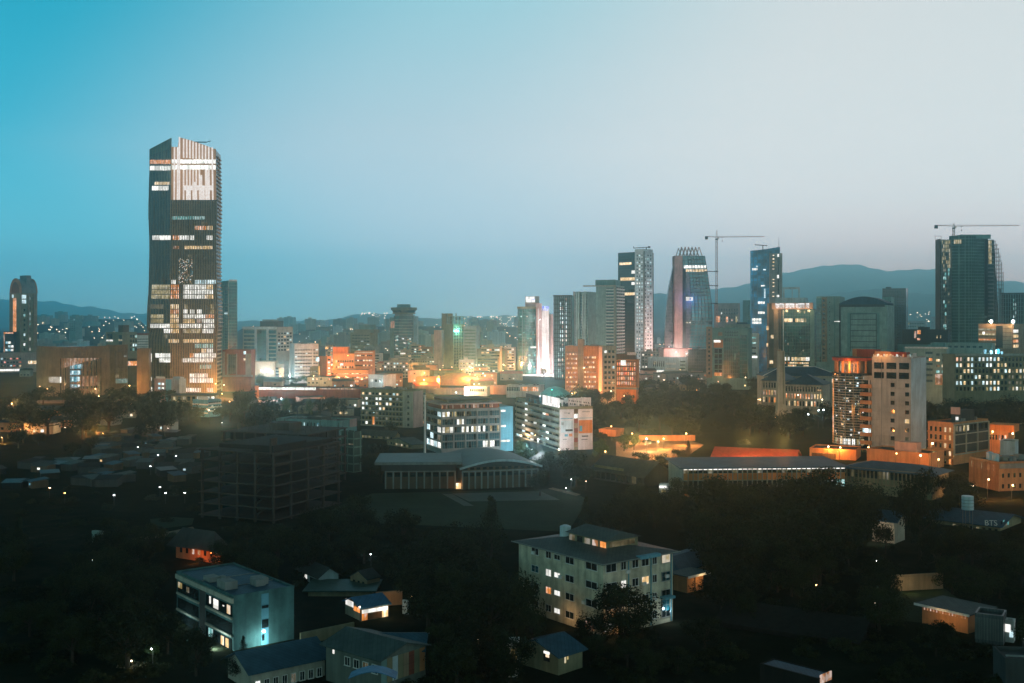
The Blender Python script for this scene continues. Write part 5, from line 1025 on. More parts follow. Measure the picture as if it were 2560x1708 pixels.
# school range
b = B('school_wing', 'long two storey school with a blue roof, orange panels and lit eaves', 'school', 1671, 1707, 2112, 380, 86, 1172, 'palewall', parapet=0, roof=None)
W, D, h = b.W, b.D, b.h
part('roof', MB().add([(-W - .8, -1.2, h + .5), (1.4, -1.2, h), (1.4, D + 1, h), (-W - .8, D + 1, h + .5), (-W - .8, -1.2, h + .9), (1.4, -1.2, h + .45), (1.4, D + 1, h + .45), (-W - .8, D + 1, h + .9)], [(0, 3, 2, 1), (4, 5, 6, 7), (0, 1, 5, 4), (1, 2, 6, 5), (2, 3, 7, 6), (3, 0, 4, 7)]), 'roofblue', b.e)
n = 33
for i in range(n):
    y0, y1 = D * i / n, D * (i + 1) / n; f_ = i / n
    part('fin', MB().box(.02, .95, y0 - .09, y0 + .09, -.5, h - .05), 'grey', b.e)
    part('window', MB().box(.05, .2, y0 + .14, y1 - .14, PZ(1184, 380), PZ(1175.5, 380)), 'pane' if (i * 7) % 5 else 'lit_dim', b.e)
    part('eaves_light', MB().box(.25, .5, y0 + .2, y1 - .2, PZ(1175.2, 380), PZ(1172.6, 380)), 'lit_white', b.e)
    part('panel', MB().box(.05, .32, y0 + .11, y1 - .11, PZ(1201, 380), PZ(1184.5, 380)), 'orangepaint', b.e)
    part('window', MB().box(.05, .2, y0 + .14, y1 - .14, PZ(1224, 380), PZ(1203, 380)), 'pane' if i < 24 else ('lit_teal' if i % 3 else 'lit_white'), b.e)
part('door', MB().box(.05, .3, .6, 2.2, -.4, 2.6), 'lit_orange', b.e)
for q in (.25, .55, .85): light(b.e, (4.5, D * q, 2.0), [260, 320, 900][int(q * 3)], WARM, 1)
b.done()
b = B('red_roof_hall', 'long low hall with a bright red roof behind the blue roofed school', 'building', 1782, 1985, 1998, 452, 8, 1152, 'orangewall', D=20, parapet=0, roof=None); gable(b, 3.2, 'x', 1, 'roofred', 'orangewall'); b.win('L', 1785, 1980, 24, 1153, 1160, 1, .8, .9, 1, 'oow'); b.done()
light(b.e, (-b.W * .5, -10, b.h + 8), 5000, ORANGE, 2); light(b.e, (-b.W * .1, -10, b.h + 8), 4000, ORANGE, 2)
b = B('dark_hall', 'unlit dark hall with a drooping roof left of the blue roofed school', 'building', 1485, 1610, 1672, 402, 52, 1188, 'darkgrey', parapet=0, roof=None); gable(b, 4.2, 'x', 1.5, 'roofdark', 'darkgrey'); b.win('L', 1490, 1605, 9, 1192, 1216, 1, .7, .8, .12, 'd'); b.patch('L', 1487, 1560, 1180, 1186, 'olive', .3, 'fascia'); b.done()
b = B('kiosk', 'tiny white lit kiosk at the left foot of the school end wall', 'kiosk', 1648, 1668, 1672, 376, 8, 1216, 'white', D=3); b.patch('L', 1649, 1668, 1215, 1220, 'lit_white', .8, 'lit_canopy'); b.patch('L', 1654, 1664, 1224, 1232, 'lit_yellow'); b.done()
b = B('blue_roof_hall', 'long blue roofed hall running towards the orange blocks on the right', 'building', 2107, 2330, 2440, 372, 40, 1188, 'olive', parapet=0, roof=None, D=16, fix=True); hip(b, 2.2, 1.5, 'roofblue'); b.grid('L', 2107, 2330, 22, 1186, 1225, 1, .25, .3, 'tan', .3, 'pilaster'); b.win('L', 2108, 2328, 22, 1186, 1214, 1, .6, .7, .1, 'd'); b.done()

# sports hall
b = B('sports_hall', 'sports hall with a low arched green roof and pale bays across its front', 'building', 1154, 1346, None, 404, -15, 1164, 'brown', D=37, fix=True, parapet=0, roof=None)
W, D, h = b.W, b.D, b.h; mb = MB(); n = 18; rise = 2.6
pr = [(-W - 1 + (W + 2) * i / n, h - .2 + rise * math.sin(math.pi * i / n)) for i in range(n + 1)]; k = n + 1
v = [(x, y, z) for y in (-1.6, D + 1) for x, z in pr]; v += [(x, y, z + .35) for x, y, z in v]
mb.add(v, [(i, i + 1, k + i + 1, k + i)[::-1] for i in range(n)] + [(2 * k + i, 2 * k + i + 1, 3 * k + i + 1, 3 * k + i) for i in range(n)] + [(i, i + 1, 2 * k + i + 1, 2 * k + i) for i in range(n)] + [(k + i + 1, k + i, 3 * k + i, 3 * k + i + 1) for i in range(n)] + [(0, 2 * k, 3 * k, k), (n, k + n, 3 * k + n, 2 * k + n)])
part('roof', mb, 'roofgreen', b.e)
mb = MB(); v = [(x, y, z - .1) for y in (.05, D - .1) for x, z in pr[1:-1]]; k2 = n - 1; mb.add(v, [tuple(range(k2)), tuple(reversed(range(k2, 2 * k2)))] + [(i + 1, i, k2 + i, k2 + i + 1) for i in range(k2 - 1)]); part('gable_wall', mb, 'darkgrey', b.e)
part('edge_trim', MB().add([(x, -1.75, z - .25) for x, z in pr] + [(x, -1.75, z + .5) for x, z in pr] + [(x, -1.6, z - .25) for x, z in pr] + [(x, -1.6, z + .5) for x, z in pr], [(i, i + 1, k + i + 1, k + i) for i in range(n)] + [(k + i, k + i + 1, 3 * k + i + 1, 3 * k + i) for i in range(n)]), 'bluewhite', b.e)
b.grid('L', 1156, 1344, 12, 1172, 1228, 0, .5, .4, 'grey', .5, 'pier'); b.patch('L', 1155, 1345, 1171, 1174, 'grey', .55, 'beam'); b.win('L', 1156, 1344, 12, 1175, 1186, 1, .7, .8, 0, 'd'); b.win('L', 1156, 1344, 12, 1148.5 + 13, 1171, 1, .6, .6, 0, 'd'); b.done()
b = B('flat_hall', 'flat roofed hall of tall bays joined to the left of the sports hall', 'building', 962, 1140, None, 399, -3, 1160, 'brown', D=26, fix=True, parapet=0, roof=None)
part('roof', MB().box(-b.W - 3.5, 2, -2, b.D, b.h, b.h + .9), 'grey', b.e); part('roof_sheet', MB().box(-b.W - 3.3, 1.8, -1.8, b.D - .2, b.h + .904, b.h + .95), 'roofgreen', b.e); part('fascia', MB().box(-b.W - 1.2, .05, -.9, 0, PZ(1176, 399), b.h - .01), 'darkgrey', b.e)
b.grid('L', 964, 1138, 9, 1177, 1232, 1, .5, .5, 'grey', .6, 'pier'); b.win('L', 965, 1137, 9, 1180, 1192, 1, .7, .85, 0, 'd'); b.done()
b = B('link_door', 'bright orange lit doorway between the flat hall and the sports hall', 'doorway', 1140, 1156, None, 398, 0, 1206, 'brown', D=6, fix=True, parapet=.2); b.patch('L', 1140, 1155, 1208, 1228, 'lit_warm', .3, 'door'); light(b.e, (-1, -2, 1.6), 260, ORANGE); b.done()

# dark unfinished frame
def frame_block(lab, xl, xc, xr, d, th, ys, nl, nr, mat, solid):
    t = R(th); c, n = math.cos(t), math.sin(t); x0 = PX(xc, d); kl, kr = (xl - CX) / F, (xr - CX) / F
    W = (x0 - kl * d) / (c + kl * n); D = (kr * d - x0) / (n - kr * c)
    e = thing('unfinished_block', lab, 'building', (x0, d, 0), -t)
    for y in ys: part('floor_slab', MB().box(-W - .8, .8, -.8, D + .8, PZ(y, d) - .32, PZ(y, d)), mat, e)
    top = PZ(ys[0], d) - .33
    pos = [(-W * i / nl, 0) for i in range(nl + 1)] + [(0, D * i / nr) for i in range(1, nr + 1)] + [(-W * i / nl, D) for i in range(1, nl + 1)] + [(-W, D * i / nr) for i in range(1, nr)]
    for x, y in pos: part('column', MB().box(x - .32, x + .32, y - .32, y + .32, -.5, top), mat, e)
    part('stair_core', MB().box(-W * .62, -W * .38, D * .35, D * .65, -.5, top + (3 if solid else 0)), mat, e)
    mb = MB()
    for a, b_ in zip(ys, ys[1:]): part('stair_flight', MB().tube((-W * .36, D * .12, PZ(b_, d)), (-W * .18, D * .12, PZ(a, d) - .3), .3, 4), mat, e)
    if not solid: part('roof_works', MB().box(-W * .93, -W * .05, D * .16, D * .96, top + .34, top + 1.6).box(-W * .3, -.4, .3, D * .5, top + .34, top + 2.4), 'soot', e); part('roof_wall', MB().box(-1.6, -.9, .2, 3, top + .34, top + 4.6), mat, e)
    if solid:
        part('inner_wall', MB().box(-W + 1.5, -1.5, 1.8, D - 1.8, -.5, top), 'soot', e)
        mb = MB(); q = random.Random(4)
        for i in range(60): x, y = -W * q.random(), D * q.random(); mb.box(x, x + .14, y, y + .14, top + .3, top + q.uniform(1, 3.2))
        part('starter_bars', mb, mat, e)
    return e
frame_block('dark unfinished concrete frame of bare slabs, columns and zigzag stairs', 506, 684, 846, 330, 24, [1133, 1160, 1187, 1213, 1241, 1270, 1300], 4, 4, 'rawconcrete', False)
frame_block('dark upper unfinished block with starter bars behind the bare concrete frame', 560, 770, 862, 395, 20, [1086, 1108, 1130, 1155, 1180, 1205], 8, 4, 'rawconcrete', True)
b = B('netted_block', 'unlit block draped in teal netting right of the unfinished frames', 'building', 852, 884, 905, 440, 40, 1085, 'net'); b.patch('L', 872, 884, 1110, 1113, 'lit_dim'); b.done()

# blue white blocks below the tallest tower
b = B('blue_block', 'small pale block with a blue glass corner below the tallest tower', 'building', 386, 414, 428, 790, 35, 949, 'pink', parapet=.5); b.patch('R', 414, 428, 949, 1012, 'bluepanel', .3, 'glass_wall'); b.win('L', 394, 412, 2, 955, 1010, 5, .6, .5, .5, 'Wcy', dark=','); b.win('R', 416, 427, 2, 955, 1010, 5, .6, .5, .3, 'yc', dark=','); b.patch('L', 390, 412, 942, 949, 'white_trim', -.2, 'roof_wall'); b.done()
b = B('blue_block', 'plain pale blue box building right of the blue glass cornered block', 'building', 428, 448, 465, 800, 40, 950, 'bluewhite'); b.block(429, 447, 943, 'bluewhite'); b.done()
b = B('canopy_shop', 'low lit shop under a dark flat canopy below the tallest tower', 'shop', 428, 540, 548, 750, 6, 988, 'olive', D=12, parapet=0, roof=None); part('roof', MB().box(-b.W - 1.5, 1.5, -3, b.D, b.h, b.h + .7), 'darkgrey', b.e); b.win('L', 430, 538, 9, 990, 1003, 1, .6, .8, .7, 'Wwcy'); b.done()
b = B('blue_shop', 'two storey blue and white shop building with stepped bright terraces', 'shop', 482, 520, 553, 690, 30, 1003, 'bluepanel'); b.patch('L', 494, 520, 992, 1003, 'bluewhite', -.5, 'upper_wall'); b.bands('R', 520, 553, 1003, 1030, 3, .4, 'bluewhite', .8); b.bands('L', 482, 520, 1003, 1035, 3, .3, 'white_trim', .5); b.win('R', 521, 552, 5, 1003, 1030, 3, .7, .4, .15, 'c', dark=',').done()
b = B('low_range', 'low dark range with a few cool lit windows behind the unfinished frames', 'building', 690, 850, 892, 560, 25, 1056, 'tealwall'); b.win('L', 700, 800, 12, 1058, 1072, 1, .4, .7, .3, 'cb'); b.block(760, 795, 1047, 'darkgrey').clutter(8, 2); b.patch('R', 874, 891, 1052, 1072, 'pink', .3, 'end_wall'); b.done()
for k, (xl, xc, xr, d, y, lab) in enumerate([(967, 1030, 1062, 520, 1112, 'long low shed with a grey sloping roof left of the blue glass office'), (900, 985, 1000, 560, 1090, 'wide flat shed with a green grey roof below the beige six storey block')]):
    b = B('shed', lab, 'shed', xl, xc, xr, d, 55 if k == 0 else 30, y, 'olive', parapet=0, roof=None); gable(b, 2, 'y' if k == 0 else 'x', .8, 'roofgrey', 'olive'); b.win('L', xl + 2, xc - 2, 9, y + 1, y + 10, 1, .5, .6, .5, 'dy'); b.done()
b = B('strip_block', 'low white strip block with a dark window ribbon beside a glaring roof floodlight', 'building', 1160, 1218, 1226, 880, 6, 970, 'white', D=14); b.win('L', 1174, 1216, 8, 971, 980, 1, .75, .85, .1, 'w').done()
b = B('strip_block', 'long low strip block with an orange lit section below the round glass tower', 'building', 1266, 1350, 1360, 860, 6, 966, 'white', D=14); b.win('L', 1267, 1300, 8, 968, 979, 1, .75, .85, 0, 'w'); b.win('L', 1301, 1346, 8, 967, 979, 1, .95, .9, 1, 'oeo'); b.clutter(5, 12); b.done()
b = B('strip_block', 'brown lit block with a pale panel between the two low strip blocks', 'building', 1218, 1264, 1268, 900, 6, 968, 'pink', D=14); b.done()
b = B('red_block', 'low orange block with two white lit window panels left of the low strip blocks', 'building', 1040, 1090, 1100, 930, 6, 945, 'orangewall', D=14); b.win('L', 1052, 1088, 4, 962, 974, 1, .7, .8, 1, 'W'); b.done()
b = B('red_block', 'plain orange block right below the red block with two lit panels', 'building', 1084, 1160, 1166, 900, 6, 975, 'orangewall', D=14); b.done()
mb = MB(); n = 12
for j in range(5):
    a = j / 4 * math.pi / 2; mb.v += [(14 * math.cos(a) * math.cos(2 * math.pi * i / n), 12 * math.cos(a) * math.sin(2 * math.pi * i / n), 15 * math.sin(a)) for i in range(n)]
for j in range(4):
    for i in range(n): k = (i + 1) % n; mb.f.append((j * n + i, j * n + k, (j + 1) * n + k, (j + 1) * n + i))
tag(link('tent', mb.mesh('tent', 'tealwall')), 'smooth teal dome tent between the round glass tower and the banner office', 'tent').location = (PX(1388, 760), 760, 0)

# infill of low houses across the lit town
def infill(n, px0, px1, d0, d1, seed, label, group, mats, roofs, lit=.4, hs=(5, 13), ws=(10, 26), gab=.4):
    r = random.Random(seed)
    for i in range(n):
        d = d0 + (d1 - d0) * ((i + r.random()) / n); px = r.uniform(px0, px1); w_, l_, h_ = r.uniform(*ws), r.uniform(8, 16), r.uniform(*hs)
        e = thing('town_house', label, 'house', (PX(px, d), d, 0), R(r.uniform(-28, 28)), group); mt = r.choice(mats)
        part('wall', MB().box(-w_ / 2, w_ / 2, -l_ / 2, l_ / 2, -.5, h_), mt, e)
        rf = r.choice(roofs)
        if r.random() < gab: part('roof', MB().add([(-w_ / 2 - .5, -l_ / 2 - .5, h_), (w_ / 2 + .5, -l_ / 2 - .5, h_), (w_ / 2 + .5, l_ / 2 + .5, h_), (-w_ / 2 - .5, l_ / 2 + .5, h_), (-w_ / 2 - .5, 0, h_ + 2.2), (w_ / 2 + .5, 0, h_ + 2.2)], [(0, 1, 5, 4), (2, 3, 4, 5), (1, 2, 5), (3, 0, 4), (3, 2, 1, 0)]), rf, e)
        else: part('roof', MB().box(-w_ / 2 - .2, w_ / 2 + .2, -l_ / 2 - .2, l_ / 2 + .2, h_, h_ + .5), rf, e)
        nf = max(1, int(h_ / 3.4)); nc = max(2, int(w_ / 3.2))
        for a in range(nf):
            for c in range(nc):
                if r.random() < .55: link('window', pane_mesh(1.6, 1.4, PAL[r.choice('wWoyc') if r.random() < lit else '.']), e, (-w_ / 2 + (c + .5) * w_ / nc, -l_ / 2 - .03, 1.8 + a * 3.3))
WM = ['cream', 'olive', 'palewall', 'pink', 'concrete']; RM = ['roofdark', 'roofgrey', 'brown', 'roofdark']
infill(30, 560, 1290, 920, 1300, 21, 'small orange lit house among the glowing central streets', 'small houses in the glowing town centre', WM + ['orangewall', 'orangewall'], RM + ['roofred'], .45, (5, 12))
infill(14, 1560, 2060, 880, 1180, 22, 'low house below the towers behind the dark wood', 'low houses behind the dark wood', WM, RM, .4)
infill(12, 0, 560, 930, 1250, 23, 'low house around the arched tower and the fluted hall', 'low houses by the arched tower', WM, RM, .4)
infill(8, 640, 900, 700, 800, 24, 'low house in front of the red brown wall building', 'low houses before the red brown wall', WM, RM, .7, (4, 6))

# mid-height lit blocks; too small in the photo to show parts, so their windows are faces of the wall
def midblocks(n, px0, px1, d0, d1, seed, label, group, hs=(12, 30), lit=.3):
    r = random.Random(seed)
    for i in range(n):
        d = d0 + (d1 - d0) * ((i + r.random()) / n); px = r.uniform(px0, px1); w_, l_, h_ = r.uniform(12, 28), r.uniform(9, 16), r.uniform(*hs)
        mb = MB().box(-w_ / 2, w_ / 2, -l_ / 2, l_ / 2, -.5, h_).box(-w_ * .2, w_ * .1, -2, 2, h_ + .01, h_ + 2.5); mi = [0] * 12
        nf, nc = int(h_ / 3.3), max(3, int(w_ / 2.8)); band = r.random() < .4; ms = ['pane', 'lit_warm', 'lit_white', 'lit_cool', 'lit_yellow', 'lit_orange']
        for a in range(nf):
            for c in range(nc):
                x, z = -w_ / 2 + (c + .5) * w_ / nc, 1.9 + a * 3.3; hw = w_ / nc * (.48 if band else .3); y = -l_ / 2 - .05
                mb.add([(x - hw, y, z - .8), (x + hw, y, z - .8), (x + hw, y, z + .8), (x - hw, y, z + .8)], [(0, 1, 2, 3)]); mi.append(r.choice([1, 2, 2, 3, 4, 5]) if r.random() < lit else 0)
        mi = [0] * 12 + [k + 1 for k in mi[12:]]
        me = mb.mesh('town_block', [r.choice(['cream', 'olive', 'palewall', 'concrete', 'grey', 'orangewall', 'white'])] + ms); me.polygons.foreach_set('material_index', mi)
        tag(link('town_block', me, None, (PX(px, d), d, 0), R(r.uniform(-25, 25))), label, 'building', group)
midblocks(30, 600, 1300, 1150, 1750, 61, 'mid height block with small lit windows in the dense town centre', 'lit blocks of the town centre')
midblocks(14, 60, 560, 1150, 1800, 62, 'mid height block with small lit windows behind the fluted round hall', 'lit blocks behind the fluted hall', (8, 20))
midblocks(16, 1600, 2080, 1200, 1700, 63, 'mid height block with small lit windows between the skyline towers', 'lit blocks between the skyline towers', (10, 26))
midblocks(8, 2250, 2560, 1050, 1500, 64, 'mid height block with small lit windows below the netted tower', 'lit blocks below the netted tower', (8, 20))
infill(16, -20, 420, 590, 720, 65, 'low house half hidden among the trees at the left, lit by orange lamps', 'orange lit houses in the left trees', WM + ['orangewall'], RM, .6, (4, 7), (8, 16))

# far town in the haze
fm = {}
def far(n, px0, px1, d0, d1, seed, label, group, hs):
    r = random.Random(seed)
    for i in range(n):
        d = r.uniform(d0, d1); px = r.uniform(px0, px1); k = r.randrange(8)
        if k not in fm:
            q = random.Random(k); a, h_ = q.uniform(7, 16), 1.0; mb = MB().box(-a, a, -8, 8, -.3, 1).box(-a * .4, a * .2, -4, 4, 1, 1.12); fm[k] = mb.mesh('far_building', ['tealwall', 'concrete', 'grey', 'cream', 'palewall', 'bluewhite', 'grey', 'tealgrey'][k])
        o = tag(link('far_building', fm[k]), label, 'building', group); o.location = (PX(px, d), d, town_rise(px, d)); o.scale = (r.uniform(.7, 1.6), 1, r.uniform(*hs)); o.rotation_euler = (0, 0, R(r.uniform(-40, 40)))
far(60, 80, 560, 1700, 3400, 31, 'hazy block in the far town left of the pale pillared office', 'hazy blocks of the far left town', (8, 26))
far(90, 700, 1330, 1750, 3600, 32, 'hazy block in the far town around the flared round tower', 'hazy blocks around the flared tower', (8, 34))
far(24, 1600, 1960, 1700, 3000, 33, 'hazy block in the far town behind the tall cranes', 'hazy blocks behind the cranes', (8, 24))
far(16, 2260, 2560, 1700, 2800, 34, 'hazy block in the far town under the blue mountain', 'hazy blocks under the mountain', (8, 22))
# ---------------------------------------------------------------- foreground buildings
TREES_LATER = []
wallm('paint_cream', (.56, .53, .40), .85, .45, .3); wallm('paint_teal', (.06, .15, .155), .85, .4, .3); wallm('paint_dull', (.14, .17, .15))
b = B('cream_block', 'four storey cream block with a low hipped roof, skylight house and scattered lit windows', 'building', 1297, 1508, 1682, 212, 53, 1408, 'paint_cream', parapet=0, roof=None)
hip(b, 1.5, 1.0, 'roofgrey'); W, D, h = b.W, b.D, b.h
for pc, pw, pt_ in ((1342, 18, '.,..'), (1377, 13, '.Wo.'), (1399, 14, '.WWW'), (1430, 20, '....'), (1482, 26, '....')): b.win('L', pc - pw, pc + pw, 1, 1400, 1588, 4, .5, .36 if pw != 14 else .26, pat=list(pt_), frame='white_trim')
for pc, pw, pt_ in ((1526, 24, '....'), (1556, 12, '.W..'), (1585, 15, '....'), (1610, 17, '.w..'), (1634, 10, '....')): b.win('R', pc - pw, pc + pw, 1, 1400, 1588, 4, .5, .4, pat=list(pt_), frame='white_trim'); b.win('R', 1646, 1680, 1, 1400, 1588, 4, .62, .48, pat=['y', ',', '.', '.'], frame='white_trim')
for q in (1568, 1624, 1676): b.patch('R', q, q + 1.6, 1412, 1590, 'bluepanel', .18, 'downpipe')
b.patch('R', 1588, 1640, 1404, 1412, 'bluepanel', 1.2, 'awning'); b.patch('R', 1648, 1674, 1520, 1526, 'bluepanel', 1.6, 'porch_roof'); b.patch('R', 1652, 1672, 1530, 1560, 'pane_blue', .2, 'door')
b.patch('L', 1466, 1486, 1566, 1584, 'lit_orange', .15); b.patch('R', 1512, 1530, 1560, 1580, 'lit_white', .2)
e0 = b.e; zr = h + .2
for u_, y_ in ((.12, 1478), (.33, 1440), (.56, 1478), (.72, 1520), (.9, 1470)): part('air_conditioner', MB().box(.02, .5, -.45, .45, -.3, .3).box(.5, .52, -.25, .25, -.22, .22), 'white_trim', e0, (0, D * u_, PZ(y_, 212)))
for u_, y_ in ((.2, 1520), (.47, 1472), (.8, 1428)): part('air_conditioner', MB().box(-.45, .45, -.5, -.02, -.3, .3), 'white_trim', e0, (-W * u_, 0, PZ(y_, 212)))
part('gutter', MB().box(-W - 1.1, 1.1, -1.18, -1.02, h - .12, h + .06).box(1.02, 1.18, -1.0, D + 1, h - .12, h + .06), 'grey', e0)
m_ = MB(); m_.box(-W * .66, -W * .22, D * .33, D * .78, zr, zr + 2.4); part('skylight_house', m_, 'olive', e0)
ax0, ax1, ay0, ay1 = -W * .66 - .6, -W * .22 + .6, D * .33 - .6, D * .78 + .6; za = zr + 2.4; my = (ay0 + ay1) / 2
part('skylight_roof', MB().add([(ax0, ay0, za), (ax1, ay0, za), (ax1, ay1, za), (ax0, ay1, za), (ax0 + 1, my, za + 1.3), (ax1 - 1, my, za + 1.3)], [(0, 1, 5, 4), (1, 2, 5), (2, 3, 4, 5), (3, 0, 4), (3, 2, 1, 0)]), 'roofgrey', e0)
for k in range(5): part('skylight_window', MB().box(-.8, .8, -.08, .05, -.6, .5), ['lit_dim', 'pane', 'lit_dim', 'lit_ember', 'lit_orange'][k], e0, (-W * .62 + k * W * .09, D * .33 - .03, zr + 1.5))
part('skylight_window', MB().box(-.05, .08, -D * .18, D * .18, -.5, .5), 'lit_dim', e0, (-W * .22 + .02, D * .55, zr + 1.5))
light(e0, (1.2, D * .9, 2.6), 160, WHITE, .3); light(e0, (-W * .35, -2.5, 2.2), 120, WARM, .3); light(e0, (1.5, D * .15, 2.0), 160, ORANGE, .3)
b.done()
tk = thing('water_tank', 'pale round water tank standing on the cream block roof', 'water tank', e0.matrix_basis @ Vector((-W * .78, D * .42, h + .9))); part('tank', MB().cyl(0, 0, 1.15, 0, 2.2, 18), 'tankwhite', tk); part('lid', MB().cyl(0, 0, 1.18, 2.2, 2.5, 18, .5), 'tankwhite', tk)
b = B('blue_annex', 'wide low annex with a pale blue sheet roof behind the cream block', 'building', 1600, 1700, 1790, 262, 40, 1428, 'palewall', parapet=0, roof=None, D=22, fix=True); hip(b, 1.8, 1, 'roofblue'); b.done()
b = B('porch_house', 'small house with a white roof edge and a bright orange lit end wall', 'house', 1684, 1718, 1758, 246, 48, 1440, 'orangewall', parapet=0, roof=None)
part('roof', MB().box(-b.W - .8, 1.2, -1.2, b.D + 1.4, b.h, b.h + .18), 'roofgrey', b.e); part('roof_edge', MB().box(1.21, 1.3, -1.2, b.D + 1.4, b.h - .25, b.h + .25), 'white_trim', b.e); b.patch('R', 1736, 1738, 1442, 1484, 'brown', .12, 'pier'); light(b.e, (2.2, b.D * .6, b.h - .8), 150, (1, .6, .25), .2); b.done()

b = B('white_block', 'three storey white block with a blank blue end wall floodlit at its foot', 'building', 442, 584, 735, 203, 51, 1495, 'paint_teal', parapet=.4, roof='roofblue')
W, D, h = b.W, b.D, b.h
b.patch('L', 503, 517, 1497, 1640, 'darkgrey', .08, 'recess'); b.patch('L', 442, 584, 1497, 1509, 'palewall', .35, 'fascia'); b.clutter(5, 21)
for k, y in enumerate((1516, 1560, 1600)):
    b.patch('L', 519, 581, y, y + 28, 'pane', .06, 'window_strip'); b.patch('L', 445, 500, y, y + 28, 'pane', .06, 'window_strip')
    b.patch('L', 519, 582, y + 30, y + 35, 'palewall', .3, 'sill'); b.patch('L', 444, 502, y + 30, y + 35, 'palewall', .3, 'sill')
for a in ((528, 531, 1517, 1536, 'W'), (538, 549, 1518, 1542, 'W'), (570, 577, 1518, 1540, 'w'), (447, 457, 1517, 1532, 'y'), (470, 476, 1520, 1534, 'd'), (560, 563, 1524, 1527, 'W'), (526, 536, 1600, 1622, 't'), (556, 562, 1604, 1626, 'w'), (567, 573, 1604, 1626, 'w')): b.patch('L', a[0], a[1], a[2], a[3], PAL[a[4]], .14)
b.patch('R', 652, 670, 1497, 1640, 'bluepanel', .06, 'stair_strip'); b.patch('R', 653, 669, 1527, 1534, 'pane', .14); b.patch('R', 653, 669, 1563, 1584, 'pane', .14); b.patch('R', 653, 659, 1600, 1616, 'pane', .14)
for q in (.3, .6): part('roof_seam', MB().box(-W * q - .1, -W * q + .1, .5, D - .5, h + .13, h + .22), 'grey', b.e)
fl = part('floodlight', MB().box(.02, .5, -.2, .2, -.15, .15), 'lamp_white', b.e, (0, D * .48, 2.6)); light(b.e, (2.4, D * .42, .9), 900, (.8, 1, .95), .2); light(b.e, (-W * .12, -2.2, .8), 800, (.8, 1, .95), .2); light(b.e, (-W * .75, -2.5, 1.0), 260, (.75, 1, 1), .2)
b.done()
b = B('guard_kiosk', 'small kiosk with a bright blue pitched roof and glowing white and orange walls', 'kiosk', 863, 903, 971, 223, 55, 1520, 'cream', parapet=0, roof=None)
gable(b, 1.3, 'y', .5, 'roofsky', 'brown'); b.patch('L', 865, 884, 1514, 1528, 'lit_white', .1); b.patch('L', 885, 901, 1523, 1534, 'lit_orange', .1); b.patch('R', 905, 969, 1526, 1535, 'lit_white', .1, 'lit_strip'); b.patch('R', 905, 918, 1535, 1552, 'lit_orange', .1, 'lit_wall'); b.patch('R', 919, 954, 1536, 1552, 'brown', .14, 'shutter'); b.patch('R', 955, 969, 1535, 1552, 'lit_warm', .1, 'lit_wall'); light(b.e, (1.5, b.D * .8, 1.8), 110, WARM, .2); b.done()  # light on the kiosk walls is painted in as glowing panels
b = B('boundary_wall', 'long plain boundary wall running down behind the blue roofed kiosk', 'wall', 752, 886, None, 214, -40, 1556, 'olive', D=.4, fix=True, parapet=0, roof=None); b.done()
b = B('boundary_wall', 'yellowish lit boundary wall right of the blue roofed kiosk', 'wall', 940, 1006, None, 236, -18, 1476, 'tan', D=.4, fix=True, parapet=0, roof=None); light(b.e, (-3, -3, 1.5), 80, WARM, .3); b.done()
b = B('dark_roof_house', 'low house with a wide flat dark green roof behind the long boundary wall', 'house', 770, 930, 945, 243, 8, 1478, 'olive', D=10, parapet=0, roof=None); part('roof', MB().box(-b.W - 1, 1, -1, b.D, b.h, b.h + .3), 'roofgreen', b.e); b.done()
b = B('small_house', 'pale green house with a slanting roof and one bright window near the white block', 'house', 746, 798, 846, 252, 55, 1442, 'bluewhite', parapet=0, roof=None); gable(b, 1.6, 'x', .6, 'roofdark', 'bluewhite'); b.patch('L', 760, 768, 1451, 1466, 'lit_white', .1); b.patch('L', 776, 796, 1452, 1474, 'darkgrey', .1, 'door'); b.done()
b = B('small_house', 'yellow walled house with a curved gable left of the yellowish lit wall', 'house', 876, 918, 950, 248, 40, 1450, 'tan', parapet=0, roof=None); gable(b, 1.5, 'y', .2, 'roofdark', 'tan'); b.win('L', 880, 914, 3, 1455, 1470, 1, .4, .8, 0, 'd'); b.done()
b = B('dish', 'pale blue round garden tank beside the yellowish lit wall', 'tank', 1006, 1018, 1022, 228, 40, 1502, 'tankwhite', parapet=0, roof=None); b.done()
b = B('gable_house', 'house with a dark blue gable roof and two lit windows at the bottom', 'house', 1293, 1396, 1456, 189, 45, 1640, 'olive', parapet=0, roof=None); gable(b, 1.7, 'y', .7, 'roofblue', 'olive'); b.patch('L', 1360, 1375, 1637, 1662, 'pane', .06); b.patch('L', 1361, 1375, 1637, 1643, 'lit_white', .12); b.patch('L', 1366, 1374, 1643, 1651, 'lit_warm', .12); b.patch('R', 1410, 1421, 1638, 1643, 'lit_yellow', .1); b.patch('R', 1411, 1414, 1643, 1663, 'lit_yellow', .1); b.patch('R', 1417, 1420, 1643, 1656, 'lit_yellow', .1); b.done()
b = B('annex_room', 'lit white walled annex at the left side of the dark blue gabled house', 'house', 1268, 1293, 1298, 188, 10, 1620, 'white', D=4); b.patch('L', 1278, 1292, 1622, 1662, 'lit_yellow', .1, 'lit_wall'); light(b.e, (-2, -2, 1.5), 60, WARM, .2); b.done()  # yellow light on the annex wall is painted in as glow
b = B('long_house', 'long house with a wide dark blue roof at the bottom left, washing and lit doorway', 'house', 628, 812, None, 189, -38, 1640, 'palewall', D=9, fix=True, parapet=0, roof=None); gable(b, 2.0, 'x', .9, 'roofblue', 'palewall'); b.win('L', 632, 808, 8, 1664, 1690, 1, .5, .8, pat=['W...d...'], frame='white_trim'); b.done()
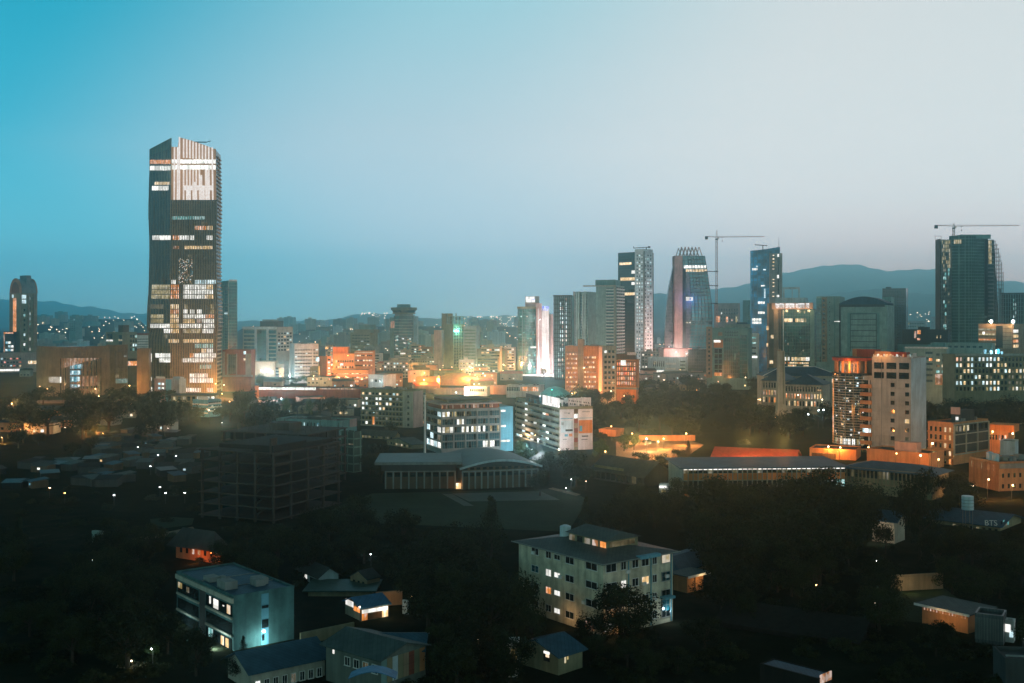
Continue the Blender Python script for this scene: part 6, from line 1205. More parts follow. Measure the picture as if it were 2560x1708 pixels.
b = B('mural_house', 'house with a pale green gable roof and a side wall painted in faded colours', 'house', 815, 952, 1064, 178, 40, 1648, 'paint_dull', parapet=0, roof=None); gable(b, 1.5, 'x', .8, 'roofgrey', 'paint_dull'); b.win('L', 860, 950, 4, 1664, 1690, 1, .55, .8, pat=['..d.'], frame='white_trim')
for i, mt in enumerate(['tealwall', 'olive', 'bluewhite', 'olive', 'tan', 'redbrown', 'olive', 'orangewall']): b.patch('R', 953 + i * 13.6, 953 + i * 13.6 + 13, 1652, 1712, mt, .06, 'mural_panel')
b.patch('L', 833, 837, 1658, 1668, 'lit_white', .1); b.done()
b = B('lean_to', 'lean-to with a long pale sheet roof beside the painted wall house', 'house', 905, 1050, 1062, 186, 20, 1622, 'olive', D=9, parapet=0, roof=None); gable(b, 1.2, 'x', 1, 'roofblue', 'olive'); b.done()
mb = MB(); n = 14; wv = 3.6
for j in range(2):
    mb.v += [(-wv + 2 * wv * i / n, j * 3.2, 2.3 + 1.0 * math.sin(math.pi * i / n)) for i in range(n + 1)]
mb.v += [(x, y, z - .12) for x, y, z in mb.v]; k = n + 1
for i in range(n): mb.f += [(i, i + 1, k + i + 1, k + i), (2 * k + i, 3 * k + i, 3 * k + i + 1, 2 * k + i + 1), (i, 2 * k + i, 2 * k + i + 1, i + 1)]
e = thing('canopy', 'bright blue arched canopy at the very bottom before the painted wall house', 'canopy', (PX(930, 170), 170, PZ(1734, 170))); part('cover', mb, 'roofsky', e)
for x in (-3.4, 3.4): part('post', MB().cyl(x, .2, .06, -2, 2.3, 8), 'steel', e)
b = B('red_hut', 'dark hipped roof house with a wall glowing fiery orange red', 'house', 440, 536, 554, 276, 30, 1374, 'orangewall', parapet=0, roof=None); b.h -= 0; hip(b, 4.2, 1.6, 'roofdark'); b.patch('R', 540, 552, 1378, 1394, 'lit_ember', .05, 'lit_wall'); b.win('L', 446, 536, 6, 1376, 1396, 1, .35, .7, .3, 'e'); light(b.e, (-4, -3.2, 1.6), 420, (1, .22, .05), .2); light(b.e, (2.2, b.D * .4, 1.8), 300, (1, .22, .05), .2); b.done()  # fiery light on the end wall is painted in as glow
tl = thing('tent_lamp', 'teal floodlight on a mast aimed at the dome tent', 'lamp', (PX(1380, 738), 738, 0)); part('mast', MB().cyl(0, 0, .12, 0, 14, 6), 'darksteel', tl); part('lamp_head', MB().ball((0, 0, 14), .3), 'lamp_teal', tl); light(tl, (0, 0, 15), 2600, (.35, 1, .85))
b = B('embankment', 'orange lit embankment wall under a warm street lamp right of the banner office', 'wall', 1497, 1540, 1560, 575, 30, 1078, 'orangewall', D=10); light(b.e, (-6, -6, 5), 700, ORANGE)
b = B('retaining_wall', 'long low wall along the top of the orange lit road', 'wall', 1598, 1738, None, 556, -5, 1088, 'orangewall', D=.5, fix=True, parapet=0, roof=None)
for px, ba, tp, w_, lb in ((1602, 1168, 1118, 44, 'dark tree at the lower left of the orange lit road'), (1652, 1172, 1128, 52, 'dark tree at the lower middle of the orange lit road'), (1698, 1160, 1112, 40, 'dark tree at the lower right of the orange lit road')): TREES_LATER.append((px, ba, tp, w_, lb))
b = B('pavilion', 'tiny pale cabin left of the fiery orange house', 'cabin', 230, 250, 258, 300, 30, 1336, 'tealgrey'); part('lamp', MB().ball((1.5, 1, 1.5), .25), 'lit_red', b.e); light(b.e, (2, 0, 1.5), 12, (1, .2, .1)); b.done()
# right foreground
b = B('lit_annex', 'orange lit building with a white sloping roof edge at the lower right', 'building', 2334, 2420, None, 214, -30, 1536, 'orangewall', D=9, fix=True, parapet=0, roof=None); b.done()
b.e.rotation_euler = (0, 0, R(-52)); part('roof', MB().box(-b.W - 1, 1, -1.2, b.D, b.h, b.h + .2), 'roofgrey', b.e); part('roof_edge', MB().box(-b.W - 1, 1, -1.32, -1.21, b.h - .15, b.h + .3), 'white_trim', b.e); b.win('L', 2336, 2418, 14, 1540, 1550, 1, .3, .8, 1, 'e'); light(b.e, (-b.W * .5, -2.5, 2.6), 120, (1, .55, .22), .2); light(b.e, (-b.W * .15, -2.2, 2.4), 60, (1, .6, .25), .2)
b = B('plank_shed', 'shed of dark vertical boards at the lower right', 'shed', 2438, 2508, 2516, 206, 8, 1550, 'metalsheet', D=5); b.grid('L', 2438, 2508, 18, 1550, 1606, 0, .08, .1, 'grey', .06, 'batten'); b.done()
b = B('white_kiosk', 'glaring white lit kiosk beside the dark boarded shed', 'kiosk', 2512, 2534, 2538, 208, 8, 1562, 'white', D=2); b.patch('L', 2513, 2526, 1563, 1582, 'lit_white', .1); b.patch('L', 2524, 2533, 1578, 1594, 'lit_cool', .12); b.done()
b = B('boundary_wall', 'tan lit boundary wall of a yard behind the tall trunk at the right', 'wall', 2228, 2358, None, 250, -12, 1432, 'tan', D=.4, fix=True, parapet=0, roof=None); light(b.e, (-b.W * .75, -3, 2), 130, (1, .7, .35), .3); light(b.e, (-b.W * .3, -3, 2), 60, (1, .7, .35), .3); b.done()
b = B('white_gable_house', 'white gabled house end lit bright behind dark branches on the right', 'house', 2180, 2236, 2262, 300, 40, 1300, 'cream', parapet=0, roof=None); gable(b, 1.6, 'x', 1.4, 'roofblue', 'cream'); light(b.e, (-b.W * .4, -3.5, 3), 420, (1, .9, .75), .3); b.done()
b = B('roof_sign_hall', 'long blue grey roofed hall at the right edge carrying white letters', 'building', 2316, 2500, 2640, 318, 42, 1316, 'olive', D=18, fix=True, parapet=0, roof=None); gable(b, 2.2, 'x', 1.0, 'roofblue', 'olive'); b.win('L', 2380, 2498, 8, 1322, 1340, 1, .5, .8, .3, 'dy'); b.win('R', 2502, 2560, 4, 1302, 1322, 1, .5, .8, .7, 'dyt')
fc = bpy.data.curves.new('roof_letters', 'FONT'); fc.body = 'BTS'; fc.size = 2.2; fc.extrude = .05; fc.align_x = 'CENTER'
fo = bpy.data.objects.new('roof_letters', fc); COL.objects.link(fo); bpy.context.view_layer.update(); fme = bpy.data.meshes.new_from_object(fo); bpy.data.objects.remove(fo); fme.materials.clear(); fme.materials.append(MATS['white_trim'])
o = link('roof_letters', fme, b.e, (.5 - b.W * .12, -1.3, b.h + .15)); o.rotation_euler = (R(80), 0, R(35)); b.done()
tk = thing('water_tower', 'pale banded round water tank on a stand at the right', 'water tank', (PX(2419, 322), 322, 0)); part('tank', MB().cyl(0, 0, 1.65, PZ(1274, 322), PZ(1240, 322), 18), 'tankwhite', tk)
for z in (1250, 1258, 1266): part('band', MB().cyl(0, 0, 1.7, PZ(z, 322), PZ(z, 322) + .12, 18), 'grey', tk)
for a, c in ((-1, -1), (1, -1), (1, 1), (-1, 1)): part('leg', MB().tube((a, c, -.2), (a, c, PZ(1274, 322)), .12), 'steel', tk)
b = B('corner_house', 'house with a dull blue flat roof and an orange lit door at the bottom edge', 'house', 1900, 2046, 2080, 173, 20, 1700, 'soot', roof='roofblue', D=4, parapet=.2); b.patch('R', 2050, 2078, 1690, 1712, 'lit_ember', .1); b.done()
b = B('dark_roof_house', 'long dark unlit roof spreading across the bottom right', 'house', 1800, 2140, 2190, 205, 22, 1602, 'soot', D=14, parapet=0, roof=None); gable(b, 2.4, 'x', 1, 'soot', 'soot'); b.done()
b = B('dark_roof_house', 'dark house with a pale ridge line in the bottom right corner', 'house', 2514, 2600, None, 180, 8, 1660, 'darkgrey', D=7, fix=True); b.patch('L', 2514, 2600, 1640, 1643, 'grey', .4, 'ridge'); b.done()

# shacks of the settlement at the left
r = random.Random(44); shp = []
for k in range(6):
    w_, l_, h_ = 4 + k * .8, 4.5 + (k % 3) * 1.2, 2.3 + .2 * (k % 3); m1 = MB().box(-w_ / 2, w_ / 2, -l_ / 2, l_ / 2, -.3, h_)
    m2 = MB().add([(-w_ / 2 - .3, -l_ / 2 - .4, h_ - .05), (w_ / 2 + .3, -l_ / 2 - .4, h_ - .05), (w_ / 2 + .3, l_ / 2 + .4, h_ + .7), (-w_ / 2 - .3, l_ / 2 + .4, h_ + .7), (-w_ / 2 - .3, -l_ / 2 - .4, h_ + .04), (w_ / 2 + .3, -l_ / 2 - .4, h_ + .04), (w_ / 2 + .3, l_ / 2 + .4, h_ + .79), (-w_ / 2 - .3, l_ / 2 + .4, h_ + .79)], [(0, 3, 2, 1), (4, 5, 6, 7), (0, 1, 5, 4), (1, 2, 6, 5), (2, 3, 7, 6), (3, 0, 4, 7)])
    shp.append((m1.mesh('wall', ['soot', 'brown', 'darkgrey'][k % 3]), m2.mesh('roof', ['roofdark', 'roofblue', 'roofgrey', 'metalsheet', 'roofdark', 'soot'][k]), l_))
for i in range(70):
    d = r.uniform(395, 590); px = r.uniform(-10, 500) if d < 470 else r.uniform(240, 520); k = r.randrange(6)
    e = thing('shack', 'low metal roofed shack in the dark settlement at the left', 'shack', (PX(px, d), d, 0), R(r.uniform(-50, 50)), 'shacks of the dark settlement'); link('wall', shp[k][0], e); link('roof', shp[k][1], e)
    if r.random() < .16: link('window', pane_mesh(1.2, .8, PAL[r.choice('ccWwb')]), e, (0, -shp[k][2] / 2 - .02, 1.4))
for i, (px, py, c, p_) in enumerate([(285, 1238, WHITE, 160), (414, 1233, WHITE, 90), (376, 1166, (.5, .7, 1), 60), (395, 1138, WHITE, 70), (345, 1118, WHITE, 50), (124, 1220, ORANGE, 90), (162, 1233, ORANGE, 60), (462, 1232, WARM, 50), (232, 1400, WHITE, 50), (400, 1218, WHITE, 30), (440, 1140, (1, .3, .2), 30)]):
    d = 56.6 * F / (py - HY); e = thing('yard_lamp', 'small bare lamp on a post among the dark settlement shacks', 'lamp', (PX(px, d), d, 0), 0, 'bare lamps of the settlement'); part('post', MB().cyl(0, 0, .06, 0, 3.4, 6), 'darksteel', e); part('bulb', MB().box(-.28, .28, -.1, .1, 3.34, 3.46), 'lamp_white' if c != ORANGE else 'lamp_orange', e); light(e, (0, -.5, 3.2), p_, c, .2)

# ---------------------------------------------------------------- trees
def crown(seed, n, lobes, leaf, squash=1.0, flat=.0, cone=False):
    q = random.Random(seed); L = []
    for i in range(lobes):
        if cone: t_ = i / lobes; a = q.uniform(0, 6.28); rr = .36 * (1 - t_) * q.uniform(.2, .6); L.append((rr * math.cos(a), rr * math.sin(a), .18 + .8 * t_, .28 * (1 - t_) + .05))
        else:
            a = q.uniform(0, 6.28); rr = .34 * math.sqrt(q.random()); zz = q.uniform(.36, .84) * squash; L.append((rr * math.cos(a), rr * math.sin(a), zz - rr * .45, q.uniform(.12, .24)))
    mb = MB()
    for i in range(n):
        cx, cy, cz, rr = L[q.randrange(lobes)]
        while True:
            v = Vector((q.uniform(-1, 1), q.uniform(-1, 1), q.uniform(-1, 1)))
            if .1 < v.length < 1: break
        v = v.normalized() * (q.random() ** .35) * rr; c = Vector((cx + v.x, cy + v.y, cz + v.z * .8))
        nrm = (v.normalized() + Vector((q.uniform(-.9, .9), q.uniform(-.9, .9), q.uniform(-.5, 1)))).normalized(); u = nrm.orthogonal().normalized(); w_ = nrm.cross(u); an = q.uniform(0, 6.28)
        u, w_ = u * math.cos(an) + w_ * math.sin(an), w_ * math.cos(an) - u * math.sin(an); s_ = leaf * q.uniform(.6, 1.3)
        mb.add([c - u * s_, c - w_ * s_ * .55, c + u * s_, c + w_ * s_ * .55], [(0, 1, 2, 3)])
    tr = MB().tube((0, 0, -.02), (.01, 0, .34), .03, 7, .022)
    for cx, cy, cz, rr in L[:9]: tr.tube((.01, 0, .26 if not cone else max(.02, cz - .25)), (cx * .8, cy * .8, cz - rr * .3), .014, 5, .004)
    if cone: tr.tube((.01, 0, .3), (0, 0, .95), .02, 6, .004)
    return mb.mesh('crown', 'leaf_dark'), tr.mesh('trunk', 'bark')
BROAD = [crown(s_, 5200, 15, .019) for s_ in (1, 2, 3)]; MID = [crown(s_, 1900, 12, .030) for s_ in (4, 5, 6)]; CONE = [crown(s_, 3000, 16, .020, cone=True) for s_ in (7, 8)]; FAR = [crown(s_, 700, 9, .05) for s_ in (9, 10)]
def green(pair, name): a = pair[0].copy(); a.materials.clear(); a.materials.append(MATS[name]); return a, pair[1]
GREEN = [green(p_, 'leaf_green') for p_ in MID]; LIT_GOLD = [green(MID[0], 'leaf_gold')]
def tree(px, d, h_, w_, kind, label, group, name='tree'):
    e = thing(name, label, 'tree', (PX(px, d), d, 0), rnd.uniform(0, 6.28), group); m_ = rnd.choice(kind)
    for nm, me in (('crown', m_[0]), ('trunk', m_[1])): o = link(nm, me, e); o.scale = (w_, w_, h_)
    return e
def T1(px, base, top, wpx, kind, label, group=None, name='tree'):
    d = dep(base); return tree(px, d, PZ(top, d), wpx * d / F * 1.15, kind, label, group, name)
def wood(n, px0, px1, d0, d1, h0, h1, kind, label, group, seed, wf=(.9, 1.3)):
    r_ = random.Random(seed)
    for i in range(n): d = d0 + (d1 - d0) * (i + r_.random()) / n; h_ = r_.uniform(h0, h1); tree(r_.uniform(px0, px1), d, h_, h_ * r_.uniform(*wf), kind, label, group)
wood(28, -20, 440, 590, 800, 12, 18, MID, 'dark leafy tree in the wood below the fluted round hall', 'dark wood at the left', 51)
wood(6, 0, 250, 470, 580, 8, 12, MID, 'dark tree at the edge of the shack settlement', 'trees at the settlement edge', 52)
wood(7, 380, 620, 640, 720, 8, 13, MID, 'dark tree below the canopied shop under the tallest tower', 'trees under the canopied shop', 53)
for i, (px, ba, tp, w_) in enumerate([(272, 1085, 977, 125), (175, 1030, 955, 64), (120, 1090, 995, 110), (30, 1080, 1000, 100), (385, 1100, 990, 90), (205, 1098, 1005, 80)]): T1(px, ba, tp, w_, MID, ['largest rounded tree before the fluted round hall', 'rounded tree against the blue lit floors of the fluted hall', 'broad dark tree below the foot of the fluted round hall', 'dark tree at the left edge below the shop podium', 'dark pointed tree left of the blue glass cornered block', 'dark low tree tucked under the largest rounded tree'][i])
for i, (px, ba, tp, w_) in enumerate([(660, 1085, 975, 75), (612, 1060, 950, 60), (575, 1055, 985, 45), (640, 1100, 1020, 90), (700, 1075, 1012, 70)]): T1(px, ba, tp, w_, MID, ['tall dark tree at the left end of the red brown wall', 'green tree below the dark red walled block', 'small tree right of the stepped blue shop', 'wide dark tree in front of the red brown wall', 'dark round tree right of the wide dark tree before the red brown wall'][i])
for i, (px, tp, w_, k) in enumerate([(688, 990, 24, MID), (716, 986, 26, GREEN), (744, 988, 32, MID), (775, 990, 26, GREEN), (800, 985, 26, MID), (830, 976, 44, MID), (860, 982, 22, MID)]): T1(px, 1045, tp, w_, k, ['first', 'second', 'third', 'fourth', 'fifth', 'broad sixth', 'last'][i] + ' tree from the left in the row before the red brown wall', 'row of trees before the red brown wall')
for i, (px, ba, tp, w_) in enumerate([(650, 965, 930, 42), (705, 962, 935, 50), (770, 958, 932, 40), (740, 962, 938, 30), (672, 962, 936, 30)]): T1(px, ba, tp, w_, GREEN, 'green tree washed in white floodlight below the striped white office', 'trees below the striped white office')
wood(52, 1480, 1930, 560, 960, 12, 18, MID, 'dark leafy tree in the park wood left of the slim chimney', 'dark park wood in the middle', 54)
wood(10, 1400, 1520, 700, 830, 12, 17, MID, 'dark tree at the left end of the park wood beside the banner office', 'left end of the park wood', 55)
wood(15, 1880, 2080, 560, 680, 10, 15, MID, 'dark tree around the foot of the chimney before the blue roofed palace', 'trees around the chimney', 56)
wood(16, 2310, 2600, 560, 632, 17, 21, MID, 'dark tree below the curved office of many lit windows', 'trees below the many windowed office', 57)
T1(1594, 985, 925, 34, CONE, 'pointed dark tree right of the glowing lattice block', None, 'conifer')
T1(1360, 945, 915, 26, LIT_GOLD, 'golden lit tree at the foot of the floodlit pink tower')  # floodlight on this tree is painted into its leaf colour
for i, (px, ba, tp, w_, k) in enumerate([(1302, 1155, 1088, 34, GREEN), (1318, 1170, 1108, 60, GREEN), (1372, 1200, 1120, 70, BROAD), (1425, 1195, 1112, 80, MID), (1500, 1148, 1090, 44, GREEN), (1560, 1128, 1075, 36, GREEN), (1585, 1125, 1078, 30, GREEN), (1720, 1150, 1100, 30, CONE), (1640, 1185, 1140, 40, MID), (1440, 1215, 1150, 90, BROAD), (1350, 1240, 1170, 60, BROAD)]): T1(px, ba, tp, w_, k, ['small green tree at the left foot of the banner office', 'bright green tree lit from behind at the banner office foot', 'dark tree right of the sports hall roof', 'low wide dark tree under the printed banners', 'dull green tree right of the banner office', 'green tree by the orange lit road', 'round green tree by the bend of the orange lit road', 'dark pointed tree at the left end of the red roof', 'dark tree left of the blue roofed school', 'dark tree left of the unlit dark hall', 'dark tree at the right corner of the sports hall'][i])
wood(6, 1800, 2110, 340, 372, 6, 9, MID, 'dark bushy tree along the front of the long school', 'trees along the school front', 58)
wood(5, 850, 960, 410, 470, 8, 11, MID, 'dark tree left of the flat hall of tall bays', 'trees left of the flat hall', 59)
T1(1085, 1085, 1050, 46, MID, 'round dark tree at the foot of the beige six storey block').location = (PX(978, 590), 590, 0)
# foreground woods
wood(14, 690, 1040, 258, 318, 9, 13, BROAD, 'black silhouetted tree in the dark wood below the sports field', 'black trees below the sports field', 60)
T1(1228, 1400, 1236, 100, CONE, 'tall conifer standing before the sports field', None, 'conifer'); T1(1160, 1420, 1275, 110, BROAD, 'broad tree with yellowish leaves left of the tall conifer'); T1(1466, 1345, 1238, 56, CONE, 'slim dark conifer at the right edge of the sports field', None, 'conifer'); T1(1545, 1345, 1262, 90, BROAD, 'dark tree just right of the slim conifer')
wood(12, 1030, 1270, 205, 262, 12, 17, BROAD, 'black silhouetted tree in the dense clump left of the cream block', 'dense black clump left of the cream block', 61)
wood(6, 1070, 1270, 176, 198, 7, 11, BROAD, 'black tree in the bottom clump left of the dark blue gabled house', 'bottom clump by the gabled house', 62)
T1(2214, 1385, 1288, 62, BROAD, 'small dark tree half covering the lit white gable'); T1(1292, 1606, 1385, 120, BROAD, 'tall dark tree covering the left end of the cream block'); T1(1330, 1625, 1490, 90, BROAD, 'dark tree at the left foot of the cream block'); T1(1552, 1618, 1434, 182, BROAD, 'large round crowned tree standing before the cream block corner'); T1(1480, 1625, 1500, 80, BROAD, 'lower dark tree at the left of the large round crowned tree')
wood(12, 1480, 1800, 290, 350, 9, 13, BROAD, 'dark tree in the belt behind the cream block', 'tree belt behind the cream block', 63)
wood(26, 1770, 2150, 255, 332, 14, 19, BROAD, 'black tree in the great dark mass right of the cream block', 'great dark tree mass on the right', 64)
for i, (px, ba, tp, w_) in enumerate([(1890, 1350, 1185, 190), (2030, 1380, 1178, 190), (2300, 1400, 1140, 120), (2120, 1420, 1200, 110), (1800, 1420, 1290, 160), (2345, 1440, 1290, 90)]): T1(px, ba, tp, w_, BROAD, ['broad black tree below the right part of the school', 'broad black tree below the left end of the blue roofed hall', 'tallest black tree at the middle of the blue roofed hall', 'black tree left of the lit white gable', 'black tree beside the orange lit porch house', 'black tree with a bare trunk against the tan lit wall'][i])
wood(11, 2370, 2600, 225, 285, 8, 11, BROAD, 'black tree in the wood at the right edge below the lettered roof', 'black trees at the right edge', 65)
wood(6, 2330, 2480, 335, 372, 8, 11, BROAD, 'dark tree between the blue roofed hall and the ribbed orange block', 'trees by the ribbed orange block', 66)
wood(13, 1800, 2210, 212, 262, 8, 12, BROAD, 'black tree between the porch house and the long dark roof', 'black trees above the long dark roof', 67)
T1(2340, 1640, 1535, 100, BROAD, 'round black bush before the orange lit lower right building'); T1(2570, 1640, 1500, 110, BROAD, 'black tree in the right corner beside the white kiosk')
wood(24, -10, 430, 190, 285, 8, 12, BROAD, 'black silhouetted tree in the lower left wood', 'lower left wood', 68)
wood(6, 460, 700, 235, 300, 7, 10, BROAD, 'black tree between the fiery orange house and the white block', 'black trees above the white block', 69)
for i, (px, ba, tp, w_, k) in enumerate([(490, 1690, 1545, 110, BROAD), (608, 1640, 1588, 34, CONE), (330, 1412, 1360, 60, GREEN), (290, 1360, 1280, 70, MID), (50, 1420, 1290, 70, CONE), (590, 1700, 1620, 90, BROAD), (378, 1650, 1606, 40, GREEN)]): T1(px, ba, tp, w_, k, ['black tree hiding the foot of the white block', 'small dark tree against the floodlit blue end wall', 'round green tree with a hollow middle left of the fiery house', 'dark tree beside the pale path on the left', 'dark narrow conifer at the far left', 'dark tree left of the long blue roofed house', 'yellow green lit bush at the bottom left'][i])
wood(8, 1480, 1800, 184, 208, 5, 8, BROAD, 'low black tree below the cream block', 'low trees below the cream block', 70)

for px, ba, tp, w_, lb in TREES_LATER: T1(px, ba, tp, w_, MID, lb)
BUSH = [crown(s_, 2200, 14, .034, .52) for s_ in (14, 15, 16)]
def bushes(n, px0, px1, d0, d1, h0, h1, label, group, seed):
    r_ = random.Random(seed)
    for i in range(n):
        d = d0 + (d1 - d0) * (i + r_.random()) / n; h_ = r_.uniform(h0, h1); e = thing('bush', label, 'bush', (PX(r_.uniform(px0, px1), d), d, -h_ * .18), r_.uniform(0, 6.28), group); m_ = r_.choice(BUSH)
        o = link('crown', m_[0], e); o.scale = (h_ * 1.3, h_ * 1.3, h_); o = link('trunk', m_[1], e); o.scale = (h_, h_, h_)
bushes(40, -10, 440, 186, 250, 4, 7, 'dark bush in the lower left wood', 'bushes of the lower left wood', 81)
bushes(22, 690, 1060, 255, 300, 4, 7, 'dark bush below the sports field', 'bushes below the sports field', 82)
bushes(24, 1010, 1290, 178, 250, 4, 7, 'dark bush left of the cream block', 'bushes left of the cream block', 83)
bushes(40, 1810, 2220, 198, 290, 4, 7, 'dark bush in the great dark mass on the right', 'bushes on the right', 84)
bushes(40, 2140, 2580, 182, 225, 3, 6, 'dark bush in the bottom right corner', 'bushes in the bottom right corner', 85)
bushes(16, 1470, 1800, 176, 200, 3, 6, 'dark bush at the bottom right of the gabled house', 'bushes by the gabled house', 86)
bushes(14, 470, 760, 225, 300, 3, 5, 'dark bush between the fiery house and the white block', 'bushes above the white block', 87)
bushes(20, 1480, 1900, 540, 640, 6, 9, 'dark bush at the front of the park wood', 'bushes of the park wood', 88)
bushes(40, 0, 640, 290, 400, 3, 6, 'dark bush on the dark field at the left', 'bushes on the left field', 89)

# ---------------------------------------------------------------- lamps
def lamp(px, py, d, h_, rgb, power, label, group=None, arm=1.2, glow=None, big=1.0):
    """street lamp whose head shows at (px, py) when h_ is None, else a lamp of that height on the ground"""
    z = PZ(py, d) if h_ is None else h_
    e = thing('street_lamp', label, 'street lamp', (PX(px, d), d, 0), 0, group)
    m_ = MB().cyl(0, .4, .09, 0, z + .2, 6, .06).tube((0, .4, z + .2), (0, -arm, z + .45), .05, 5); part('pole', m_, 'darksteel', e)
    part('lamp_head', MB().ball((0, -arm, z + .25), .32 * big, 8, 5), 'lamp_orange' if rgb in (ORANGE, WARM) else ('lamp_teal' if rgb == TEAL else 'lamp_white'), e)
    light(e, (0, -arm - .4, z - .3), power, rgb, .6)
    return e
r = random.Random(78)
for i in range(12): d = 640 + 24 * i; lamp(r.uniform(10, 640), 0, d, r.uniform(8, 11), ORANGE if i % 3 else WARM, r.uniform(4000, 9000), 'orange street lamp between the left wood and the tallest tower', 'street lamps on the left')
for i in range(8): d = 690 + 40 * i; lamp(r.uniform(1480, 2050), 0, d, r.uniform(10, 14), ORANGE if i % 2 else WARM, r.uniform(250, 700), 'warm street lamp in the park wood', 'street lamps of the park wood')
r = random.Random(77)
for i in range(22): d = 880 + 20 * i; lamp(r.uniform(770, 1290), 0, d, r.uniform(8, 12), ORANGE if i % 4 else WARM, r.uniform(8000, 20000), 'orange street lamp among the central town streets', 'street lamps of the town centre')
for i, (px, d, h_, c, p_) in enumerate([(680, 1130, 8, WHITE, 26000), (660, 1125, 8, WHITE, 15000), (725, 1045, 8, WHITE, 14000), (850, 1010, 7, ORANGE, 9000), (880, 1000, 7, ORANGE, 9000), (905, 1000, 7, WARM, 9000), (810, 990, 7, ORANGE, 9000), (870, 1060, 26, ORANGE, 9000), (950, 945, 8, WHITE, 5000), (665, 1160, 9, WARM, 12000)]): lamp(px, 0, d, h_, c, p_, ['white floodlight on a pole in the trees below the pillared office', 'second white floodlight below the pillared office', 'white floodlight at the foot of the striped white office', 'orange lamp at the left of the glowing ribbon windows', 'orange lamp at the middle of the glowing ribbon windows', 'warm lamp at the right of the glowing ribbon windows', 'orange lamp before the orange stair tower', 'orange roof floodlight below the orange roof house', 'white floodlight before the glaring gable hall', 'warm lamp before the cream hall'][i])
for i, (px, py, d, c, p_) in enumerate([(704, 997, 780, WHITE, 5000), (1140, 982, 880, WHITE, 4500), (650, 1010, 800, ORANGE, 5000), (760, 1012, 790, ORANGE, 5000), (850, 1010, 790, ORANGE, 4000), (325, 965, 850, ORANGE, 9000), (345, 1000, 840, ORANGE, 6000), (330, 1010, 800, ORANGE, 5000), (556, 985, 830, ORANGE, 9000), (575, 1005, 800, ORANGE, 6000), (520, 985, 868, ORANGE, 9000), (540, 960, 870, ORANGE, 7000), (440, 985, 868, WARM, 3500)]): lamp(px, py, d, None, c, p_, ['white lamp standing before the red brown wall', 'glaring white roof-high floodlight beside the strip blocks', 'orange lamp at the left end of the red brown wall', 'orange lamp before the middle of the red brown wall', 'orange lamp before the right end of the red brown wall', 'orange lamp on the tall pole beside the brown fluted block', 'orange street lamp at the left foot of the tallest tower', 'orange lamp in the lit crossing left of the blue cornered block', 'orange lamp behind the stepped blue shop', 'orange lamp under the green tree near the blue shop', 'orange floodlight at the right foot of the tallest tower', 'higher orange floodlight at the right foot of the tallest tower', 'warm lamp behind the canopied shop'][i])
for i, (px, d, h_, c, p_) in enumerate([(1358, 1195, 9, (1, .75, .75), 30000), (1372, 1195, 9, (1, .7, .7), 26000), (1350, 1190, 60, (1, .75, .75), 16000), (1345, 1190, 8, WHITE, 12000), (1208, 1000, 12, TEAL, 9000), (1130, 990, 18, ORANGE, 5000), (1180, 985, 18, ORANGE, 5000), (1100, 985, 16, ORANGE, 4000), (1440, 795, 8, ORANGE, 6500), (1475, 795, 8, ORANGE, 6500), (1460, 790, 26, ORANGE, 7000), (1430, 790, 8, WARM, 4000), (1560, 780, 7, ORANGE, 3500), (1580, 778, 7, ORANGE, 3500), (1690, 1245, 24, (1, .52, .42), 42000), (1672, 1240, 30, (1, .45, .35), 20000), (1720, 1250, 24, (1, .48, .42), 16000), (1650, 1140, 6, WARM, 2500), (1700, 1140, 6, WARM, 2500), (1795, 940, 8, ORANGE, 3000), (1960, 1080, 7, WARM, 5000), (2010, 1080, 7, WARM, 5000)]): lamp(px, 0, d, h_, c, p_, ['pinkish floodlight at the foot of the pink and white tower', 'second pinkish floodlight at the foot of the pink and white tower', 'high pinkish floodlight aimed at the pink and white tower', 'white lamp at the round glass tower podium', 'teal lamp in front of the grey dotted hall', 'orange lamp in front of the orange domed hall', 'orange lamp at the right of the orange domed hall', 'orange lamp at the left of the orange domed hall', 'orange lamp at the left foot of the brown orange offices', 'orange lamp at the right foot of the brown orange offices', 'high orange lamp before the brown orange offices', 'warm lamp before the brown orange offices', 'orange lamp before the glowing lattice block', 'second orange lamp before the glowing lattice block', 'pinkish floodlight on the podium of the curved tower', 'red floodlight on the podium of the curved tower', 'red floodlight right of the pink slab of the curved tower', 'warm lamp before the low white hall', 'second warm lamp before the low white hall', 'orange lamp at the foot of the tan strip block', 'warm lamp at the left foot of the sign block', 'warm lamp at the right foot of the sign block'][i])
for i, (px, py, d, c, p_) in enumerate([(1528, 1067, 560, WARM, 900), (1513, 1130, 468, ORANGE, 500), (1397, 1125, 505, ORANGE, 420), (1659, 1098, 520, ORANGE, 5200), (1645, 1105, 490, ORANGE, 6500), (1616, 1098, 510, (1, .5, .22), 8000), (1580, 1085, 545, ORANGE, 6500), (1715, 1085, 535, ORANGE, 6000), (1345, 1100, 500, WHITE, 9000), (1330, 1125, 470, WHITE, 2600), (1303, 1090, 560, WARM, 2200)]): lamp(px, py, d, None, c, p_, ['warm street lamp standing over the orange lit embankment', 'bright warm lamp left of the unlit dark hall', 'warm lamp at the corner of the banner office', 'warm pole lamp beside the orange lit road', 'orange lamp over the orange lit road', 'glaring lamp at the bend of the orange lit road', 'orange lamp at the top of the orange lit road', 'orange lamp at the right end of the orange lit road', 'white floodlight against the foot of the banner office', 'white lamp between the sports hall and the banner office', 'warm lamp by the green trees left of the banner office'][i], None, .6)
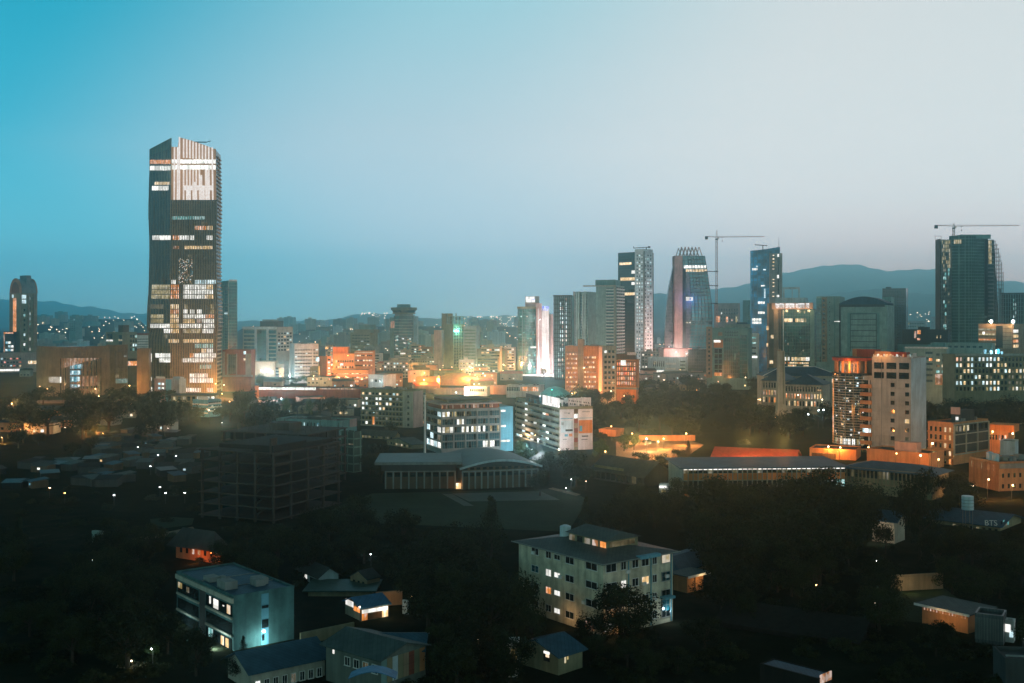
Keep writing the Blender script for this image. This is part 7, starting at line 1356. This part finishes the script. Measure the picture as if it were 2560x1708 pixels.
for i, (px, py, d, c, p_) in enumerate([(2070, 1118, 482, ORANGE, 600), (2100, 1120, 480, ORANGE, 600), (2170, 1120, 470, ORANGE, 700), (2240, 1135, 440, ORANGE, 1500), (2300, 1140, 435, ORANGE, 2600), (2330, 1110, 440, ORANGE, 3600), (2345, 1150, 430, ORANGE, 2200), (2430, 1215, 372, ORANGE, 1800), (2470, 1200, 372, ORANGE, 2200), (2530, 1215, 372, ORANGE, 2200), (2480, 1080, 490, ORANGE, 900), (2530, 1085, 490, ORANGE, 900), (2360, 960, 735, ORANGE, 3000), (2055, 1000, 690, WARM, 800), (2046, 1027, 620, WHITE, 250), (2058, 1026, 618, WHITE, 250), (1900, 1000, 700, ORANGE, 1500), (2020, 1037, 600, WHITE, 150)]): lamp(px, py, d, None, c, p_ * (1.5 if i < 13 else 1), 'orange floodlight lighting the orange blocks on the right' if i < 13 else 'lamp in the grounds of the blue roofed palace', 'floodlights of the orange blocks' if i < 13 else 'lamps of the palace grounds', .6)
for i, (px, py, d, c, p_) in enumerate([(927, 1388, 250, WHITE, 60), (1428, 1200, 410, WHITE, 420), (1415, 1222, 402, WHITE, 160), (1465, 1205, 395, WARM, 160), (118, 1068, 640, ORANGE, 1800), (52, 1075, 640, ORANGE, 2400), (60, 1062, 650, WARM, 1200), (240, 1078, 630, ORANGE, 3600), (258, 1085, 625, ORANGE, 3000), (275, 1070, 640, WARM, 2000), (5, 1095, 610, ORANGE, 1600), (163, 1070, 640, WARM, 300), (420, 1072, 650, (1, .2, .1), 300), (640, 1068, 640, (.7, 1, .95), 900), (555, 1058, 680, WHITE, 800), (380, 1625, 205, (.8, 1, .7), 160), (330, 1655, 188, WARM, 90), (1976, 1422, 235, WARM, 45), (2010, 1455, 240, WARM, 130), (2190, 1405, 260, WHITE, 90), (2040, 1465, 232, WARM, 60), (2185, 1510, 220, WARM, 40), (1196, 1600, 182, WARM, 120), (1253, 1640, 180, WARM, 160), (1550, 1560, 197, WARM, 60), (1520, 1565, 198, WARM, 60), (1585, 1560, 196, WARM, 50), (1330, 1580, 200, WARM, 80), (1302, 1560, 206, WARM, 60), (1030, 1495, 230, WARM, 60), (900, 1520, 214, WARM, 30), (2560, 1600, 200, WHITE, 30), (1640, 1010, 760, WARM, 500), (1634, 992, 770, WARM, 500), (1665, 1005, 760, WHITE, 500), (1700, 985, 800, ORANGE, 1500), (1798, 995, 780, WARM, 700), (1845, 1000, 760, ORANGE, 700), (1895, 1000, 720, ORANGE, 500), (1938, 1045, 628, WARM, 1400), (1700, 925, 1050, ORANGE, 4000), (1735, 990, 800, WARM, 900)]):
    if py > 1050: d = 57.2 * F / (py - HY)
    lamp(px, py, d, None, c, p_, 'small lamp glinting through the dark trees', 'lamps among the dark trees', .3, None, .45)

# far hillside lights, beyond counting
litm('lamp_far', (1, .66, .38), 9, .3, strip=False); litm('lamp_far_cool', (.7, .9, 1), 4, .3, strip=False)
def specks(n, px0, px1, d0, d1, seed, mat, s0, s1, name, zf):
    r_ = random.Random(seed); mb = MB()
    for i in range(n):
        px, d, s_ = r_.uniform(px0, px1), d0 + (d1 - d0) * r_.random(), r_.uniform(s0, s1); x, z = PX(px, d), zf(px, d, r_)
        mb.box(x - s_, x + s_, d - .4, d + .4, z - s_ * .6, z + s_ * .6)
    o = link(name, mb.mesh(name, mat)); o['kind'] = 'stuff'; o['label'] = 'countless tiny lights sprinkled over the far town'; o['category'] = 'lights'
low = lambda px, d, r_: town_rise(px, d) + r_.uniform(2, 9)
def slope(crest_row, d1, depth):
    zc = PZ(crest_row, d1)
    def f(px, d, r_): v = max(0, 1 - abs(d - d1) / depth); return zc * v * v * (3 - 2 * v) + 5
    return f
specks(120, 1155, 1300, 6850, 7600, 1, 'lamp_far', 1.6, 3.2, 'hillside_lights', slope(791, 7800, 1300)); specks(36, 900, 968, 7150, 7750, 2, 'lamp_far', 1.6, 3.2, 'hillside_lights', slope(784, 7800, 1300))
specks(90, 70, 372, 2600, 3400, 3, 'lamp_far', .5, 1.1, 'town_lights', low); specks(140, 620, 1340, 1800, 3400, 4, 'lamp_far', .45, 1.1, 'town_lights', low); specks(40, 1600, 1680, 1600, 2600, 5, 'lamp_far', .5, 1.2, 'town_lights', low); specks(16, 2270, 2335, 6300, 6500, 6, 'lamp_far', 1.6, 3, 'town_lights', slope(726, 7000, 900)); specks(90, 560, 1290, 1100, 1500, 7, 'lamp_far', .35, .7, 'town_lights', low); specks(80, 600, 1340, 2300, 3400, 8, 'lamp_far_cool', .5, 1.0, 'town_lights', low)

# ---------------------------------------------------------------- the air
m = bpy.data.materials.new('haze'); m.use_nodes = True; m.node_tree.nodes.clear(); t = NT(m.node_tree); MATS['haze'] = m
pv = t.node('ShaderNodeVolumePrincipled', {'Color': (.44, .88, 1, 1), 'Density': HAZE, 'Anisotropy': .92})
t.node('ShaderNodeOutputMaterial', {'Volume': pv.outputs[0]})
hz = struct('haze', MB().box(-7500, 7500, -450, 10600, -3, 640), 'haze', 'stuff'); hz.display_type = 'WIRE'
